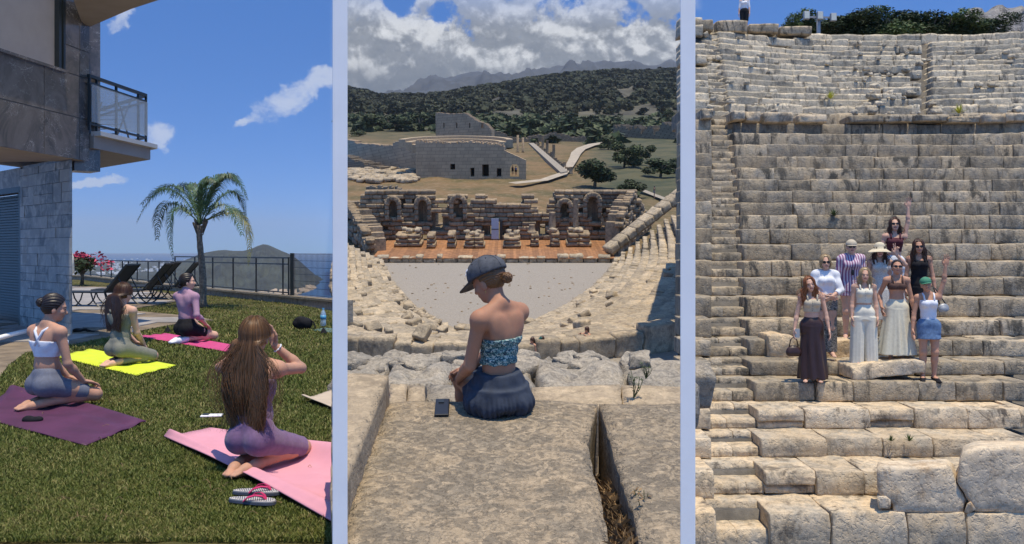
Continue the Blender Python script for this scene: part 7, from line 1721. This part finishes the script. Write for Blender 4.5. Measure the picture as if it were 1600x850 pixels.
# 1 ginger, long brown skirt
J, P, o = stand('ginger-haired woman in beige vest and long dark brown skirt holding a bag', 1268, 0, .975, d=14.08, z=RZ[0]+.0, hands={'R': (.27, .05, .845), 'L': (-.26, .05, .845)}, eh={'R': (.35, -1, 0), 'L': (-.35, -1, 0)}, head=(.05, .05, .22))
top_piece(J, P, o, M['beige_knit'], -.12, .09); low_piece('skirt', [skirt(pel(J, 0, 0, .11), pel(J, 0, 0, -.05), .115, .165, e=.72), skirt(pel(J, 0, 0, -.04), pel(J, -.02, 0, -.88), .168, .235, 0, 0, e=.75)], VX, M['brown_satin'], o, disp=fold(7, .012)); lh(J, o, M['h_ginger'], .33, .15, 190, wave=.03)
mb = MB()
for q in range(5): c = J['chest']+J['Rc']@npv(0, .125-.004*q, .05-.035*q); mb.lathe([(.006, -.003), (.006, .003)], tuple(c), 6)
mb.build('buttons', M['bark'], o, rel=False); tag(o.children[-1], kind='stuff')
w = o.matrix_world @ Vector(J['wrR']+npv(.02, .03, -.10)); bagl = w
def handbag(label, w, m, W=.22, H=.15, drop=.16):
    t_ = thing('handbag', label, 'handbag', w-Vector((0, 0, EYE))-Vector((0, 0, drop+H)))
    sdf_obj('bag_body', [ell((0, 0, H*.45), (W*.5, .055, H*.5), None, .02), cone((-W*.3, 0, H*.2), (W*.3, 0, H*.2), .055, .055, .03)], .009, m, t_); m_ = MB(); m_.tube([(-W*.32, 0, H*.8), (-W*.22, 0, H*.8+drop*.7), (0, 0, H*.8+drop), (W*.22, 0, H*.8+drop*.7), (W*.32, 0, H*.8)], .009, 6); m_.build('handle', m, t_, smooth=True, rel=False)
handbag('dark brown handbag hanging from the hand of the ginger-haired woman', w, M['brown_satin'])
ph3 = o.matrix_world @ Vector(J['wrR']+npv(-.03, .07, -.07)); m_ = MB(); m_.box((ph3.x, ph3.y, ph3.z-EYE), (.075, .012, .14), .0); pq = m_.build('phone', M['phone_grey'] if 'phone_grey' in M else plain('silver_phone', (.35, .36, .37), .3, .05)); bevel(pq, .004); tag(pq, 'silver phone in the hand of the ginger-haired woman', 'phone')
# 2 blond bob, white shirt
J, P, o = stand('woman with blond bob and sunglasses in white shirt and patterned trousers', 1290, 1, 1.0, z=RZ[1]+.06, hands={'R': (.02, .20, 1.02), 'L': (-.05, .22, 1.0)}, eh={'R': (1, -.4, -.2), 'L': (-1, -.4, -.2)}, head=(0, .02, .03), slim=1.05)
sdf_obj('shirt', sel(P, ['ribs', 'belly', 'bust', 'trap', 'armR', 'armL'], .022)+[ell(J['pel']+npv(0, 0, .05), (.165, .125, .13), None, .04)]+[part_limb(J['el'+s], J['wr'+s], .45, .055, .05) for s in 'RL'], VX, M['white_cloth'], o, clips=[(pel(J, 0, 0, -.06), (0, 0, -1)), (J['neck']+npv(0, 0, .035), nrm((0, .3, 1)))], disp=wrinkle(.005, 26, 2))
low_piece('trousers', [skirt(pel(J, 0, 0, .05), pel(J, 0, 0, -.15), .145, .17, e=.75)]+[skirt(J['hip'+s]+npv(0, 0, -.05), J['an'+s]+npv(0, 0, .0), .095, .105, 6, .006, e=.9) for s in 'RL'], VX, M['snake'], o); lh(J, o, M['h_blond'], .10, .10, 110, span=150); sunglasses(J, o)
# 3 cap, striped shirt and shorts
J, P, o = stand('person in beige cap and sunglasses wearing a purple striped shirt and shorts', 1330, 2, 1.03, hands={'R': (.24, .05, .845), 'L': (-.22, .05, .845)}, eh={'R': (.35, -1, 0), 'L': (-.35, -1, 0)}, slim=1.05)
sdf_obj('shirt', sel(P, ['ribs', 'belly', 'bust', 'trap', 'armR', 'armL'], .026)+[skirt(J['belly'], pel(J, 0, 0, -.12), .15, .19, 5, .01, e=.75)]+[part_limb(J['el'+s], J['wr'+s], .3, .058, .056) for s in 'RL'], VX, M['stripe'], o, clips=[(J['neck']+npv(0, 0, .035), nrm((0, .3, 1)))], disp=wrinkle(.006, 22, 1))
low_piece('shorts', [skirt(J['hip'+s]+npv(0, 0, .02), J['hip'+s]*.62+J['kn'+s]*.38, .10, .115, 5, .006, e=.95) for s in 'RL'], VX, M['stripe'], o); c, cl = hair_cap(J, .014, -.02, .02); sdf_obj('hair', c, .009, M['h_blond'], o, clips=cl); cap_hat(J, M['beige_knit'], o); sunglasses(J, o)
m_ = MB(); c0 = J['neck']; m_.tube([c0+npv(-.05, .03, 0), J['chest']+npv(-.03, .14, .0), J['chest']+npv(0, .15, -.06), J['chest']+npv(.03, .14, .0), c0+npv(.05, .03, 0)], .004, 5); m_.lathe([(.02, -.10), (.028, -.06), (.02, -.01)], tuple(J['chest']+npv(0, .155, -.05)), 8); m_.build('lanyard', M['black'], o, rel=False)
# 4 blond, cream vest and wide trousers
J, P, o = stand('blond woman in white buttoned vest and wide cream trousers', 1350, 1, .925, z=RZ[1]-.02, d=14.45, hands={'R': (.21, .05, .845), 'L': (-.21, .05, .845)}, eh={'R': (.35, -1, 0), 'L': (-.35, -1, 0)}, head=(0, .03, -.05))
top_piece(J, P, o, M['cream_cloth'], -.16, .10, off=.014); low_piece('trousers', [skirt(pel(J, 0, 0, .13), pel(J, 0, 0, -.14), .12, .175, e=.72)]+[skirt(J['hip'+s]+npv((.015 if s == 'R' else -.015), 0, -.06), J['an'+s]+npv((.035 if s == 'R' else -.035), .03, -.05), .116, .118, 7, .008, e=1.0, ph=2) for s in 'RL'], VX, M['cream_cloth'], o); lh(J, o, M['h_blond'], .24, .13, 150, wave=.02)
mb = MB()
for q in range(5): mb.lathe([(.006, -.003), (.006, .003)], tuple(J['chest']+J['Rc']@npv(0, .128-.003*q, .05-.04*q)), 6)
mb.build('buttons', M['bark'], o, rel=False); tag(o.children[-1], kind='stuff')
# 5 sun hat, lace dress
J, P, o = stand('woman in a cream sun hat and white lace dress', 1374, 2, .99, hands={'R': (.22, .05, .845), 'L': (-.25, .14, 1.50)}, eh={'R': (.35, -1, 0), 'L': (-.8, -.3, -1)}, head=(0, .1, 0), hd={'L': nrm((0, 0, 1))}, palm={'L': (0, 1, 0)}, curl={'R': .5, 'L': .1}, fing={'L': (1, 1, 0, 0)})
top_piece(J, P, o, M['lace'] if 'lace' in M else plain('white_lace', (.56, .53, .48), .9, .22, 70, bmp=.004), -.16, .12, name='bodice'); M['lace'] = bpy.data.materials['white_lace']; sdf_obj('dress', sel(P, ['pelvis'], .013)+[skirt(J['belly']+npv(0, 0, .05), pel(J, 0, 0, -.05), .125, .175, e=.72), skirt(pel(J, 0, 0, -.04), pel(J, 0, .02, -.58), .175, .205, 8, .012, e=.75)], VX, M['lace'], o); lh(J, o, M['h_brown'], .36, .14, 150)
he, Rh = J['head'], J['Rh']; m_ = MB(); pts = [(.085, .04), (.19, .005), (.195, -.0), (.095, .05), (.088, .10), (.07, .135), (.03, .15), (.001, .152)]; m_.lathe(pts, (0, 0, 0), 22, 1, 1.08); m_.v = [tuple(he+Rh@(np.array(v)*[1, 1, 1]+npv(0, -.005, .0-2.2*v[0]**2*.35+.0))) for v in m_.v]; m_.build('sun_hat', M['straw_hat'], o, smooth=True, rel=False)
m_ = MB(); m_.tube([he+Rh@npv(-.08, .02, .02), he+Rh@npv(-.05, .05, -.10), he+Rh@npv(0, .06, -.17), he+Rh@npv(.05, .05, -.10), he+Rh@npv(.08, .02, .02)], .004, 5); m_.build('chin_cord', M['straw_hat'], o, rel=False)
# 6 maroon top, arm straight up
J, P, o = stand('woman in maroon tank top with one arm stretched straight up', 1397, 3, 1.03, z=RZ[3]+.11, hands={'L': (-.24, .0, 1.95), 'R': (.28, .05, .845)}, eh={'L': (-1, 0, 0), 'R': (.35, -1, 0)}, head=(0, -.1, .05), hd={'L': nrm((-.1, 0, 1))}, palm={'L': (0, 1, 0)}, curl={'R': .5, 'L': .25}, lean=(-.03, 0))
top_piece(J, P, o, M['maroon'], -.15, .10); low_piece('trousers', [skirt(pel(J, 0, 0, .08), pel(J, 0, 0, -.14), .13, .175, e=.75)]+[skirt(J['hip'+s]+npv(0, 0, -.06), J['an'+s], .10, .11, 7, .008, e=.9) for s in 'RL'], VX, M['white_cloth'], o); lh(J, o, M['h_brown'], .34, .13, 150); sunglasses(J, o)
# 7 brown bandeau, cream skirt, peace sign
J, P, o = stand('woman in brown crop top and long cream skirt with sunglasses, behind the tilted block', 1401, 1, .99, z=RZ[1]+.0, d=14.5, hands={'R': (.16, .14, 1.72) if False else (.24, .04, .92), 'L': (-.26, .05, .845)}, eh={'R': (.35, -1, 0), 'L': (-.35, -1, 0)}, head=(0, -.12, -.03), skin=M['skin_warm'])
top_piece(J, P, o, M['brown_knit'], -.03, .085); low_piece('skirt', [skirt(pel(J, 0, 0, .13), pel(J, 0, 0, -.05), .115, .17, e=.72), skirt(pel(J, 0, 0, -.04), pel(J, 0, 0, -.78), .172, .30, 9, .022, e=.75, ph=1)], VX, M['ivory'], o); updo(J, M['h_dark'], o, bun=(0, -.12, .02), br=.04, scr=False, ext=.016, front=.03); sunglasses(J, o)
# 8 black dress
J, P, o = stand('woman with long dark hair and sunglasses in a long black dress', 1436, 2, 1.03, hands={'R': (.22, .05, .845), 'L': (-.24, .05, .845)}, eh={'R': (.35, -1, 0), 'L': (-.35, -1, 0)}, head=(0, .02, .08), skin=M['skin_warm'])
top_piece(J, P, o, M['black_cloth'], -.16, .10, name='bodice'); sdf_obj('dress', sel(P, ['pelvis'], .013)+[skirt(J['belly']+npv(0, 0, .05), pel(J, 0, 0, -.05), .12, .17, e=.72), skirt(pel(J, 0, 0, -.04), pel(J, 0, .02, -.62), .17, .155, 6, .008, e=.75)], VX, M['black_cloth'], o); lh(J, o, M['h_brown'], .42, .15, 170, seed=8); sunglasses(J, o)
# 9 green cap, denim skirt, waving
J, P, o = stand('woman in green cap, white tank top and denim skirt waving one arm', 1451, 0, .98, z=RZ[0]-.02, hands={'L': (-.26, .02, 1.93), 'R': (.25, .05, .845)}, eh={'L': (-1, 0, .2), 'R': (.35, -1, 0)}, head=(-.1, -.05, .18), hd={'L': nrm((-.15, 0, 1))}, palm={'L': (0, 1, 0)}, curl={'R': .5, 'L': .15}, lean=(.02, 0), skin=M['skin_warm'])
top_piece(J, P, o, M['white_sport'], -.24, .08, names=('ribs', 'belly', 'bust', 'pelvis')); low_piece('skirt', [skirt(pel(J, 0, 0, .07), pel(J, 0, 0, -.24), .135, .19, e=.74)], VX, M['denim'], o, disp=wrinkle(.003, 26, 3)); c, cl = hair_cap(J, .012, -.02, .02); sdf_obj('hair', c, .009, M['h_blond'], o, clips=cl); cap_hat(J, M['green_cap'], o)
sdf_obj('shoe', sel(P, ['footR', 'footL'], .008), .01, M['black_cloth'], o, clips=[(J['anR']+npv(0, 0, -.01), (0, 0, 1))])
w = o.matrix_world @ Vector(J['belly']+npv(-.22, .02, .12)); t_ = thing('shoulder_bag', 'small silver grey shoulder bag of the waving woman', 'bag', w-Vector((0, 0, EYE))); sdf_obj('bag_body', [ell((0, 0, 0), (.085, .045, .075), None, .02), ell((0, -.03, -.02), (.06, .03, .045), None, .02)], .009, M['steel'], t_); m_ = MB(); m_.tube([(-.06, 0, .06), (-.10, .04, .22), (-.14, .05, .34), (-.08, .10, .30), (.05, .03, .06)], .010, 5); m_.build('strap', M['black'], t_, smooth=True, rel=False)
# visitor at the very top left
J, P, o = stand('visitor in white top and dark trousers standing behind the top left coping stones', 1163, 31, 1.0, d=37.6, z=P1(0, 52, 37.6).z)
top_piece(J, P, o, M['white_cloth'], -.2, .12, names=('ribs', 'belly', 'bust', 'armR', 'armL')); shorts(J, P, M['black_cloth'], o, .95, .02, .1, .02); c, cl = hair_cap(J, .014); sdf_obj('hair', c, .012, M['h_dark'], o, clips=cl)
# ================================================================== white dividing posts between the three places
for i, (x0, x1, lb) in enumerate(((519.5, 543, 'slim white dividing wall between the lawn and the theatre slabs'), (1063, 1086.5, 'slim white dividing wall between the theatre slabs and the steep tiers'))):
    d0, d1 = 1.9, 2.25; a, b = (x0-800)/FPX, (x1-800)/FPX
    mb = MB(); mb.prism([(a*d0, d0), (b*d0, d0), (b*d1-.001, d1), (a*d1+.001, d1)], LZ-.05, .75); o = mb.build('dividing_wall', M['white_wall']); tag(o, lb, 'wall'); bevel(o, .0015, 2)
gd = MB(); gd.prism([(-60, -60), (60, -60), (60, 90), (268/FPX*90, 90), (0, 2), (-531*0-269/FPX*90, 90), (-60, 90)], -17.5, -17.0); tag(gd.build('ground', M['dirt']), kind='structure')
hz = MB(); hz.box((0, 11500, 320), (26000, 27000, 900)); hz_m = bpy.data.materials.new('haze_air'); hz_m.use_nodes = True; t = NT(hz_m.node_tree); t.n.clear()
pv = t.new('ShaderNodeVolumePrincipled'); pv.inputs['Density'].default_value = .00006; pv.inputs['Color'].default_value = (.88, .94, 1, 1); pv.inputs['Anisotropy'].default_value = .2
ou = t.new('ShaderNodeOutputMaterial'); t.l.new(pv.outputs[0], ou.inputs['Volume']); tag(hz.build('haze', hz_m), 'pale summer haze over sea, headland and far mountains', 'haze', kind='stuff')
